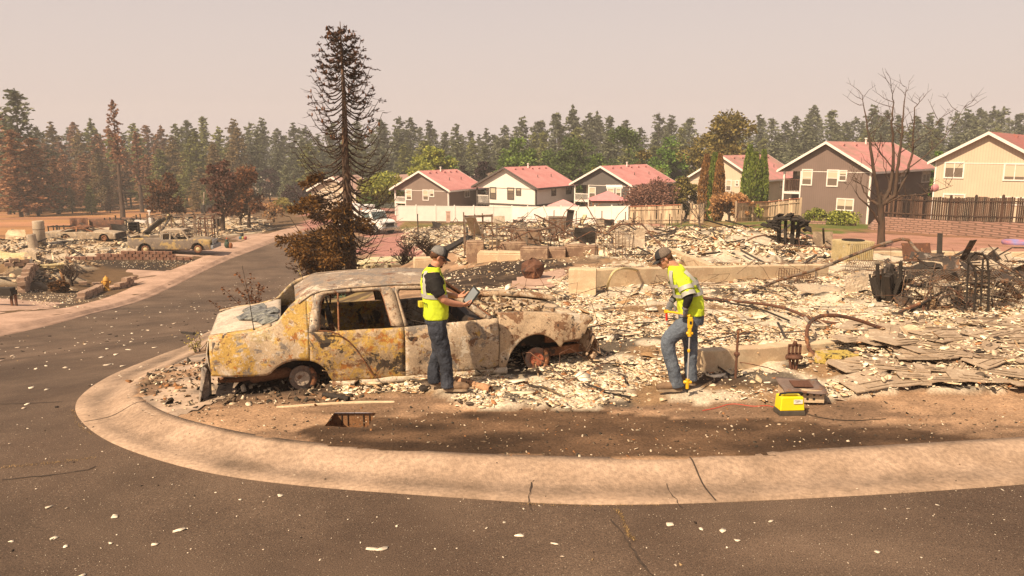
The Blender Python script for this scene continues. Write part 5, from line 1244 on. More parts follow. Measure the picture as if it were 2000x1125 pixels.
for s in (-1, 1):
    RL = [(.105,.425)]+[q for q in RA if .12 < q[0] < .335]+[(.345,.12),(.40,.105),(1.28,.095)]
    door(.105, 1.282, RL, [(.1,.775),(1.29,.765)], B_rdoor, s, RO, RI, .47)
    door(1.292, 2.535, [(1.29,.095),(2.4,.11),(2.535,.16)], [(1.29,.765),(2.45,.80),(2.535,.80)], B_fdoor, s, FO, FI)
    r_ = MB(); r_.grid([[Vector((x, s*(.955+dy), z)) for dy, z in ((-.06,.13),(-.012,.105),(-.005,.06),(-.05,.03),(-.12,.03))] for x in np.linspace(.36, 2.66, 12)]); panel(r_, 'rocker', burn('burnt_sill_%d' % s, (.45,.36,.24), [(WHT,.5,5),(BRN,.55,5)], seed=12), car)
    ap = MB(); ap.tube([cpt(1.84, 1.225, s), (2.18, s*.78, 1.02), (2.47, s*.86, .80)], [.024,.022,.028], 7); ap.build('pillar', B_rust, car); ap = MB(); ap.tube([cpt(1.2, 1.23, s, -.05), cpt(1.29, .78, s, -.05)], .035, 6); ap.build('pillar', B_roof, car); ap = MB(); ap.tube([cpt(1.29, .78, s, -.06), cpt(1.29, .1, s, -.06)], .04, 6)
    ap.build('pillar', B_roof, car)
    gl = MB(); gl.tube([cpt(x, ip(x, [(.0,1.12),(.2,1.25),(.64,1.275),(1.1,1.285),(1.5,1.28),(1.84,1.25)]), s, .012) for x in np.linspace(.0, 1.84, 14)], .012, 5); gl.build('drip_rail', B_roof, car)
rl_ = [(-.03,1.09),(.2,1.235),(.64,1.268),(1.09,1.277),(1.5,1.27),(1.90,1.235)]; rc_ = [(-.03,1.135),(.18,1.245),(.49,1.30),(.91,1.335),(1.4,1.335),(1.9,1.285)]
m = MB(); m.grid([[Vector((x, y*.695, ip(x, rl_)+(ip(x, rc_)-ip(x, rl_))*(1-y*y)+.002*math.sin(x*11+y*7)*math.cos(y*5-x*3)-.012*math.exp(-((x-1)**2+(y-.2)**2)*9))) for y in np.linspace(-1, 1, 20)] for x in np.linspace(-.03, 1.9, 26)])
panel(m, 'roof', B_roof, car)
# trunk lid and tail
dl = [(-1.07,.72),(-1.0,.765),(-.8,.80),(-.54,.825),(-.24,.885)]; dc = [(-1.10,.70),(-1.02,.775),(-.84,.85),(-.57,.885),(-.24,.925)]
m = MB(); m.grid([[Vector((x, y*.83, ip(x, dl)+(ip(x, dc)-ip(x, dl))*(1-y*y))) for y in np.linspace(-1, 1, 16)] for x in np.linspace(-1.08, -.22, 16)])
m.grid([[Vector((-1.08-.02*math.sin(k*1.4), y*.83, .70-.13*k)) for y in np.linspace(-1, 1, 12)] for k in range(4)])
panel(m, 'trunk_lid', B_trunk, car)
m = MB()
for k in range(7):
    c = (rnd(-.66,-.30), rnd(-.62,.25)); q = [Vector((c[0]+rnd(.10,.2)*math.cos(t), c[1]+rnd(.10,.26)*math.sin(t), 0)) for t in np.linspace(0, 5.6, 9)]
    for v in q: v.x = min(max(v.x, -.8), -.25); v.z = ip(v.x, dl)+(ip(v.x, dc)-ip(v.x, dl))*(1-(v.y/.83)**2)+rnd(.012,.05)
    m.add(q+[Vector((c[0], c[1], ip(c[0], dc)+.05))], [(i, (i+1) % 9, 9) for i in range(9)])
panel(m, 'melted_glass', mat('melted_glass', (.22,.215,.18), .2, .5, 14, .4, spec=.6, c2=(.05,.05,.045)), car, .008)
# rear pillar far side window surround, shelf, floor, firewall, interior
m = MB(); m.box((1.48,0,.10),(2.15,1.74,.03)); m.box((-.25,0,.78),(.35,1.6,.03)); m.box((2.52,0,.50),(.04,1.70,.62)); m.box((-.55,0,.36),(.95,1.5,.03)); m.box((-1.03,0,.48),(.03,1.62,.40)); m.box((3.55,0,.34),(.5,.9,.28)); m.box((3.0,-.55,.45),(.6,.04,.30)); m.box((3.0,.55,.45),(.6,.04,.30)); m.box((0,-.60,.45),(.75,.04,.6)); m.box((0,.60,.45),(.75,.04,.6)); m.build('floor_pan', B_in, car)
m = MB(); m.box((2.30,0,.70),(.30,1.6,.16), ry=.2); m.tube([(2.15,-.3,.72),(2.4,-.3,.66)], .03, 6); m.build('dashboard', B_in, car)
m = MB(); m.tube([(2.02+.05*math.cos(t), .38+.19*math.cos(t), .80+.17*math.sin(t)) for t in np.linspace(0, 6.28, 18)], .012, 5); m.tube([(2.02,.38,.80),(2.35,.38,.68)], .02, 6); m.bar((2.02,.20,.80),(2.02,.56,.80),.02); m.build('steering_wheel', B_in, car)
def seat(x, y, w):
    m = MB()
    for k in range(6): m.tube([(x-.05-.10*t, y-w/2+w*k/5, .30+.62*t) for t in (0,.5,1)], .010, 4)
    for k in range(6): m.tube([(x-.06-.10*t, y-w/2, .30+.62*t) if q == 0 else (x-.06-.10*t, y+w/2, .30+.62*t) for t in (k/5,) for q in (0, 1)], .009, 4)
    for k in range(5): m.tube([(x+.12*k, y-w/2, .30), (x+.12*k, y+w/2, .30)], .010, 4)
    m.box((x+.22, y, .22), (.45, w*.9, .10)); m.box((x-.12, y, .55), (.05, w*.92, .45), ry=-.16); m.build('seat', B_in, car)
seat(1.45,-.40,.50); seat(1.45,.40,.50); seat(.55,0,1.25)
# brake discs, calipers, axle, exhaust
def disc(x, y, s, r_=.158, red=False):
    m = MB(); M_ = Matrix.Rotation(-s*.12 if red else 0, 3, 'Z')
    m.lathe([(.05,-.012*0),(r_,0),(r_,.025),(.05,.025)], (x, y, .165), 28, 'Y', smooth=False); o = m.build('brake_disc', burn('disc_%d%d' % (x*10, y*10), (.20,.15,.12) if not red else (.30,.17,.13), [(GRY,.5,6),(BRN,.6,8)], seed=13, rough=.5, metal=.4), car)
    h = MB(); yy = y+(s*.03 if s > 0 else -.045); h.lathe([(.095,0),(.09,.02),(.05,.035),(.05,.06),(.03,.062)], (x, y-.012 if s > 0 else y-.03, .165), 16, 'Y')
    for k in range(5): a = k*1.2566; h.lathe([(.010,0),(.010,.05)], (x+.062*math.cos(a), y-.045, .165+.062*math.sin(a)), 6, 'Y')
    h.build('hub', burn('hub_%d%d' % (x*10, y*10), (.42,.13,.07) if red else (.45,.36,.28), [(BRN,.55,9),(CRE,.6,12)], seed=14), o)
    c = MB(); c.tube([(x+.05+.10*math.cos(t), y-.01, .165+.145*math.sin(t)) for t in np.linspace(-1.0, 1.0, 7)], [.022,.032,.036,.034,.036,.030,.02], 7); c.build('caliper', B_rust, o)
disc(.0,-.80,-1); disc(.0,.80,1); disc(3.12,-.80,-1,.165,True); disc(3.12,.80,1,.165,True)
m = MB(); m.tube([(0,-.75,.165),(0,.75,.165)], .05, 8); m.tube([(0,0,.165),(2.6,0,.14)], .04, 8); m.lathe([(.05,-.1),(.14,0),(.05,.1)], (0,0,.17), 12, 'Y'); m.build('axle', B_rust, car)
m = MB(); m.tube([(-1.02,-.52,.14),(-.8,-.55,.13),(-.62,-.58,.16)], .035, 8); m.tube([(-.64,-.58,.15),(-.60,-.58,.155),(-.18,-.60,.20),(-.12,-.60,.21)], [.04,.075,.075,.04], 10); m.build('exhaust', burn('exhaust_rust', (.24,.115,.06), [(DRK,.6,5)], seed=15), car)
for s in (-1, 1):
    m = MB(); m.bar((3.28, s*.62, .20), (3.86, s*.66, .25), .06, .12); m.bar((3.30, s*.60, .42), (3.84, s*.62, .40), .05, .16); m.build('frame_rail', B_rust, car)
m = MB()                                      # crumpled front support and headlamp remains
for (c, d, rz, ry) in (((3.86,-.70,.36),(.05,.20,.30),.5,.3),((3.93,-.74,.30),(.035,.16,.30),-.4,.35),((3.98,-.62,.24),(.03,.22,.22),.9,-.2),((3.88,-.45,.35),(.04,.4,.34),.1,.1),((3.88,.2,.35),(.04,.9,.34),0,.1),((3.95,-.78,.15),(.05,.12,.10),.3,.7)):
    m.box(c, d, rz=rz, ry=ry)
for k in range(9): a = Vector((rnd(3.82,4.0), rnd(-.82,-.5), rnd(.06,.5))); m.tube([a, a+Vector((rnd(-.1,.1), rnd(-.1,.1), rnd(-.15,.1))), a+Vector((rnd(-.15,.15), rnd(-.15,.1), rnd(-.25,.05)))], rnd(.008,.02), 5)
m.build('bumper', burn('crumpled_front', (.42,.30,.20), [(BRN,.5,5),(DRK,.56,5),(WHT,.6,8)], seed=16), car)
m = MB()                                      # melted rear bumper remains
m.grid([[Vector((-1.10-.07*math.sin(u*3.1+v)-.05*v, -.92+.25*u+.04*math.sin(v*5), .40-.44*v+.02*math.sin(u*9))) for u in np.linspace(0, 1, 8)] for v in np.linspace(0, 1, 10)])
m.box((-1.16,-.2,.22),(.05,1.2,.16), rz=.05); m.box((-1.02,-.86,.55),(.02,.10,.34), rz=.2)
panel(m, 'bumper', burn('melted_bumper', (.30,.24,.19), [(GRY,.5,5),(WHT,.6,7),(DRK,.56,4)], seed=17), car)
m = MB(); Pm = CO+Matrix.Rotation(PSI, 3, 'Z') @ Vector((0,-1.0,0)); nrm = Matrix.Rotation(PSI, 3, 'Z') @ Vector((0,1,0)); Ri = Matrix.Rotation(-PSI, 3, 'Z')
def carpx(px, py, y): 
    n_ = Matrix.Rotation(PSI, 3, 'Z') @ Vector((0,1,0)); return Ri @ (on_plane(px, py, CO+n_*y, n_)-CO)
m.tube([carpx(*q, -.985) for q in ((622,646),(645,647),(662,653),(680,665),(697,683),(712,706),(724,726),(735,738))], .009, 5); m.build('trim_strip', B_rust, car)
m = MB(); a = carpx(496,645,-.85); c = carpx(473,519,-.85); m.tube([a, a.lerp(c,.5)+Vector((.01,0,0)), c], [.006,.004,.003], 5); m.lathe([(.012,0),(.012,.02)], a, 6); m.build('antenna', B_in, car)
m = MB(); m.tube([cpt(1.1,.9,-1,-.1), cpt(1.75,.72,-1,-.15)], .01, 4); m.tube([cpt(.35,1.1,1,-.1), cpt(.36,.8,1,-.1)], .02, 5); m.build('belt_bar', B_in, car)
# ash and shards lying on the sedan's hood
def to_car(x, y, z): return CO+Matrix.Rotation(PSI, 3, 'Z') @ Vector((x, y, z))
_H2 = Hn; n = 260; lx = 2.5+1.1*rng.random(n)**1.8; ly = rng.uniform(-.74, .7, n); wp = np.array([tuple(to_car(a, c, 0)) for a, c in zip(lx, ly)]); zt = .80-.11*(lx-2.5)
Hn = lambda x, y: zt-.02
V, Fc, cc = shards(n, wp[:, :2], .02+.06*rng.random(n)**2, .006+.02*rng.random(n), [(2,(.45,.34,.23)),(2,(.16,.10,.06)),(1.5,(.06,.045,.035)),(1,(.5,.42,.3))], .5)
Hn = _H2
tag(link('debris', np_mesh('debris', V, Fc, [chipm], cc)), 'burnt flakes and melted scraps heaped on the hood of the sedan', 'debris', kind='stuff')
# ---------------- the two workers ----------------
def ball(m, c, r, M=None, n=12):
    vs = []
    for i in range(n+1):
        t = math.pi*i/n-math.pi/2; rr = math.cos(t)+1e-4
        for j in range(16):
            a = 2*math.pi*j/16; v = Vector((r[0]*rr*math.cos(a), r[1]*rr*math.sin(a), r[2]*math.sin(t)))
            vs.append((M @ v if M else v)+Vector(c))
    m.add(vs, [(i*16+j, i*16+(j+1)%16, (i+1)*16+(j+1)%16, (i+1)*16+j) for i in range(n) for j in range(16)]+[tuple(range(16))[::-1], tuple(n*16+k for k in range(16))], True)
def limb_t(m, pts, rs, n=12, flat=None):
    P = [Vector(p) for p in pts]; Q, RR = [], []
    for i in range(len(P)-1):
        for k in range(4):
            t = k/4; p0 = P[max(i-1,0)]; p1 = P[i]; p2 = P[i+1]; p3 = P[min(i+2,len(P)-1)]
            Q.append(p1*(1-t)+p2*t if False else .5*((2*p1)+(p2-p0)*t+(2*p0-5*p1+4*p2-p3)*t*t+(3*p1-p0-3*p2+p3)*t**3)); RR.append(rs[i]*(1-t)+rs[i+1]*t)
    Q.append(P[-1]); RR.append(rs[-1]); m.tube(Q, RR, n)
def remesh(o, vox, sm=3, disp_=None, seed=0):
    md = o.modifiers.new('remesh', 'REMESH'); md.mode = 'VOXEL'; md.voxel_size = vox; md.use_smooth_shade = True
    md = o.modifiers.new('smooth', 'SMOOTH'); md.iterations = sm; md.factor = .5
    if disp_:
        t = bpy.data.textures.new('folds%d' % seed, 'CLOUDS'); t.noise_scale = disp_[1]; t.noise_depth = 3
        md = o.modifiers.new('folds', 'DISPLACE'); md.texture = t; md.strength = disp_[0]; md.mid_level = .5; md.texture_coords = 'LOCAL'
    return o
class Torso:
    """stack of elliptic rings; pt() gives surface points for bands and seams"""
    def __init__(s, rings): s.r = rings       # (z, cx, cy, rx, ry)
    def at(s, z):
        zs = [q[0] for q in s.r]; return [float(np.interp(z, zs, [q[k] for q in s.r])) for k in range(1, 5)]
    def pt(s, z, a, off=0, tilt=0):
        cx, cy, rx, ry = s.at(z); c, sn = math.cos(a), math.sin(a); k = 1/((abs(c)**2.5+abs(sn)**2.5)**.4)
        return Vector((cx+(rx+off)*c*k, cy+(ry+off)*sn*k, z+tilt*c))
    def mesh(s, m, off=0, z0=None, z1=None, n=26, tilt=0):
        z0 = s.r[0][0] if z0 is None else z0; z1 = s.r[-1][0] if z1 is None else z1
        m.loft([[s.pt(z0+(z1-z0)*i/14, 2*math.pi*j/n, off, tilt) for j in range(n)] for i in range(15)])
    def band(s, m, z, h, off, a0=0, a1=2*math.pi, tilt=0, n=36):
        rows = [[s.pt(z+dz, a0+(a1-a0)*j/n, off, tilt) for j in range(n+1)] for dz in (-h/2, 0, h/2)]; m.grid(rows)
    def path(s, m, pts, w, off):
        P = [s.pt(z, a, off) for z, a in pts]; rows = []
        for i, p in enumerate(P):
            d = (P[min(i+1,len(P)-1)]-P[max(i-1,0)]).normalized(); cx, cy, rx, ry = s.at(pts[i][0]); nr = (p-Vector((cx, cy, p.z))).normalized(); t = d.cross(nr).normalized()*w/2
            rows.append([p-t, p, p+t])
        m.grid(rows)
skin = mat('skin', (.50,.235,.145), .5, .12, 9, .05, spec=.4); 
hi = mat('hivis_yellow', (.56,.68,.03), .8, .2, 5, .25, spec=.3, bscale=18)
silver = mat('reflective_tape', (.40,.385,.34), .45, .15, 12, .1); black_c = mat('black_cloth', (.016,.014,.013), .85, .3, 7, .3)
jean_d = mat('denim_dark', (.045,.050,.066), .9, .35, 4, .6, c2=(.022,.025,.034), fine=.2, bscale=30); jean_l = mat('denim_blue', (.115,.135,.165), .9, .3, 5, .5, c2=(.06,.072,.095), fine=.2, bscale=30)
boot_m = mat('tan_boot', (.20,.125,.075), .8, .35, 9, .3); sole_m = mat('boot_sole', (.30,.22,.15), .8, .2, 6, 0)
hair_m = mat('brown_hair', (.10,.045,.022), .8, .4, 30, .4); cap_m = mat('cap_cloth', (.028,.027,.028), .8, .2, 9, .2); mesh_m = mat('cap_mesh', (.20,.19,.18), .8, .25, 60, .5); mesh_b = mat('cap_mesh_brown', (.17,.13,.10), .8, .25, 60, .5)
glass_m = mat('sunglass', (.012,.01,.01), .15, .1, 3, 0, spec=.6); glove_m = mat('glove_grey', (.16,.155,.165), .8, .35, 12, .3); print_m = mat('black_print', (.02,.02,.02), .8, .1, 3, 0)
def hand(m, wrist, d, palm_n, curl=.6, s=1.0, thumb=1, spread=.0):
    """palm, four unequal bent fingers and a thumb leaving the side of the palm"""
    d = Vector(d).normalized(); nrm = Vector(palm_n); nrm = (nrm-d*nrm.dot(d)).normalized(); side = d.cross(nrm)*thumb; w = Vector(wrist)
    M_ = Matrix((d, side, nrm)).transposed(); ball(m, w+d*.045*s, (.056*s, .041*s, .017*s), M_, 8)
    for i, (L_, o) in enumerate(((.070,.030),(.080,.011),(.074,-.009),(.058,-.028))):
        b0 = w+d*.078*s+side*o*s; a = curl*.35; p = [b0-d*.02*s, b0]; q = b0
        for k, f in enumerate((.42,.33,.25)):
            a += curl*(.55+.15*k); q = q+(d*math.cos(a)+nrm*math.sin(a)+side*spread*(1.5-i)*.3)*L_*s*f; p.append(q.copy())
        m.tube(p, [.0092*s,.0095*s,.0088*s,.008*s,.0065*s], 8)
    b0 = w+d*.022*s+side*.030*s; p = [b0, b0+(d*.55+side*.75+nrm*.25).normalized()*.035*s]; p.append(p[-1]+(d*.85+side*.1+nrm*.5).normalized()*.030*s); p.append(p[-1]+(d*.9-side*.15+nrm*.6).normalized()*.024*s)
    m.tube(p, [.014*s,.012*s,.0105*s,.008*s], 8)
def head(m, c, f, up, s=1.0):
    """c = head centre, f = where the face looks; brow, nose, lips, chin and ears"""
    f = Vector(f).normalized(); up = (Vector(up)-f*Vector(up).dot(f)).normalized(); sd = up.cross(f); M_ = Matrix((f, sd, up)).transposed(); c = Vector(c)
    B = lambda x, y, z, r: ball(m, c+M_ @ Vector((x*s, y*s, z*s)), tuple(k*s for k in r), M_, 10)
    B(-.012,0,.028,(.094,.076,.088)); B(.022,0,-.018,(.066,.062,.078)); B(.030,0,-.068,(.050,.046,.036)); B(.058,0,-.086,(.024,.024,.018))
    B(.078,0,.018,(.018,.052,.013)); B(.102,0,-.018,(.016,.015,.013)); m.tube([c+M_ @ Vector((.080*s,0,.012*s)), c+M_ @ Vector((.104*s,0,-.014*s))], [.008*s,.012*s], 8)
    B(.083,0,-.047,(.012,.024,.0065)); B(.080,0,-.058,(.012,.021,.0065))
    for q in (-1, 1): B(.045,q*.040,-.022,(.022,.018,.02)); B(-.008,q*.077,-.006,(.017,.008,.030)); B(.068,q*.028,.001,(.010,.013,.008))
    return M_
def cap(parent, c, M_, crown_front, crown_mesh, s=1.0):
    def dome(a0, a1, off):
        rows = []
        for i in range(9):
            t = i/8*math.pi/2; row = []
            for j in range(15):
                a = a0+(a1-a0)*j/14; row.append(Vector(c)+M_ @ Vector(((-.012+(.103+off)*math.cos(a)*math.cos(t)**.75)*s, (.086+off)*math.sin(a)*math.cos(t)**.75*s, (.038+(.098+off)*math.sin(t))*s)))
            rows.append(row)
        return rows
    o = MB().grid(dome(-1.05, 1.05, .002)).build('cap', crown_front, parent)
    bk = MB().grid(dome(1.03, 2*math.pi-1.03, .0)).build('cap_mesh', crown_mesh, o)
    b = MB(); rows = []
    for i in range(6):
        t = i/5; rows.append([Vector(c)+M_ @ Vector(((.078+.082*t*math.cos(a*.9)-.012*abs(math.sin(a)))*s+0, (.074+.004*t)*math.sin(a)*(1-.12*t)*s, (.040-.020*t-.014*math.sin(a)**2)*s)) for a in np.linspace(-1.35, 1.35, 13)])
    b.grid(rows); q = b.build('visor', cap_m, o); md = q.modifiers.new('t', 'SOLIDIFY'); md.thickness = .006
    MB().lathe([(.006,-.004),(.009,0),(.004,.005)], Vector(c)+M_ @ Vector((-.012*s,0,.137*s)), 8).build('button', cap_m, o)
    for k in (o, bk): md = k.modifiers.new('t', 'SOLIDIFY'); md.thickness = .004; md.offset = 1
    return o
def shoe(parent, a, d, L_=.29, boot=False):
    d = Vector(d).normalized(); sd = Vector((-d.y, d.x, 0)); M_ = Matrix((d, sd, Vector((0,0,1)))).transposed(); a = Vector(a); m = MB()
    ball(m, a+d*.02+Vector((0,0,.075)), (.075,.045,.07), M_); ball(m, a+d*(L_*.38)+Vector((0,0,.062)), (.12,.050,.052), M_); ball(m, a+d*(L_*.60)+Vector((0,0,.052)), (.066,.049,.046), M_); ball(m, a-d*.035+Vector((0,0,.055)), (.05,.042,.055), M_)
    if boot: limb_t(m, [a+Vector((0,0,.06)), a+Vector((0,0,.15))], [.055,.058])
    o = m.build('boot', boot_m, parent); remesh(o, .008, 3)
    s_ = MB(); s_.poly([a+d*x+sd*y+Vector((0,0,.002)) for x, y in ((-.085,-.03),(-.05,-.043),(.08,-.044),(.15,-.050),(.20,-.036),(.222,0),(.20,.036),(.15,.050),(.08,.044),(-.05,.043),(-.085,.03))], (0,0,.028)); s_.build('sole', sole_m, o)

# worker with the tablet, facing right
P1 = G(863, 772); P1.z = H(P1.x, P1.y)+.035
w1 = empty('person', P1, 'worker in yellow safety vest, black tee and dark jeans reading a tablet beside the wreck', 'person', rz=R(8))
FOOT1 = [(.10,-.10,0), (-.05,.10,.01)]
b = MB(); T1 = Torso([(.86,-.055,0,.115,.165),(.96,-.055,0,.12,.165),(1.08,-.06,0,.125,.16),(1.22,-.075,0,.128,.172),(1.36,-.085,0,.125,.185),(1.44,-.095,0,.105,.165),(1.50,-.09,0,.07,.10)])
T1.mesh(b); HC = Vector((-.012,0,1.635)); f1 = Vector((.88,.06,-.42))
limb_t(b, [(-.085,0,1.44), (-.055,0,1.52), HC-Vector((.02,0,.06))], [.075,.060,.060]); M1 = head(b, HC, f1, (.42,0,.9))
for i, s in enumerate((-1, 1)):
    ft = Vector(FOOT1[i]); limb_t(b, [(-.05,s*.09,.90), (-.01+ft.x*.35,s*.10,.48), ft+Vector((-.03,0,.09))], [.095,.062,.042]); ball(b, ft+Vector((.05,0,.05)), (.11,.04,.04))
W1n = Vector((.255,-.13,1.075)); W1f = Vector((.215,.10,1.135))
limb_t(b, [(-.085,-.205,1.40), (.03,-.245,1.165), W1n], [.058,.047,.030]); limb_t(b, [(-.085,.205,1.40), (.0,.25,1.17), W1f], [.058,.047,.030])
hand(b, W1n, (.85,.30,-.10), (.25,.55,.75), .75, 1.05, 1); hand(b, W1f, (.80,-.35,.15), (.1,-.25,.95), .35, 1.05, -1)
remesh(b.build('body', skin, w1), .0068, 2)
b = MB(); T1.mesh(b, .014, .90, 1.475)
limb_t(b, [(-.085,-.185,1.405), (-.045,-.235,1.29), (-.005,-.245,1.215)], [.078,.075,.070]); limb_t(b, [(-.085,.185,1.405), (-.05,.24,1.29), (-.02,.25,1.215)], [.078,.075,.070]); limb_t(b, [(-.085,0,1.46),(-.055,0,1.535)], [.088,.070])
remesh(b.build('shirt', black_c, w1), .010, 3, (.012, .07), 1)
b = MB(); V1 = Torso([(.90,-.055,0,.150,.200),(1.0,-.055,0,.152,.200),(1.10,-.06,0,.150,.19),(1.22,-.075,0,.150,.186),(1.32,-.085,0,.148,.176),(1.41,-.092,0,.132,.155),(1.475,-.09,0,.105,.130),(1.525,-.075,0,.078,.088)]); V1.mesh(b, 0)
vest = remesh(b.build('vest', hi, w1), .010, 3, (.020, .10), 2)
b = MB(); V1.band(b, 1.185, .050, .010, tilt=-.01); b.build('reflective_stripe', silver, vest)
b = MB(); V1.path(b, [(1.49,-2.35),(1.455,-2.3),(1.41,-2.25),(1.36,-2.25),(1.30,-2.3),(1.25,-2.3),(1.20,-2.25)], .046, .011); b.build('reflective_stripe', silver, vest); b = MB(); V1.path(b, [(1.49,2.35),(1.43,2.3),(1.36,2.3),(1.28,2.3),(1.20,2.3)], .046, .011); b.build('reflective_stripe', silver, vest)
b = MB()                                       # the letters visible at the back hem
def vl(a0, a1, z0, z1):
    b.grid([[V1.pt(z, a, .012) for a in np.linspace(a0, a1, 4)] for z in np.linspace(z0, z1, 3)])
vl(-2.52,-2.34,1.107,1.118); vl(-2.45,-2.41,1.06,1.107); vl(-2.27,-2.22,1.06,1.118); vl(-2.80,-2.62,1.107,1.118); vl(-2.73,-2.69,1.06,1.107)
b.build('lettering', print_m, vest)
b = MB(); b.box((-.235,-.06,1.085), (.05,.07,.07), rz=.3); b.build('pouch', mat('yellow_pouch', (.6,.5,.04), .7, .2, 5, .2), w1)
b = MB(); T1.mesh(b, .022, .84, .97)
for i, s in enumerate((-1, 1)):
    ft = Vector(FOOT1[i]); limb_t(b, [(-.05,s*.085,.88), (-.035,s*.095,.72), (-.005+ft.x*.35,s*.10,.46), ft+Vector((-.04,0,.22)), ft+Vector((-.03,0,.045))], [.118,.112,.088,.078,.085])
remesh(b.build('jeans', jean_d, w1), .010, 2, (.026, .075), 3)
for i, s in enumerate((-1, 1)): shoe(w1, FOOT1[i], (1, -.1 if i == 0 else .15, 0), boot=False)
cp1 = cap(w1, HC, M1, cap_m, mesh_m)
b = MB(); hl = lambda x, y, z: HC+M1 @ Vector((x, y, z))
for q in (-1, 1): ball(b, hl(-.045,q*.052,.018), (.055,.034,.040), M1)
ball(b, hl(-.075,0,.0), (.035,.060,.045), M1); ball(b, hl(.066,0,-.088), (.030,.028,.024), M1); ball(b, hl(.088,0,-.040), (.010,.026,.006), M1); remesh(b.build('hair', hair_m, w1), .006, 2)
def glasses(parent, C0, M_):
    b = MB(); g = lambda x, y, z: C0+M_ @ Vector((x, y, z))
    for q in (-1, 1):
        b.loft([[g(.088-.02*abs(y_)/.05+o, q*.004+y_*q, z_) for y_, z_ in ((.004,.018),(.03,.024),(.062,.018),(.066,-.002),(.048,-.018),(.018,-.018))] for o in (0, .004)]); b.tube([g(.070,q*.066,.014), g(-.01,q*.080,.012)], .0035, 5)
    b.tube([g(.092,-.012,.012), g(.092,.012,.012)], .004, 5); b.build('sunglasses', glass_m, parent)
glasses(w1, HC, M1)
# tablet in his hands
tabc = P1+Matrix.Rotation(R(8), 3, 'Z') @ Vector((.375,-.045,1.155))
tb_ = empty('tablet', tabc, 'grey screened tablet in a black case held by the worker in the vest', 'tablet'); a_y = Vector((.585,0,.81)).normalized(); a_z = Vector((-.66,-.56,.48)); a_z = (a_z-a_y*a_z.dot(a_y)).normalized(); tb_.rotation_euler = Matrix((a_y.cross(a_z), a_y, a_z)).transposed().to_euler()
b = MB(); b.box((0,0,0), (.17,.24,.016)); o = b.build('case', print_m, tb_); o.modifiers.new('bv', 'BEVEL').width = .005
MB().box((0,0,.0095), (.135,.20,.002)).build('screen', mat('tablet_screen', (.20,.215,.235), .25, .05, 2, 0, spec=.6), tb_)

# worker with the locating wand, stooped and facing left
P2 = G(1330, 770); P2.z = H(P2.x, P2.y)+.03
w2 = empty('person', P2, 'stooping worker in yellow safety shirt, blue jeans and grey gloves with a yellow wand', 'person', rz=R(-6))
FOOT2 = [(-.085,-.10,.0), (.10,.12,.02)]
T2 = Torso([(.86,.085,0,.125,.165),(.96,.085,0,.13,.17),(1.08,.065,0,.135,.165),(1.22,.025,0,.138,.175),(1.36,-.04,0,.13,.185),(1.45,-.095,0,.105,.16),(1.52,-.12,0,.07,.10)])
b = MB(); T2.mesh(b); HC2 = Vector((-.262,0,1.618)); f2 = Vector((-.84,-.12,-.50))
limb_t(b, [(-.10,0,1.46), (-.17,0,1.55), HC2+Vector((.045,0,-.045))], [.080,.062,.060]); M2 = head(b, HC2, f2, (-.4,0,.9))
K = [(-.195,-.11,.60), (.105,.11,.53)]
for i in (0, 1):
    ft = Vector(FOOT2[i]); limb_t(b, [(.08,(-.09,.09)[i],.90), K[i], ft+Vector((.02,0,.09))], [.095,.062,.042]); ball(b, ft+Vector((-.05,0,.05)), (.11,.04,.04))
W2n = Vector((-.025,-.262,1.070)); W2f = Vector((-.155,.10,1.075))
limb_t(b, [(-.055,-.20,1.405), (.005,-.285,1.21), W2n], [.058,.046,.030]); limb_t(b, [(-.055,.20,1.405), (-.02,.27,1.20), W2f], [.058,.046,.030])
remesh(b.build('body', skin, w2), .0075, 2)
b = MB(); S2 = Torso([(.955,.088,0,.155,.205),(1.08,.068,0,.160,.20),(1.22,.028,0,.160,.20),(1.36,-.037,0,.150,.205),(1.45,-.092,0,.128,.185),(1.55,-.135,0,.085,.10)]); S2.mesh(b)
limb_t(b, [(-.055,-.185,1.40), (-.02,-.250,1.31), (.004,-.280,1.235)], [.088,.080,.070]); limb_t(b, [(-.055,.185,1.40), (-.035,.24,1.30), (-.01,.27,1.225)], [.088,.082,.074])
sh2 = remesh(b.build('shirt', hi, w2), .010, 3, (.028, .09), 4)
b = MB(); S2.band(b, 1.215, .040, .018, tilt=.03); b.build('reflective_stripe', silver, sh2); b = MB(); S2.band(b, 1.34, .040, .018, tilt=.035); b.build('reflective_stripe', silver, sh2)
b = MB(); S2.path(b, [(1.50,-.9),(1.45,-.75),(1.38,-.62),(1.30,-.5),(1.22,-.4)], .045, .020); b.build('reflective_stripe', silver, sh2); b = MB(); S2.path(b, [(1.50,-2.2),(1.44,-2.35),(1.36,-2.5),(1.28,-2.6),(1.20,-2.75)], .045, .020)
b.build('reflective_stripe', silver, sh2)
for c, r_ in (((-.02,-.245,1.305), .092), ((.008,-.268,1.245), .086)):
    b = MB(); b.tube([Vector(c)+Vector((-.008,.012,.022)), Vector(c)-Vector((-.008,.012,.022))], r_, 14, False); b.build('reflective_stripe', silver, sh2)
b = MB()
for k in range(6): p = Vector((-.085+k*.012, -.262-k*.0035, 1.385+k*.006)); b.box(p, (.007,.004,.018-.005*(k % 2)), ry=-.4); 
b.build('lettering', print_m, sh2)
b = MB(); limb_t(b, [(.006,-.278,1.25), (.005,-.284,1.20), (-.010,-.275,1.13), (-.022,-.265,1.09)], [.056,.055,.047,.041]); limb_t(b, [(-.01,.26,1.235), (-.02,.268,1.20), (-.145,.115,1.085)], [.056,.054,.04]); remesh(b.build('undersleeve', black_c, w2), .009, 2)
b = MB(); b.tube([Vector(W2n)+Vector((.004,-.004,.018)), Vector(W2n)+Vector((-.002,.004,-.012))], [.038,.040], 10)
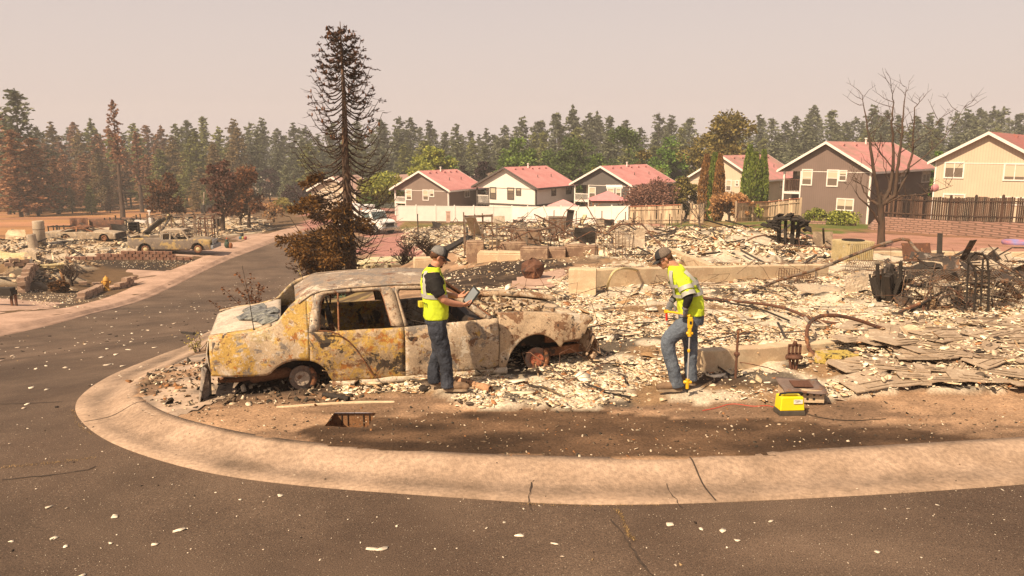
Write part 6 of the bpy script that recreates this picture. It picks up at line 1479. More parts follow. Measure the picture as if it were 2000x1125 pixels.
hand(b, W2n, (.10,.22,-1), (-.75,.65,0), 1.0, 1.12, 1); remesh(b.build('glove', glove_m, w2), .0068, 2); b = MB(); hand(b, W2f, (-.25,-.15,-.9), (.3,-.95,0), 1.0, 1.12, -1); b.tube([Vector(W2f)+Vector((.02,.02,.03)), Vector(W2f)], [.036,.038], 10)
remesh(b.build('glove', glove_m, w2), .0068, 2)
b = MB(); T2.mesh(b, .022, .84, .985)
for i in (0, 1):
    ft = Vector(FOOT2[i]); k = Vector(K[i]); limb_t(b, [(.08,(-.085,.085)[i],.88), Vector((.08,(-.09,.09)[i],.88)).lerp(k, .5)+Vector((-.02,0,.02)), k, k.lerp(ft, .55)+Vector((.015,0,.02)), ft+Vector((.03,0,.055))], [.122,.112,.090,.080,.082])
remesh(b.build('jeans', jean_l, w2), .010, 2, (.020, .06), 5)
for i in (0, 1): shoe(w2, FOOT2[i], (-1, -.12 if i == 0 else .1, 0), boot=True)
cap(w2, HC2, M2, cap_m, mesh_b)
b = MB(); hl = lambda x, y, z: HC2+M2 @ Vector((x, y, z))
for q in (-1, 1): ball(b, hl(-.045,q*.052,.018), (.055,.034,.042), M2)
ball(b, hl(-.072,0,.0), (.036,.058,.048), M2); remesh(b.build('hair', hair_m, w2), .006, 2); glasses(w2, HC2, M2)
# yellow locating wand
yl = mat('tool_yellow', (.72,.40,.012), .45, .1, 6, 0, spec=.5); redp = mat('tool_red', (.62,.03,.02), .45, .1, 6, 0); whp = mat('tool_shaft', (.62,.60,.58), .3, .1, 9, 0, metal=.5)
Rw = Matrix.Rotation(R(-6), 3, 'Z'); wc = P2+Rw @ Vector((.042,-.245,.03))
wd = empty('locating_wand', wc, 'yellow locating wand with pale shaft held upright above the ash by the stooping worker', 'locating wand', rz=R(-6))
b = MB(); b.tube([(0,0,.09),(0,0,.76)], .0095, 10); b.build('shaft', whp, wd)
b = MB(); b.box((0,0,.865), (.055,.045,.14)); b.box((.002,-.005,.87), (.065,.03,.10)); b.lathe([(.02,0),(.026,.02),(.022,.08)], (0,0,.72), 12); o = b.build('housing', yl, wd); o.modifiers.new('bv', 'BEVEL').width = .008
MB().box((.005,-.025,.87), (.025,.006,.035)).build('display', print_m, o)
b = MB(); b.tube([(-.0,0,.945),(-.05,.03,.955),(-.19,.16,.955),(-.25,.24,.94)], [.020,.014,.014,.016], 10); b.box((-.26,.25,.945), (.05,.04,.035)); b.build('handle', yl, wd)
b = MB(); b.tube([(-.0,0,.74),(0,0,.70)], .024, 10); b.lathe([(.012,-.04),(.020,-.03),(.020,.03),(.012,.04)], (0,-.0,.735), 10, 'X'); b.lathe([(.011,0),(.017,.01),(.017,.035),(.011,.045)], (0,0,.50), 10); b.tube([(0,0,.05),(0,0,.17)], [.020,.024], 10); b.lathe([(.012,-.05),(.021,-.04),(.021,.04),(.012,.05)], (0,0,.13), 10, 'X'); b.build('collar', yl, wd)
b = MB(); b.tube([(0,0,.0),(0,0,.06)], [.012,.016], 8); b.build('tip', print_m, wd)
b = MB(); b.tube([(-.255,.25,.925),(-.25,.25,.83)], .014, 8); o = b.build('trigger', redp, wd)
b = MB(); b.tube([(-.25,.25,.83),(-.245,.25,.77)], .007, 8); b.build('prong', whp, o)
# ---------------- things standing and lying in the lots ----------------
conc_w = burn('scorched_concrete', (.60,.46,.30), [((.50,.36,.23),.52,1.4),((.10,.065,.045),.64,1.2)], seed=21, speck=.15)
conc_b = burn('brown_concrete', (.24,.15,.10), [((.34,.23,.15),.52,2.5),(DRK,.62,3)], seed=22, speck=.2)
steel = burn('scorched_steel', (.22,.17,.13), [(BRN,.52,4),(DRK,.57,3)], seed=23, metal=.2)
tinm = burn('pale_sheet_metal', (.42,.33,.24), [(GRY,.58,3),(YEL,.66,3),(BRN,.63,5)], seed=24)
rustm = burn('orange_rust', (.12,.055,.034), [((.27,.12,.055),.58,5),(DRK,.57,4)], seed=25)
charm = burn('black_char', (.035,.027,.022), [((.10,.075,.055),.62,5),(BRN,.66,6)], seed=26)
creamm = burn('cream_enamel', (.50,.40,.22), [(WHT,.6,3),(YEL,.60,4),(DRK,.66,5)], seed=27)
def gw(px, py, dz=0.0): p = G(px, py); p.z = H(p.x, p.y)+dz; return p
def wall(label, A, B, h, t=.2, m=conc_w, name='foundation_wall', cat='foundation wall', drop=.4):
    A = Vector(A); B = Vector(B); d = (B-A); n = max(3, int(d.length/.35)); r = random.Random(int(A.x*100)); b = MB(); s = Vector((-d.y, d.x, 0)).normalized()*t/2
    rows = []
    for i in range(n+1):
        p = A.lerp(B, i/n); k = r.uniform(-.012, .012); top = p+Vector((0,0,h+k))
        rows.append([p-s-Vector((0,0,drop)), top-s-Vector((0,0,.015)), top-s*.9, top+s*.9, top+s-Vector((0,0,.015)), p+s-Vector((0,0,drop))])
    b.grid(rows, False); b.add(rows[0], [(0,1,2,3,4,5)]); b.add(rows[-1], [(5,4,3,2,1,0)])
    o = b.build(name, m, world=True); return tag(o, label, cat)
# near and middle foundations
zA = at(1366,682,9.95); zB = at(1560,668,10.9); zC = at(1705,655,11.7)
def topwall(label, a, b, h, **k): a = Vector(a); b = Vector(b); return wall(label, a-Vector((0,0,h)), b-Vector((0,0,h)), h, **k)
topwall('low cream foundation wall right behind the stooping worker', at(1362,684,9.9), at(1690,660,11.3), .42)
topwall('short raised end of the low foundation wall beside the bent pipe', at(1625,655,11.9), at(1735,652,12.1), .34)
topwall('cream foundation wall running out to the right under the twisted cages', at(1740,648,12.4), at(2120,640,13.3), .36)
topwall('long cream foundation wall with soot stains across the middle of the lot', at(1128,526,17.8), at(1612,516,21.6), .62, t=.25)
topwall('sloping side wall of the foundation behind the stooping worker', at(1312,486,27), at(1392,517,20.3), .5)
topwall('square concrete stub at the left end of the long stained wall', at(1112,524,17.4), at(1165,524,17.3), .75, t=.35)
topwall('far pale foundation edge running behind the air conditioner', at(1560,490,29), at(2060,492,30), .35, t=.3)
topwall('pale foundation wall in the middle lots below the wooden fence', at(1180,463,46), at(1300,462,46), .7)
topwall('foundation wall at the back of the middle lots with soot marks', at(1020,444,66), at(1180,446,62), .6, m=conc_b)
topwall('far back cream foundation strip by the thin posts', at(1190,441,72), at(1285,446,70), .5)
topwall('low wall edging the bank behind the second burnt wagon', at(800,502,38), at(868,499,36), .35, m=conc_b)
# concrete blocks of the middle ruin
for i, (x, y, w, h, l) in enumerate(((1003,497,.85,.5,'brown'),(928,510,.6,.75,'upright brown'),(960,508,.9,.32,'flat pale'),(1000,507,.9,.28,'long pale'),(1045,505,.9,.42,'boxy brown'),(1085,502,.7,.36,'low brown'),(1125,500,.7,.34,'second low brown'),(970,492,.5,.4,'small tan'),(1150,500,.6,.3,'third low brown'),(838,524,1.1,.45,'pinkish'),(1032,487,.9,.7,'tall brown'))):
    p = gw(x, y); b = MB(); h *= .8; b.box((0,0,h/2-.1), (w, .5, h+.2)); b.box((0,0,h+.02), (w*.96,.46,.05), rz=.02)
    o = b.build('concrete_block', conc_b if 'brown' in l else conc_w); o.location = p; o.rotation_euler.z = rnd(-.25, .25); m_ = o.modifiers.new('bv', 'BEVEL'); m_.width = .03
    tag(o, l+' concrete block '+('beside the wrecked wagon' if x < 850 else 'at the edge of the black slope, number %s from the left' % ('first','second','third','fourth','fifth','sixth','seventh','eighth','ninth','tenth','last')[i] if False else '')+{1003:'in the middle of the ruin edge',928:'at the left end of the ruin edge',960:'lying left of the middle ruin edge',1000:'lying along the foot of the ruin edge',1045:'right of the long pale block',1085:'right of the boxy brown block',1125:'farther right on the ruin edge',970:'behind the flat pale block',1150:'at the right end of the ruin edge',838:'',1032:'behind the ruin edge'}[x], 'concrete block', 'concrete blocks along the ruin edge')
# pipes and hoses
def pipe(label, pts, r, m=rustm, name='pipe', cat='pipe', n=8, it=2):
    P = smooth_line([Vector(p) for p in pts], 40, it); b = MB(); b.tube([tuple(p) for p in P], r, n); o = b.build(name, m, world=True); return tag(o, label, cat)
pipe('thick rusty pipe bent into a hook over the low foundation wall', [gw(1606,715,.02), at(1582,690,10.6), at(1573,655,10.7), at(1582,625,10.8), at(1615,613,10.9), at(1670,622,11.0), at(1730,645,11.1), at(1785,650,11.2), at(1812,643,11.3)], .028)
pipe('flat scorched conduit standing beside the hooked pipe', [gw(1618,705,.02), at(1600,680,10.9), at(1592,650,11.0), at(1580,630,11.1), at(1572,620,11.2)], .024, tinm)
pipe('long straight rusty pipe lying across the ash behind the hooked pipe', [gw(1365,590,.06), gw(1450,600,.08), gw(1530,618,.12), at(1600,632,12.4), at(1700,633,12.6), gw(1792,640,.15)], .028)
pipe('long dark pipe rising from the ash over the twisted heap', [gw(1450,580,.03), gw(1520,556,.15), at(1600,526,17.5), at(1665,498,17.8), at(1730,474,18), at(1760,467,18)], .038, steel)
pipe('drooping end of the dark pipe beyond its elbow', [at(1762,467,18), at(1778,469,18), at(1781,480,18), at(1805,502,17.6), gw(1842,545,.1)], .038, steel)
pipe('thin curved conduit lying near the long foundation wall', [gw(1160,558,.05), gw(1205,540,.3), gw(1260,548,.25), gw(1330,560,.1), gw(1440,565,.05)], .02, tinm)
pipe('yellow brown metal strap arching out of the stained foundation', [gw(1185,570,.02), at(1190,545,17.2), at(1200,527,17.2), at(1225,522,17.3), gw(1265,545,.1)], .03, creamm)
pipe('bent reddish rod lying low below the cages', [gw(1800,636,.03), gw(1812,612,.25), gw(1850,618,.3), gw(1900,640,.05)], .018)
pipe('rusty rod sticking left from the cages', [gw(1710,590,.1), gw(1780,560,.35), gw(1850,552,.4)], .02)
pipe('dark bar crossing in front of the cages', [gw(1775,640,.03), gw(1860,615,.3), gw(1990,600,.35)], .022, charm)
pipe('low half buried pale pipe in the soil by the storm inlet', [gw(540,797,-.01), gw(620,794,.01), gw(700,789,.01), gw(770,784,-.01)], .022, conc_w)
pipe('black cable sagging over the rubble right of the stooping worker', [gw(1375,590,.02), gw(1420,602,.03), gw(1480,610,.05), gw(1540,640,.05)], .018, charm)
pipe('tall pipe hoop in the middle lots', [gw(1062,470,0), at(1072,440,44), at(1100,426,44), at(1104,440,44), gw(1100,470,0)], .035, steel)
pipe('wire loop rising in the far rubble', [gw(1120,475,0), at(1135,447,42), at(1160,450,42), gw(1175,478,0)], .03, steel)
# standing valve pipe
p = gw(1436,748); o = empty('standpipe', p, 'upright rusty water pipe with valve in front of the low wall', 'standpipe')
b = MB(); b.tube([(0,0,-.1),(0,0,.38),(.005,0,.64)], .017, 8); b.lathe([(.018,0),(.028,.015),(.028,.05),(.018,.065)], (0,0,.28), 10); b.build('pipe', rustm, o)
b = MB(); b.tube([(-.035,0,.32),(.035,0,.32)], .022, 8); b.lathe([(.01,0),(.022,.02),(.022,.05),(.01,.06)], (.0,0,.58), 10); b.tube([(0,0,.64),(.035,0,.65),(.05,0,.62)], .014, 8); b.build('valve', rustm, o)
# gas regulator with cage
p = gw(1549,728); o = empty('gas_regulator', p, 'rust coloured gas regulator standing against the low wall', 'gas regulator')
b = MB(); b.box((0,0,.22), (.17,.03,.03)); b.box((0,0,.34), (.17,.03,.03)); [b.box((x,0,.28), (.025,.03,.12)) for x in (-.075,-.025,.025,.075)]; b.lathe([(.02,0),(.035,.01),(.02,.05)], (0,0,.35), 8); b.build('yoke', rustm, o)
b = MB(); b.lathe([(.03,0),(.10,.02),(.11,.045),(.03,.06)], (0,0,.15), 14); b.tube([(-.11,0,.17),(.11,0,.17)], .03, 8); b.build('diaphragm', rustm, o)
b = MB(); b.tube([(-.06,0,.16),(-.02,0,-.05)], .018, 6); b.tube([(.05,0,.16),(.03,0,-.05)], .018, 6); b.tube([(0,.03,.15),(.01,.02,-.05)], .02, 6); b.build('pipe', rustm, o)
# perforated block with a lid lying on it, and the yellow transmitter
p = gw(1563,782); o = empty('perforated_block', p, 'grey perforated block lying in the ash behind the yellow box', 'block', rz=R(-4))
b = MB(); b.box((0,0,.075), (.46,.30,.15)); b.build('block', conc_w, o)
b = MB(); r = random.Random(3)
for i in range(6):
    for j in range(2):
        if r.random() < .85: b.lathe([(.016,-.002),(.016,.0)], (-.19+i*.075,-.151,.045+j*.055), 8, 'Y')
b.build('holes', print_m, o)
b = MB(); b.grid([[Vector((x*.5*.5, y*.30, .17+.03*y+.012*math.sin(x*3+y*5)-.05*y*y*.3)) for x in np.linspace(-1, 1, 9)] for y in np.linspace(-.7, .75, 8)]); l = b.build('lid', burn('lid_brown', (.17,.12,.10), [(BRN,.56,4),(GRY,.6,3)], seed=30, speck=.15)); l.location = p+Vector((0,0,.0)); l.rotation_euler.z = R(-4); md = l.modifiers.new('t', 'SOLIDIFY'); md.thickness = .012
tag(l, 'warped brown metal lid lying on the perforated block', 'lid'); MB().box((.0,.01,.182), (.23,.20,.010), rx=.06).build('inset_plate', rustm, l)
p = gw(1541,806, .0); ty = mat('case_yellow', (.78,.58,.01), .4, .06, 6, 0, spec=.5)
o = empty('transmitter_box', p, 'bright yellow locator transmitter case with dark base on the soil', 'transmitter', rz=R(4))
b = MB(); b.poly([(-.145,-.09,.055),(.145,-.09,.055),(.130,-.075,.215),(-.130,-.075,.215)], (0,.17,0)); b.box((0,.01,.222), (.17,.08,.02)); bo = b.build('case', ty, o); bo.modifiers.new('bv', 'BEVEL').width = .010
b = MB(); b.poly([(-.155,-.10,.0),(.155,-.10,.0),(.147,-.093,.056),(-.147,-.093,.056)], (0,.19,0)); b.build('base', mat('case_base', (.07,.055,.04), .8, .2, 9, .2), o).modifiers.new('bv', 'BEVEL').width = .006
b = MB(); b.box((.06,-.0885,.165), (.105,.003,.048), rx=-.09); lb = b.build('sticker', mat('sticker_white', (.72,.66,.58), .6, .05, 4, 0), bo)
b = MB(); [b.box((.045+.02*(k % 2),-.0908,.178-.011*k), (.06-.012*(k % 3),.001,.0035), rx=-.09) for k in range(4)]; b.build('print', print_m, lb)
b = MB(); b.tube([(-.12,.02,.20),(-.13,-.03,.245),(-.06,-.05,.262),(.10,-.05,.262),(.145,.0,.235),(.135,.03,.20)], .012, 6); b.build('handle', print_m, bo)
pipe('thin red test lead looping from the yellow case', [gw(1518,800,.03), gw(1500,792,.02), gw(1470,797,.02), gw(1430,788,.02), gw(1400,795,.01), gw(1372,800,.01)], .0035, redp, 'cable', 'cable', 5)
pipe('thin dark lead trailing right of the yellow case', [gw(1565,805,.02), gw(1600,815,.01), gw(1660,822,.01), gw(1730,818,.01)], .004, charm, 'cable', 'cable', 5)
# yellow scorched beam box
p0 = gw(1600,722,.02); b = MB(); b.box((0,0,.06), (.36,.05,.13), rz=-.5); b.box((.32,-.02,.06), (.42,.05,.13), rz=.35); b.box((.15,.12,.10), (.45,.3,.03), rz=.1)
o = b.build('channel_bar', burn('yellow_flaked', (.45,.33,.08), [(DRK,.55,6),(CRE,.58,5)], seed=31)); o.location = p0+Vector((.12,0,0)); tag(o, 'flaking yellow metal channel frame beside the hooked pipe', 'channel frame')
# fallen roof: overlapping shingle sheets
shin = burn('fallen_shingle', (.40,.30,.21), [((.31,.225,.155),.52,3),((.50,.40,.29),.58,7)], seed=32, speck=.22)
r = random.Random(12); SL = []
for k in range(84):
    x = r.uniform(1665, 2030); y = r.uniform(662, 762)
    if x-1640 > (y-640)*.0+(0 if y < 735 else 40): SL.append((x, y, r.uniform(.20, .42)))
for i, (x, y, s) in enumerate(SL):
    p = gw(x, y, r.uniform(.02,.08)); a = r.gauss(0, .5); tx, ty_ = r.gauss(0,.05), r.gauss(.03,.05); q = []
    for c in ((-1,-.55),(-.2,-.62),(.95,-.5),(1.0,.2),(.9,.6),(-.3,.55),(-1.0,.5)):
        q.append(Vector((c[0]*s*r.uniform(.85,1.1), c[1]*s*r.uniform(.85,1.1), 0)))
    b = MB(); b.poly([v+Vector((0,0,v.x*tx+v.y*ty_)) for v in q], (0,0,.014))
    for k in range(1, 3):
        yy = -.55*s+k*.3*s; x0_, x1_ = r.uniform(-.8,-.3)*s, r.uniform(.3,.85)*s; b.poly([(x0_,yy,x0_*tx+yy*ty_+.014),(x1_,yy,x1_*tx+yy*ty_+.014),(x1_,yy-.22*s,x1_*tx+(yy-.22*s)*ty_+.022),(x0_,yy-.22*s,x0_*tx+(yy-.22*s)*ty_+.022)], (0,0,.006))
    o = b.build('shingle_sheet', shin); o.location = p; o.rotation_euler.z = a
    tag(o, ('fallen grey brown shingle sheet '+('in the back row by the low wall' if y < 680 else 'in the front row at the soil edge' if y > 745 else 'in the middle of the slide')+(', left part' if x < 1740 else ', right part' if x > 1900 else ', centre part')), 'roof sheet', 'fallen shingle sheets of the collapsed roof')
P_SL = gp([(1660,655),(2060,650),(2060,775),(1640,770)]); _H3 = Hn; Hn = lambda x, y: _H3(x, y)+.07
pz = in_mask(1500, 3, 9, 9, 14, [P_SL]); V, Fc, cc = merge_parts([shards(1500, pz, .010+.07*rng.random(1500)**2.6, .004+.01*rng.random(1500), PAL, .3)]); Hn = _H3
tag(link('rubble', np_mesh('rubble', V, Fc, [chipm], cc)), 'plaster crumbs scattered over the fallen shingle sheets', 'rubble', kind='stuff')
# twisted heap at the right: cages, sheets, hand truck
def cage(label, px, py, w, d, h, rz, rx=0, dz=0, st=.06, m=steel, ry=0):
    o = empty('wire_cage', gw(px, py, dz), label, 'wire cage'); b = MB(); c = Matrix.Rotation(rz, 3, 'Z') @ Matrix.Rotation(ry, 3, 'Y') @ Matrix.Rotation(rx, 3, 'X'); f = lambda x, y, z: c @ Vector((x, y, z))+Vector((0,0,h/2))
    n = int(w/st)
    for i in range(n+1):
        x = -w/2+w*i/n; b.tube([f(x,-d/2,-h/2), f(x,-d/2+.03*math.sin(i), h/2)], .0055, 3, False); b.tube([f(x,d/2,-h/2), f(x,d/2,h/2)], .0055, 3, False); b.tube([f(x,-d/2,h/2), f(x,d/2,h/2)], .0055, 3, False)
    for k in range(int(h/st/1.6)+1): z = -h/2+k*st*1.6; b.tube([f(-w/2,-d/2,z), f(w/2,-d/2,z)], .004, 3, False); b.tube([f(-w/2,d/2,z), f(w/2,d/2,z)], .004, 3, False)
    b.build('mesh', m, o); b = MB()
    for y in (-d/2, d/2):
        b.tube([f(-w/2,y,-h/2), f(w/2,y,-h/2), f(w/2,y,h/2), f(-w/2,y,h/2), f(-w/2,y,-h/2)], .009, 5)
    b.build('frame', m, o); return o
cage('long collapsed wire cage in the middle of the twisted heap', 1850,622,1.35,.7,.55,.05,.15)
cage('tilted wire cage hanging off the right end of the heap', 1965,625,.8,.6,.5,-.2,.2,.05,ry=.25)
cage('upper wire rack slumped on top of the heap', 1900,585,1.2,.5,.25,.1,.3,.15)
cage('small crushed wire basket left of the heap', 1575,575,.45,.35,.38,.5,.3,m=rustm)
cage('wire rack lying under the rusty bars', 1690,560,.9,.5,.3,-.1,.4)
cage('coiled wire basket beside the crushed one', 1540,560,.5,.4,.36,-.3,.5,m=rustm)
def sheetp(label, px, py, w, h, tilt, rz, m, dz=0, crump=.05, name='metal_sheet', cat='metal sheet', seed=1, depth=None):
    p = gw(px, py, dz); r = random.Random(seed); a = [r.uniform(0, 6) for _ in range(4)]; b = MB(); M_ = Matrix.Rotation(rz, 3, 'Z') @ Matrix.Rotation(tilt, 3, 'X')
    b.grid([[M_ @ Vector((u*w/2, v*h, crump*(math.sin(u*3+a[0]+v*4)+math.sin(v*6+a[1]+u*2)))) for u in np.linspace(-1, 1, 10)] for v in np.linspace(0, 1, 8)], False)
    o = b.build(name, m); o.location = p; md = o.modifiers.new('t', 'SOLIDIFY'); md.thickness = .012; return tag(o, label, cat)
sheetp('brown heat stained steel panel leaning behind the heap', 1792,528,1.0,.62,1.15,.1,rustm,.15,.01)
sheetp('dark narrow plank leaning against the brown panel', 1832,527,.16,.85,1.25,-.35,charm,.15,.005,seed=2)
sheetp('pale curved metal hood lying in front of the heap', 1852,622,.42,.5,.95,.35,tinm,0,.05,seed=3)
sheetp('crumpled pale sheet left of the black stump', 1678,605,.55,.45,.8,.2,tinm,0,.06,seed=4)
sheetp('large dented cream panel behind the hand truck', 1935,575,.7,.6,.9,-.5,tinm,.2,.03,seed=5)
sheetp('corrugated pale sheet lying flat in the ash', 1610,600,.9,.5,.18,.1,tinm,0,.02,seed=6)
sheetp('dark buckled sheet on top of the heap', 1810,600,.8,.5,.3,.0,charm,.22,.04,seed=7)
sheetp('long warped pale strip lying over the heap', 1870,590,1.6,.25,.2,-.12,tinm,.30,.03,seed=8)
sheetp('cream fallen board by the far wall', 1940,498,.9,.35,.9,.3,tinm,0,.03,seed=9)
sheetp('brown shovel blade shaped plate below the hand truck', 1880,628,.25,.28,.9,.4,charm,0,.02,seed=10)
sheetp('pale warped flap right of the hooked pipe', 1795,700,.35,.3,.7,.6,conc_w,0,.03,seed=11)
sheetp('white curled sheet in the lower right rubble', 1660,780,.6,.25,.15,.1,tinm,0,.03,seed=12)
sheetp('grey curled plate beside the cylinder in the stained foundation', 1245,560,.6,.5,.9,.3,steel,0,.04,seed=13)
b = MB(); p = gw(1728,612); r = random.Random(8)
for k in range(26): a = Vector((r.gauss(0,.14), r.gauss(0,.12), r.uniform(0,.15))); b.bar(a, a+Vector((r.gauss(0,.10), r.gauss(0,.10), r.uniform(.25,.62))), r.uniform(.03,.11), r.uniform(.02,.07))
o = b.build('charred_stump', charm); o.location = p; tag(o, 'black splintered post stump at the left end of the heap', 'charred stump')
b = MB(); r = random.Random(31)
for k in range(190):
    q = gw(r.uniform(1720, 2040), r.uniform(560, 632)); a = r.uniform(0, 6.28); L_ = r.uniform(.15, .8); e = r.gauss(.1, .45); d = Vector((math.cos(a), math.sin(a)*.7, math.sin(e)))*L_/2; q.z += r.uniform(.0, .62)
    if r.random() < .62: b.tube([q-d, q+Vector((r.gauss(0,.05), r.gauss(0,.05), r.gauss(0,.05))), q+d], r.uniform(.006, .018), 4, False)
    else: b.box(q, (L_*.8, r.uniform(.08,.3), .012), rz=a, rx=r.gauss(0,.7), ry=r.gauss(0,.5))
tag(b.build('scrap', burn('scrap_metal', (.11,.075,.055), [(DRK,.47,3),(BRN,.55,4),(GRY,.62,5)], seed=71), world=True), 'black tangle of bent bars and burnt sheets in the heap at the right', 'scrap', kind='stuff')
# hand truck with looped handles
p = gw(1905,640); o = empty('hand_truck', p, 'dark hand truck frame standing upright with looped handle at the right', 'hand truck', rz=R(-12)); b = MB()
for x in (-.17, .05): b.tube([(x,0,0),(x-.03,.0,.55),(x-.05,.0,.92)], .016, 7)
b.tube([(.17,0,0),(.12,0,.6),(.07,0,.9),(-.02,-.02,1.0),(-.14,-.02,1.02),(-.22,-.04,.95),(-.22,-.05,.86),(-.13,-.04,.76),(-.08,-.02,.60),(-.05,0,.0)], .02, 8); b.tube([(-.20,.0,.92),(-.12,.02,1.0),(.0,.02,.98),(.07,0,.9)], .014, 7); b.build('frame', charm, o)
[MB().bar((-.2,0,z), (.13,0,z), .02).build('crossbar', charm, o) for z in (.25,.5,.72)]
# air conditioner
p = gw(1663,511); o = empty('air_conditioner', p, 'cream outdoor air conditioner unit with ribbed sides at the back of the lot', 'air conditioner', rz=R(10)); b = MB()
w = .50; h = .78; b.box((0,0,h/2-.05), (2*w-.06, 2*w-.06, h+.02)); b.box((0,0,h-.02), (2*w+.02,2*w+.02,.06)); b.box((0,0,.03), (2*w+.02,2*w+.02,.10)); b.build('body', creamm, o)
b = MB()
for k in range(13):
    x = -w+.06+k*(2*w-.12)/12
    for sx_, sy_ in ((x,-w),(x,w),(-w,x),(w,x)): b.box((sx_, sy_, h/2), (.035,.035,h-.1))
b.build('ribs', creamm, o)
b = MB(); b.lathe([(.02,0),(.38,0),(.38,.03),(.34,.03),(.34,.012),(.02,.012)], (0,0,h+.01), 24); [b.tube([(.36*math.cos(a),.36*math.sin(a),h+.035),(0,0,h+.05)], .008, 4) for a in np.linspace(0,6.28,13)]; b.build('fan_grille', charm, o)
sheetp('weathered plywood sheet leaning left of the air conditioner', 1608,492,.85,.78,1.35,.15,burn('plywood', (.36,.27,.18), [((.22,.16,.11),.52,2),(DRK,.64,3)], seed=40),0,.01,'plywood_sheet','plywood')
# burnt stump of a shed
p = gw(1535,492); o = empty('burnt_hut', p, 'black burnt remnant of a small hut with a charred cap', 'burnt hut'); r = random.Random(4); b = MB()
for x in (-.30,-.05,.20,.42): MB().bar((x,r.uniform(-.1,.1),-.1), (x+r.uniform(-.05,.05),0,1.0), .13, .10).build('post', charm, o)
for k in range(60): a = r.uniform(0, 3.14); q = Vector((-.62*math.cos(a)+r.gauss(0,.05), r.gauss(0,.25), .72+.42*math.sin(a)+r.gauss(0,.04))); b.box(q, (r.uniform(.15,.35), r.uniform(.1,.3), .05), rz=r.uniform(0,3), ry=r.uniform(-.7,.7), rx=r.gauss(0,.3))
b.build('cap', charm, o)
# rust boulder, clay pipe, log, inlet
p = gw(1038,545); b = MB(); r = random.Random(2)
vs = []; 
for i in range(7):
    t = -math.pi/2+math.pi*i/6
    for j in range(9): a = j*.698; k = 1+r.uniform(-.2,.2); vs.append((.30*math.cos(t)*math.cos(a)*k+.02, .24*math.cos(t)*math.sin(a)*k, .24+.28*math.sin(t)*k))
b.add(vs, [(i*9+j, i*9+(j+1)%9, (i+1)*9+(j+1)%9, (i+1)*9+j) for i in range(6) for j in range(9)], False); o = b.build('tree_stump', rustm); o.location = p; tag(o, 'reddish burnt stump on the edge of the black slope', 'tree stump')
a = gw(893,757,.035); c = gw(958,772,.04); b = MB(); d = (c-a); n_ = 18
rows = []
for i in range(10):
    q = a.lerp(c, i/9); s_ = d.cross(Vector((0,0,1))).normalized(); rows.append([q+(s_*math.cos(t)+Vector((0,0,1))*math.sin(t))*(.052+.004*math.sin(i)) for t in np.linspace(-.4, 3.7+(1.9 if i > 6 or i < 2 else 0), n_)])
b.grid(rows); o = b.build('clay_pipe', burn('terracotta', (.44,.24,.13), [(DRK,.58,6),(CRE,.6,6)], seed=41), world=True); md = o.modifiers.new('t', 'SOLIDIFY'); md.thickness = .012; tag(o, 'broken terracotta pipe lying on the ash right of the tablet worker', 'clay pipe')
a = gw(632,777,.035); c = gw(682,786,.035); b = MB(); b.tube([a.lerp(c, t)+Vector((0,0,.004*math.sin(t*20))) for t in np.linspace(0,1,9)], [.032,.038,.036,.04,.037,.039,.036,.034,.028], 9); tag(b.build('charred_log', charm, world=True), 'short charred log lying on the soil below the rear door', 'charred log')
a = gw(355,643,.0); c = gw(379,645,.0); a.z = T(a.x,a.y)-.09; c.z = T(c.x,c.y)-.09; b = MB(); b.bar(a, c, .07, .05); tag(b.build('charred_log', charm, world=True), 'small black stick lying on the asphalt behind the trunk of the wreck', 'charred log')
ic = Vector((INLET.x, INLET.y, T(INLET.x, INLET.y))); o = empty('storm_inlet', ic, 'open rectangular storm inlet pit with rusty ribbed wall in the soil', 'storm inlet', rz=0); b = MB()
b.box((0,.31,-.16), (.60,.015,.28)); b.box((-.29,0,-.17), (.015,.62,.26)); b.box((.29,0,-.17), (.015,.62,.26)); b.box((0,-.27,-.17), (.60,.015,.24)); b.box((0,0,-.26), (.6,.6,.02)); b.build('pit', burn('pit_brown', (.26,.13,.06), [(BRN,.55,4)], seed=42), o)
b = MB(); [b.box((x,.296,-.10), (.008,.012,.13)) for x in (-.15,-.08,.10,.17)]; b.build('ribs', charm, o)
# loose fence posts between the ruin and the white fence
for i, (x, y0, y1) in enumerate(((1082,412,447),(1125,413,446),(1175,413,444),(1221,415,446),(1236,417,446),(1290,418,446),(1307,419,450),(1311,425,452),(817,419,470),(1330,420,448))):
    p = gw(x, y1); h = at(x, y0, p.y).z-p.z; b = MB(); b.tube([(0,0,-.2),(rnd(-.02,.02),0,h)], .045, 6); b.lathe([(.05,0),(.055,.03),(.02,.06)], (0,0,h), 6); o = b.build('post', steel if i % 2 else charm); o.location = p
    tag(o, 'bare metal post left standing in front of the white and wooden fences', 'post', 'bare posts left from a burnt fence')
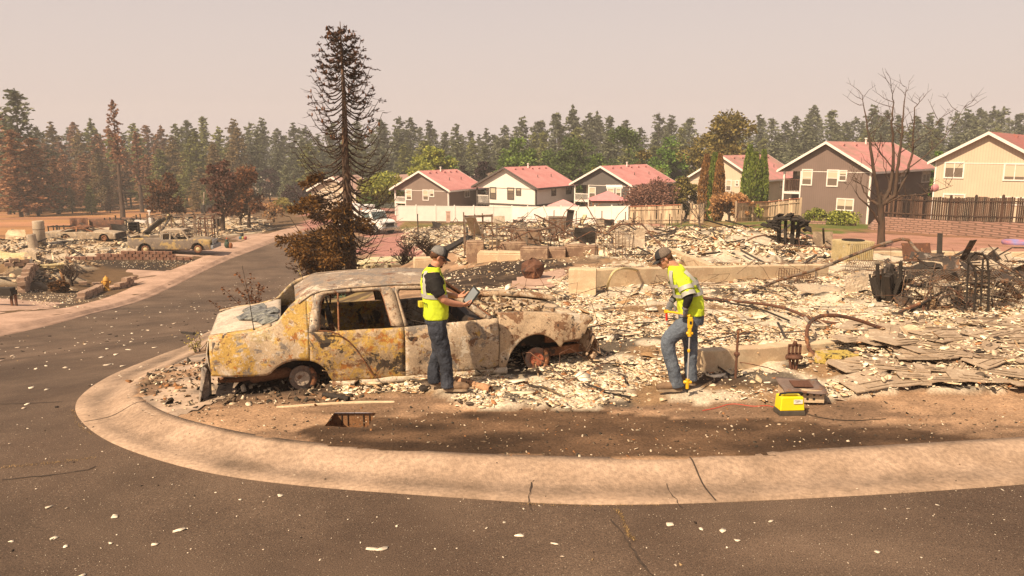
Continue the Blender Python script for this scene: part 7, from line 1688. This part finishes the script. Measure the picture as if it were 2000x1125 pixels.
# bigger remains in the middle lots, one by one
def plank(label, a, c, w, t_, m, name='plank', cat='plank'): b = MB(); b.bar(a, c, w, t_); return tag(b.build(name, m, world=True), label, cat)
plank('cream board leaning up above the middle ruin', gw(932,470,.2), at(918,423,52), .7, .1, tinm)
plank('pale post leaning left below the white fence', gw(1135,448,.2), at(1143,421,66), .3, .2, creamm)
plank('long dark beam sloping down beside the gnarled tree', gw(858,500,.1), at(916,462,36), .35, .1, charm)
plank('grey beam lying across the middle ruin', gw(1030,484,.4), gw(1085,490,.3), .2, .12, steel)
plank('thin burnt pole rising above the middle ruin', gw(914,500,0), at(912,446,38), .09, .09, charm)
plank('pale pole standing at the left of the middle ruin', gw(938,505,0), at(930,458,37), .12, .05, creamm)
plank('bent dark post in the middle ruin', gw(966,478,0), at(960,446,42), .1, .1, charm)
plank('short pale pole behind the stooping worker', gw(1322,462,.0), at(1334,444,55), .25, .1, creamm)
def framework(label, px, py, w, d, h, m=steel, t_=.04, rz=0, n=3):
    o = empty('steel_frame', gw(px, py), label, 'steel frame', rz=rz); b = MB()
    for i in range(n+1):
        x = -w/2+w*i/n
        for y in (-d/2, d/2): MB().bar((x,y,-.1), (x+rnd(-.05,.05),y,h*rnd(.85,1.05)), t_).build('post', m, o)
    for y in (-d/2, d/2): MB().bar((-w/2,y,h*.92), (w/2,y,h*.95), t_).build('rail', m, o); MB().bar((-w/2,y,h*.5), (w/2,y,h*.45), t_*.7).build('rail', m, o)
    for i in range(n+1): x = -w/2+w*i/n; MB().bar((x,-d/2,h*.93), (x,d/2,h*.93), t_*.8).build('rail', m, o)
    return o
framework('thin rusty table frame in the middle ruin', 985,490,1.6,.8,.85)
framework('second rusty frame right of the table frame', 1040,490,1.3,.7,.75)
framework('tall leaning bed frame at the left of the middle ruin', 935,498,1.0,.5,1.5)
framework('low wire frame near the stained foundation', 1200,505,1.2,.6,.8,t_=.02,n=6)
p = gw(1088,468); b = MB(); b.box((0,0,.5), (1.0,.8,1.0)); b.box((0,0,1.02), (1.06,.86,.05)); o = b.build('appliance', steel, empty('washing_machine', p, 'grey burnt appliance box with black side in the middle lots', 'appliance')); MB().box((-.51,0,.5),(.02,.7,.85)).build('opening', charm, o.parent)
p = gw(1112,455); b = MB(); b.box((0,0,.7), (.5,.4,1.3), ry=.15); b.box((.05,-.1,1.35), (.6,.45,.08), ry=.15); tag(b.build('appliance', charm), 'dark upright burnt appliance leaning behind the grey one', 'appliance').location = p
for i, (x, y, w, m_, l) in enumerate(((1175,448,.7,tinm,'pale'),(1190,452,.6,charm,'dark'),(1218,455,.7,tinm,'second pale'),(975,437,1.0,tinm,'crumpled cream'),(1058,440,.9,tinm,'peaked cream'),(1012,445,.8,charm,'black'),(850,448,.8,charm,'narrow black'),(1270,472,.7,tinm,'folded cream'),(1000,462,.6,rustm,'rusty'),(1230,490,.8,tinm,'flat pale'),(1145,478,.7,charm,'small black'),(890,455,.7,tinm,'bent pale'))):
    sheetp('%s warped sheet among the middle lots %s' % (l, ('below the fences','beside the appliance','near the posts')[i % 3]), x, y, w*1.3, w*.9, rnd(.5,1.3), rnd(-.6,.6), m_, .05, .10, seed=50+i)
# weeds and plants behind the wreck
def weed(label, px, py, h, m, seed, n=14, stem=bark_b, leafn=160, ls=.035, name='weed', cat='weed', depth=None):
    p = gw(px, py) if depth is None else at(px, py, depth)
    if depth: p.z = H(p.x, p.y)
    o = empty(name, p, label, cat); r = random.Random(seed); b = MB(); P, D = [], []
    for i in range(n):
        q = Vector((r.gauss(0,.05), r.gauss(0,.05), -.02)); d = Vector((r.gauss(0,.35), r.gauss(0,.35), 1)).normalized(); pts = [q.copy()]; L_ = h*r.uniform(.5,1.05)
        for k in range(7): d = (d+Vector((r.gauss(0,.12), r.gauss(0,.12), -.04*k*.5))).normalized(); q = q+d*L_/7; pts.append(q.copy())
        b.tube(pts, [.006*(1-k/9)+.002 for k in range(8)], 4, False)
        for k in range(int(leafn/n)):
            s = r.uniform(.25,1)*6.99; c = pts[int(s)].lerp(pts[min(7,int(s)+1)], s % 1); P.append(c+Vector((r.gauss(0,.03),r.gauss(0,.03),r.gauss(0,.02)))); D.append((r.gauss(0,1),r.gauss(0,1),r.gauss(0,.6)))
    b.build('stems', stem, o); V, Fq = leaf_quads(np.array([tuple(v) for v in P]), np.array(D), ls, ls*.6); link('leaves', np_mesh('leaves', V, [Fq], [m]), o); return o
weed('tall dark brown weed behind the trunk of the wreck', 508,598,1.5,br_,1,12,leafn=760,ls=.06,depth=14)
weed('yellow green leafy weed at the kerb behind the trunk', 462,610,.62,gA,2,16,leafn=420,ls=.08,depth=13.2)
weed('dry grass stalks behind the rear window of the wreck', 592,600,1.35,ye,3,9,stem=mat('straw', (.35,.24,.12), .9, .3, 9, 0),leafn=60,ls=.04,depth=14.5)
weed('brown dry weed right of the grass stalks', 556,600,.95,br_,4,12,leafn=260,ls=.045,depth=14.2)
weed('small dry weed at the kerb edge behind the bumper', 388,640,.4,ye,5,10,leafn=140,ls=.04,depth=13.3)
weed('low brown shrub by the street before the spruce', 648,520,.5,br_,6,16,leafn=240,ls=.07,depth=38)
sw = gw(683,540); 
b = MB(); 
for k in range(7): b.box((k*.32-.9,0,.16), (.26,.05,.34))
b.bar((-1.05,0,.3), (1.15,0,.3), .05, .06); o = b.build('garden_edging', mat('green_edging', (.12,.19,.11), .8, .3, 6, 0)); o.location = at(672,526,37); o.location.z = H(o.location.x, o.location.y); tag(o, 'low green garden edging beside the spruce', 'garden edging')
pp = at(642,520,37); pp.z = H(pp.x, pp.y); b = MB(); b.lathe([(.16,-.1),(.19,.1),(.18,.45),(.15,.47)], (0,0,0), 10); o = b.build('tree_stump', charm); o.location = pp; tag(o, 'small black cut stump near the street kerb', 'tree stump')
# dry tufts growing from the kerb joints and the asphalt crack
def tufts(pts, n, h, label):
    r = random.Random(9); b = MB()
    for k in range(n):
        s = r.random()*(len(pts)-1.001); a = pts[int(s)]; c = pts[int(s)+1]; t = s % 1; q = G(a[0]+(c[0]-a[0])*t+r.gauss(0,2.5), a[1]+(c[1]-a[1])*t+r.gauss(0,1.2), -.108)
        d = Vector((r.gauss(0,.9), r.gauss(0,.9), 1)).normalized()*h*r.uniform(.4,1.2); w_ = Vector((r.gauss(0,1), r.gauss(0,1), 0)).normalized()*.003
        b.add([q-w_, q+w_, q+d], [(0,1,2)])
    tag(b.build('dry_grass', mat('dry_tuft', (.30,.19,.08), .9, .4, 30, 0, island=.5), world=True), label, 'grass', kind='stuff')
tufts([(1205,995),(1215,1010),(1222,1030),(1228,1045),(1240,1055)], 260, .022, 'dry grass growing out of the asphalt crack')
tufts([(0,914),(60,908),(120,902),(190,893)], 260, .02, 'dry grass along the left asphalt crack')
tufts([(258,750),(252,768),(262,786),(285,805),(318,820)], 200, .02, 'dry grass in the inner kerb joint')
tufts([(143,800),(150,828),(180,848)], 130, .02, 'dry grass at the tip of the kerb')
tufts([(1020,985),(1150,988),(1290,986)], 240, .014, 'dry grass along the foot of the kerb')
# ---------------- other vehicles, and the lots across the street ----------------
def veh(root, body, hw, m_body, arches, upper=None, m_up=None, wheel=None, wr=.3, zc=.3, low=.22, wm=None, extra=None):
    """body: top outline (x,z) rear to front; arches [(xc,r)]; upper: roof outline + side windows"""
    x0, x1 = body[0][0], body[-1][0]; lo = [(x0, low)]
    for xc, r_ in arches: lo += [(xc+r_*math.cos(t), low+(r_*1.05)*math.sin(t)) for t in np.linspace(math.pi, 0, 11)]
    lo += [(x1, low)]; lo = [(x+1e-4*i, z) for i, (x, z) in enumerate(lo)]
    yw = lambda x, z: hw-.05*((z-.6)/.5)**2-.10*max(0, (x-(x1-.6))/.6)**2-.05*max(0, ((x0+.4)-x)/.4)**2
    b = MB(); n = 60
    for s in (-1, 1):
        b.grid([[Vector((x, s*yw(x, ip(x, lo)+(ip(x, body)-ip(x, lo))*j/8), ip(x, lo)+(ip(x, body)-ip(x, lo))*j/8)) for x in np.linspace(x0, x1, n)] for j in range(9)])
    return_b = b; o = panel(b, 'body', m_body, root, .03)
    d = MB()
    if upper or extra:
        segs = []; cuts = sorted([c for c in ((upper['x'] if upper else ()), (extra or ())) if c]); p_ = x0
        for c in cuts: segs.append((p_, c[0])); p_ = c[1]
        segs.append((p_, x1)); d = MB()
        for a, c in segs:
            if c-a > .05: d.grid([[Vector((x, y*yw(x, ip(x, body)), ip(x, body)+.03*(1-y*y))) for y in np.linspace(-1, 1, 9)] for x in np.linspace(a, c, 12)])
    if d.v: panel(d, 'hood', m_body, root, .03)
    e = MB()
    for x, h0 in ((x0, body[0][1]), (x1, body[-1][1])): e.box((x, 0, (low+h0)/2), (.05, 2*hw-.25, h0-low))
    e.box(((x0+x1)/2, 0, low+.06), (x1-x0-.1, 2*hw-.3, .06))
    for xc, r_ in arches: e.box((xc, 0, low+.2), (r_*1.9, 2*hw-.5, .5))
    e.build('chassis', B_in, root)
    if upper:
        u = MB(); R_ = upper['roof']; zb = upper['zb']; inn = .18
        u.grid([[Vector((x, y*(hw-inn), ip(x, R_)+.05*(1-y*y))) for y in np.linspace(-1, 1, 9)] for x in np.linspace(R_[0][0], R_[-1][0], 12)]); panel(u, 'roof', m_up or m_body, root, .04)
        u = MB()
        for s in (-1, 1):
            P = lambda x, z: Vector((x, s*(hw-.05-(z-zb)*(inn-.05)/(R_[0][1]-zb)), z))
            for (a, c) in upper['pillars']: u.bar(P(*a), P(*c), .10, .07)
            u.bar(P(*R_[0]), P(*R_[-1]), .08, .07)
        u.build('pillar', m_up or m_body, root)
    for xc, r_ in arches:
        for s in (-1, 1):
            w = MB(); w.lathe([(.03,-.09),(wr*.6,-.09),(wr*.65,-.11),(wr,-.10),(wr,.10),(wr*.6,.09),(.03,.06)] , (xc, s*(hw-.16), zc), 18, 'Y'); wo = w.build('wheel', wm or B_rust, root)
            if wheel: MB().lathe([(.02,-.12*1.0),(wr*.55,-.11),(wr*.58,-.10)], (xc, s*(hw-.16)+(0 if s < 0 else .22), zc), 14, 'Y').build('rim', wheel, wo)
pk = at(262, 495, 57); pk.z = H(pk.x, pk.y); pk2 = empty('pickup_truck', pk+Vector((0,0,-.05)), 'burnt-out grey and ochre pickup truck standing in the driveway across the street', 'pickup truck', rz=R(3))
b_pk = burn('pickup_scorched', (.20,.155,.12), [((.42,.29,.12),.53,1.3),(GRY,.60,2),(CRE,.62,4)], seed=61); b_pu = burn('pickup_roof', (.40,.31,.22), [(GRY,.56,2),(WHT,.6,3)], seed=62)
veh(pk2, [(0,1.02),(.1,1.12),(2.32,1.14),(2.36,1.0),(4.35,1.02),(4.5,1.05),(5.3,.98),(5.85,.86),(5.95,.7)], .98, b_pk, [(1.23,.50),(5.02,.50)], dict(x=(2.36,4.35), roof=[(2.42,1.58),(2.8,1.66),(3.7,1.66),(3.95,1.60)], zb=1.0, pillars=[((2.38,1.0),(2.42,1.58)),((3.06,1.0),(3.06,1.64)),((4.4,1.02),(3.95,1.60)),((2.5,1.0),(2.5,1.6)),((2.38,1.42),(3.9,1.5))]), b_pu, wheel=creamm, wr=.28, zc=.27, extra=(.12,2.3))
b = MB(); b.box((6.05,0,.42),(.16,1.9,.28)); b.box((5.97,.1,.75),(.06,1.5,.3), rz=.1); b.build('bumper', mat('bluish_bumper', (.32,.33,.35), .5, .4, 6, .2, metal=.4), pk2)
b = MB(); b.box((1.2,0,.72),(2.2,1.7,.04)); b.box((.05,0,.9),(.05,1.8,.4)); b.box((2.33,0,1.05),(.05,1.8,.55)); b.build('bed', b_pk, pk2)
c2 = at(100, 493, 61); c2.z = H(c2.x, c2.y)-.25; c2 = empty('station_wagon', c2, 'low burnt car carcass with collapsed roof half buried beside the pickup', 'car', rz=R(2))
veh(c2, [(0,.72),(.8,.80),(2.0,.78),(3.4,.80),(4.6,.72),(5.6,.62)], .95, burn('ash_carcass', (.38,.29,.20), [(GRY,.55,2),(WHT,.58,4),(BRN,.62,3)], seed=63), [(1.75,.42),(4.7,.42)], dict(x=(1.6,3.7), roof=[(1.9,1.05),(2.6,1.18),(3.2,1.02)], zb=.8, pillars=[((1.4,.8),(1.9,1.05)),((3.9,.78),(3.2,1.02)),((2.6,.8),(2.6,1.15))]), B_rust, wr=.22, zc=.3, low=.2)
sv = at(682, 560, 35); sv.z = T(-5.8, 36)-.14; sv = empty('suv', sv, 'burnt wagon with cream scorched roof behind the sedan, at the foot of the spruce', 'car', rz=R(4)); sv.scale = (1.13, 1.1, 1.1)
b_sv = burn('suv_cream', (.62,.52,.32), [(WHT,.55,2),((.16,.14,.09),.60,3),(YEL,.6,4),(BRN,.63,4)], seed=64)
veh(sv, [(0,.85),(.5,.88),(2.9,.88),(3.5,.86),(4.4,.72),(4.6,.5)], .92, b_sv, [(.95,.42),(3.75,.42)], dict(x=(.25,3.25), roof=[(.42,1.38),(.8,1.48),(2.2,1.52),(2.78,1.44)], zb=.88, pillars=[((.2,.86),(.42,1.38)),((.75,.88),(.72,1.44)),((1.62,.88),(1.55,1.47)),((3.35,.88),(2.78,1.44))]), b_sv, wr=.24, zc=.26)
# white utility truck near the crossing
tk = at(728, 462, 76); tk.z = H(tk.x, tk.y); tk = empty('utility_truck', tk, 'white utility truck with box body parked by the white fence behind the spruce', 'truck', rz=R(-38))
tw = mat('truck_white', (.80,.76,.72), .4, .05, 3, 0, spec=.5); tg = mat('truck_glass', (.10,.13,.13), .1, .2, 3, 0, spec=.6); tyre = mat('tyre_black', (.03,.027,.025), .9, .2, 9, .2); chrome = mat('chrome_trim', (.5,.48,.46), .25, .1, 5, 0, metal=.8)
b = MB(); b.poly([(0.2,-1.02,.55),(2.3,-1.02,.55),(2.3,-1.02,1.25),(2.05,-1.02,1.40),(1.2,-1.02,1.48),(.75,-1.02,2.25),(-.6,-1.02,2.32),(-.7,-1.02,.6)], (0,2.04,0)); b.box((2.25,0,.75),(.5,2.1,.45)); b.build('body', tw, tk).modifiers.new('bv','BEVEL').width = .06
b = MB(); b.box((-2.6,0,1.6),(3.7,2.25,2.3)); b.build('box_body', tw, tk).modifiers.new('bv','BEVEL').width = .05
b = MB(); b.poly([(1.20,-.9,1.50),(.80,-.84,2.18),(.80,.84,2.18),(1.20,.9,1.50)], (.04,0,.02)); b.build('windshield', tg, tk)
for s in (-1, 1): MB().poly([(.95,s*1.03,1.5),(.62,s*1.03,2.12),(-.3,s*1.03,2.15),(-.3,s*1.03,1.5)], (0,s*.012,0)).build('side_window', tg, tk)
b = MB(); b.box((2.53,0,1.0),(.06,1.1,.42)); [b.box((2.57,0,.86+.07*k),(.03,1.05,.025)) for k in range(5)]; b.build('grille', mat('grille_dark', (.06,.06,.06), .5, .2, 6, 0), tk)
for s in (-1, 1): MB().box((2.53,s*.78,1.0),(.07,.3,.25)).build('headlight', chrome, tk)
MB().box((2.62,0,.62),(.22,2.2,.24)).build('bumper', chrome, tk)
for x in (1.55,-3.3):
    for s in (-1, 1):
        w = MB().lathe([(.05,-.14),(.28,-.14),(.48,-.12),(.50,0),(.48,.12),(.28,.14),(.05,.14)], (x, s*.95, .5), 20, 'Y').build('wheel', tyre, tk); MB().lathe([(.03,-.155),(.24,-.15)], (x, s*.95+(.30 if s > 0 else 0), .5), 12, 'Y').build('rim', chrome, w)
b = MB(); [b.box((-.6,y,2.42),(.12,.12,.10)) for y in (-.8,0,.8)]; b.build('marker_light', mat('amber_lamp', (.7,.22,.04), .4, .1, 4, 0), tk)
# hydrant
p = gw(209, 567); o = empty('fire_hydrant', p, 'yellow orange fire hydrant beside the broken block wall across the street', 'fire hydrant'); hy = mat('hydrant_paint', (.52,.27,.05), .6, .2, 7, .1)
b = MB(); b.lathe([(.19,0),(.19,.05),(.14,.06),(.13,.12),(.13,.52),(.17,.54),(.17,.58),(.155,.60),(.14,.68),(.09,.75),(.04,.78),(.035,.83)], (0,0,0), 16); b.build('barrel', hy, o)
b = MB(); b.lathe([(.06,-.26),(.075,-.24),(.075,-.22),(.05,-.2),(.05,.2),(.075,.22),(.075,.24),(.06,.26)], (0,0,.46), 12, 'X'); b.build('outlet', hy, o); b = MB(); b.lathe([(.05,.0),(.09,-.10),(.10,-.20),(.08,-.22)][::-1], (0,0,.42), 12, 'Y'); b.build('pumper_outlet', hy, o)
# stone edging walls by the hydrant
stone = burn('wall_block', (.33,.215,.15), [((.42,.29,.21),.55,3),((.16,.09,.06),.6,4)], seed=66, speck=.2)
def blockwall(label, a, c, rows_, bw=.45, bh=.2, bd=.35, step=True, m=stone):
    A = gw(*a); B = gw(*c); d = (B-A); n = max(2, int(d.length/bw)); b = MB(); r = random.Random(int(a[0])); rz = math.atan2(d.y, d.x)
    for k in range(rows_):
        for i in range(n-(k if step else 0)):
            q = A.lerp(B, (i+.5*(k % 2)+.5)/n); q.z = H(q.x, q.y)-.06+bh*(k+.5); b.box(q+Vector((r.gauss(0,.015), r.gauss(0,.02), 0)), (bw*.94, bd, bh*.93), rz=rz+r.gauss(0,.04))
    return tag(b.build('garden_wall', m, world=True), label, 'garden wall')
blockwall('stepped block garden wall ending left of the hydrant', (157,585), (197,566), 2)
blockwall('broken stepped block wall right of the hydrant', (264,556), (222,566), 3)
blockwall('short curved block wall left of the burnt round bush', (42,572), (72,552), 4)
blockwall('low block edging behind the gravel bed', (72,551), (-30,550), 2, step=False)
blockwall('thin block edging behind the small bare tree', (150,556), (200,557), 1, step=False)
brickm = burn('stacked_brick', (.28,.14,.09), [((.34,.21,.15),.55,3)], seed=67, speck=.15)
A = gw(62,508); B = gw(378,508); b = MB(); r = random.Random(6); n = 46; rz = math.atan2(B.y-A.y, B.x-A.x)
for i in range(n):
    q = A.lerp(B, i/n); z = H(q.x, q.y)
    for k in range(1 if i < 18 or i > 40 else 3 if 24 < i < 40 else 2):
        if (i+k) % 2 == 0: b.box((q.x, q.y, z+.10+.20*k), (.36,.3,.19), rz=rz)
        else: b.box((q.x, q.y+.12, z+.10+.20*k), (.20,.2,.19), rz=rz)
tag(b.build('brick_wall', brickm, world=True), 'long low checkered brick edging wall in front of the pickup', 'brick wall')
o = decid(115, 549, 569, 19, None or gw(115,571).y, leafmat('bush_burnt', (.06,.028,.012), (.22,.10,.035)), 'round brown burnt bush in the gravel bed', 70, None, 1700, .12, 'bush', 'bush', 30, False)
# tanks and remains
p = gw(80,488); b = MB(); b.lathe([(.38,0),(.40,.02),(.40,1.72),(.37,1.76),(.30,1.74)], (0,0,0), 18); o = b.build('water_tank', tinm, empty('water_tank', p, 'tall upright pale cylinder tank in the left lot', 'tank')); MB().lathe([(.41,0),(.42,.03),(.41,.06)], (0,0,1.1), 18).build('band', steel, o.parent); o.name = 'shell'
p = gw(67,492); b = MB(); P = [(0,0,0),(-.05,0,.4),(-.10,0,.8),(-.12,0,1.1)]; b.tube(P, [.34,.33,.32,.30], 14); o = b.build('water_tank', tinm, world=False); o.location = p; tag(o, 'shorter bent cylinder leaning left of the tall tank', 'tank')
p = gw(172,459); b = MB(); b.grid([[Vector((x, .12*math.sin(x*9), z)) for x in np.linspace(-1.0, .3, 26)] for z in (0,.9,1.7)]); b.grid([[Vector((.3+x, .3+x*.25, z-.2*x*.2)) for x in np.linspace(0, 2.4, 10)] for z in (.1,.8,1.5)]); o = b.build('rusty_sheet', rustm); o.location = gw(165,459); o.scale = (1.3,1.3,1.0); md = o.modifiers.new('t','SOLIDIFY'); md.thickness = .03; tag(o, 'orange rusted corrugated sheet wall standing in the left lot', 'metal sheet')
for i, (x, y, w, h, m_, l) in enumerate(((22,548,1.7,.6,creamm,'crumpled yellowish garage door panel at the left edge'),(52,545,1.3,.8,tinm,'curled pale panel beside the garage door piece'),(85,552,2.2,.3,creamm,'long cream panel lying towards the bare tree'),(110,530,1.2,.6,tinm,'small cream sheet behind the bare tree'),(8,520,1.6,1.0,conc_b,'brown slab at the far left'),(200,470,1.2,.6,tinm,'pale bluish sheet behind the carcass'),(30,480,1.6,.8,conc_w,'cream broken slab in front of the field'),(120,478,1.5,.7,tinm,'bright low sheet beside the tall tank'),(172,466,1.0,.6,tinm,'pale box panel below the rusted sheet'),(233,478,1.2,1.0,charm,'dark folded sheet left of the cabinet'),(250,505,1.2,.9,tinm,'torn sheet behind the pickup tail'),(345,440,1.4,.7,tinm,'grey sheet under the carport frame'),(300,452,1.3,1.0,conc_w,'light slab left of the carport'),(480,436,1.6,.8,conc_w,'cream slab among the trees'),(440,452,1.3,.6,conc_w,'pale slab by the forked maple'))):
    sheetp(l, x, y, w, h, rnd(.5,1.3), rnd(-.6,.6), m_, .02, .13, seed=80+i)
plank('long dark beam leaning up to the juniper', gw(285,470,.1), at(318,428,60), .5, .12, charm)
framework('steel carport frame behind the pickup', 360,468,5.2,2.2,2.0, t_=.10, n=5)
framework('ladder like rusted rack at the right of the carport', 405,470,1.2,.5,1.9, m=rustm, t_=.07, n=2)
framework('leaning rusted bed frame in the left lot', 122,463,2.0,.8,1.1, m=charm, t_=.08, n=2)
framework('burnt shelf frame right of the rusted sheet', 225,452,2.0,1.2,1.0, m=charm, t_=.10, n=3)
def cabinet(label, px, py, w, d, h, m, op=True, depth=None):
    p = gw(px, py) if depth is None else at(px, py, depth); o = empty('cabinet', p, label, 'cabinet', rz=rnd(-.2,.2)); b = MB()
    b.box((0,d/2,h/2),(w,.04,h)); b.box((-w/2,0,h/2),(.04,d,h)); b.box((w/2,0,h/2),(.04,d,h)); b.box((0,0,h),(w+.05,d,.05)); b.build('body', m, o)
    [MB().box((0,0,h*k/4),(w-.06,d-.04,.03)).build('shelf', charm, o) for k in range(1,4)]; return o
cabinet('dark slatted cabinet left of the pickup bed', 264,470,.75,.5,1.0,charm); cabinet('open burnt cabinet on the rise above the carport', 338,436,1.8,.6,1.0,rustm); cabinet('black box shaped cabinet with pale brace', 374,433,.6,.5,.75,charm); cabinet('dark tall cabinet beside the forked maple', 426,450,.75,.5,1.2,steel)
p = gw(404,418); o = empty('water_heater', p, 'dark burnt furnace cluster with a tilted vent pipe beyond the carport', 'furnace'); b = MB(); b.lathe([(.4,0),(.4,1.6),(.35,1.65)], (-.6,0,0), 12); b.box((.5,0,.8),(.9,.8,1.6)); b.build('shell', charm, o); b = MB(); b.tube([(-.5,0,1.6),(-.3,0,2.8),(-.2,0,3.9)], .12, 8); b.build('vent_pipe', tinm, o)
pipe('pale yellow tube arch in front of the open cabinet', [gw(322,440,0), at(326,420,66), at(333,418,66), gw(340,440,0)], .08, creamm)
for i, (x, y0, y1) in enumerate(((113,440,463),(206,426,448),(216,425,446),(227,421,445),(238,425,444),(242,430,452),(275,418,440),(262,428,446),(268,420,446),(302,426,444),(28,448,478))):
    p = gw(x, y1); h = at(x, y0, p.y).z-p.z; b = MB(); b.tube([(0,0,-.2),(rnd(-.05,.05),0,h)], .075, 6); b.box((0,0,h),(.14,.14,.05)); o = b.build('post', charm); o.location = p; tag(o, 'charred fence post along the back of the left lots', 'post', 'charred fence posts at the field')
p = gw(294,447); b = MB(); b.box((0,0,.3),(.5,.4,.6)); b.tube([(0,0,.6),(.02,0,1.4)], .08, 6); b.box((0,0,1.45),(.35,.15,.18)); b.box((-1.1,0,.22),(1.2,.5,.25), ry=.1); tag(b.build('porcelain_remains', mat('porcelain', (.68,.62,.58), .4, .15, 4, 0)), 'white porcelain fixture remains near the posts in the left lot', 'fixture').location = p
p = gw(444,485); o = empty('garden_figure', p, 'small dark green garden figure on the driveway corner across the street', 'garden figure'); b = MB(); ball(b, (0,0,.28), (.22,.2,.30)); ball(b, (.0,0,.62), (.13,.13,.15)); b.build('figure', mat('figure_green', (.04,.065,.045), .7, .3, 9, .2), o); b = MB(); ball(b, (.28,0,.22), (.16,.15,.24)); b.build('companion', mat('figure_rust', (.25,.09,.03), .7, .3, 9, .2), o); MB().tube([(0,0,.74),(0,0,.86)], [.08,.01], 8).build('hat', mat('figure_red', (.4,.08,.03), .7, .2, 9, 0), o)
for i, (x, y, c, l) in enumerate(((473,466,(.04,.035,.03),'black bucket'),(470,468,(.08,.16,.2),'blue toy'),(479,468,(.35,.07,.08),'red toy'),(475,468,(.4,.33,.1),'yellow toy'))):
    p = gw(x, y); b = MB(); b.lathe([(.10,0),(.14,.02),(.16,.25 if i else .5),(.13,.27 if i else .53)], (0,0,0), 10); tag(b.build('toy' if i else 'bucket', mat('toy_%d' % i, c, .5, .1, 6, 0)), l+' lying on the burnt verge below the forked maple', 'toy' if i else 'bucket').location = p
p = gw(10,597); o = empty('mailbox', p, 'dark scorched mailbox bench on two posts at the left picture edge', 'mailbox'); b = MB(); b.box((-.2,0,.55),(1.3,.4,.18)); b.box((.1,0,.70),(.6,.35,.14)); b.build('box', charm, o); [MB().box((x,0,.22),(.08,.08,.55)).build('post', rustm, o) for x in (-.45,.30,.48)]; MB().box((-.52,-.06,.42),(.08,.03,.10)).build('reflector', mat('orange_reflector', (.6,.12,.02), .4, .1, 4, 0), o)
p = gw(1985,478); b = MB(); b.lathe([(.62,0),(.70,.05),(.72,.22),(.66,.25),(.62,.08),(.02,.06)], (0,0,0), 20); tag(b.build('paddling_pool', mat('pool_plastic', (.14,.17,.36), .8, .5, .8, 0, c2=(.40,.16,.18))), 'small blue and pink paddling pool on the pink gravel', 'paddling pool').location = p
p = at(1826,372,60); o = empty('satellite_dish', p, 'pink stained satellite dish fixed at the corner of the tan house', 'satellite dish'); MB().lathe([(.02,.0),(.18,.03),(.30,.10),(.31,.12),(.17,.06),(.02,.03)], (0,-.1,.2), 18, 'Y').build('dish', pinkc, o); b = MB(); b.tube([(0,0,.1),(0,.25,0),(0,.6,0)], .04, 6); b.build('arm', pinkc, o)
p = at(1199,364,91.2); b = MB(); b.poly([(-.95,0,.12),(.95,0,.12),(.95,-.55,-.12),(-.95,-.55,-.12)], (0,0,.06)); [b.box((-.9+.18*k,-.56,-.16),(.14,.03,.12)) for k in range(11)]; tag(b.build('awning', white_trim), 'small white scalloped awning over the windows of the dark grey house', 'awning').location = p
# ---------------- smoke haze in the air ----------------
hz = MB(); hz.box((0, 120, 3), (880, 640, 46))
ho = hz.build('haze', bpy.data.materials.new('smoke_haze'), None); ho['kind'] = 'stuff'
ho['label'] = 'thin wildfire smoke haze filling the air'
m = ho.data.materials[0]; m.use_nodes = True; nt = m.node_tree; nt.nodes.clear()
v = nt.nodes.new('ShaderNodeVolumePrincipled'); v.inputs['Color'].default_value = (.97,.92,.87,1); v.inputs['Density'].default_value = .0008; v.inputs['Anisotropy'].default_value = .0
mo = nt.nodes.new('ShaderNodeOutputMaterial'); nt.links.new(v.outputs[0], mo.inputs['Volume'])
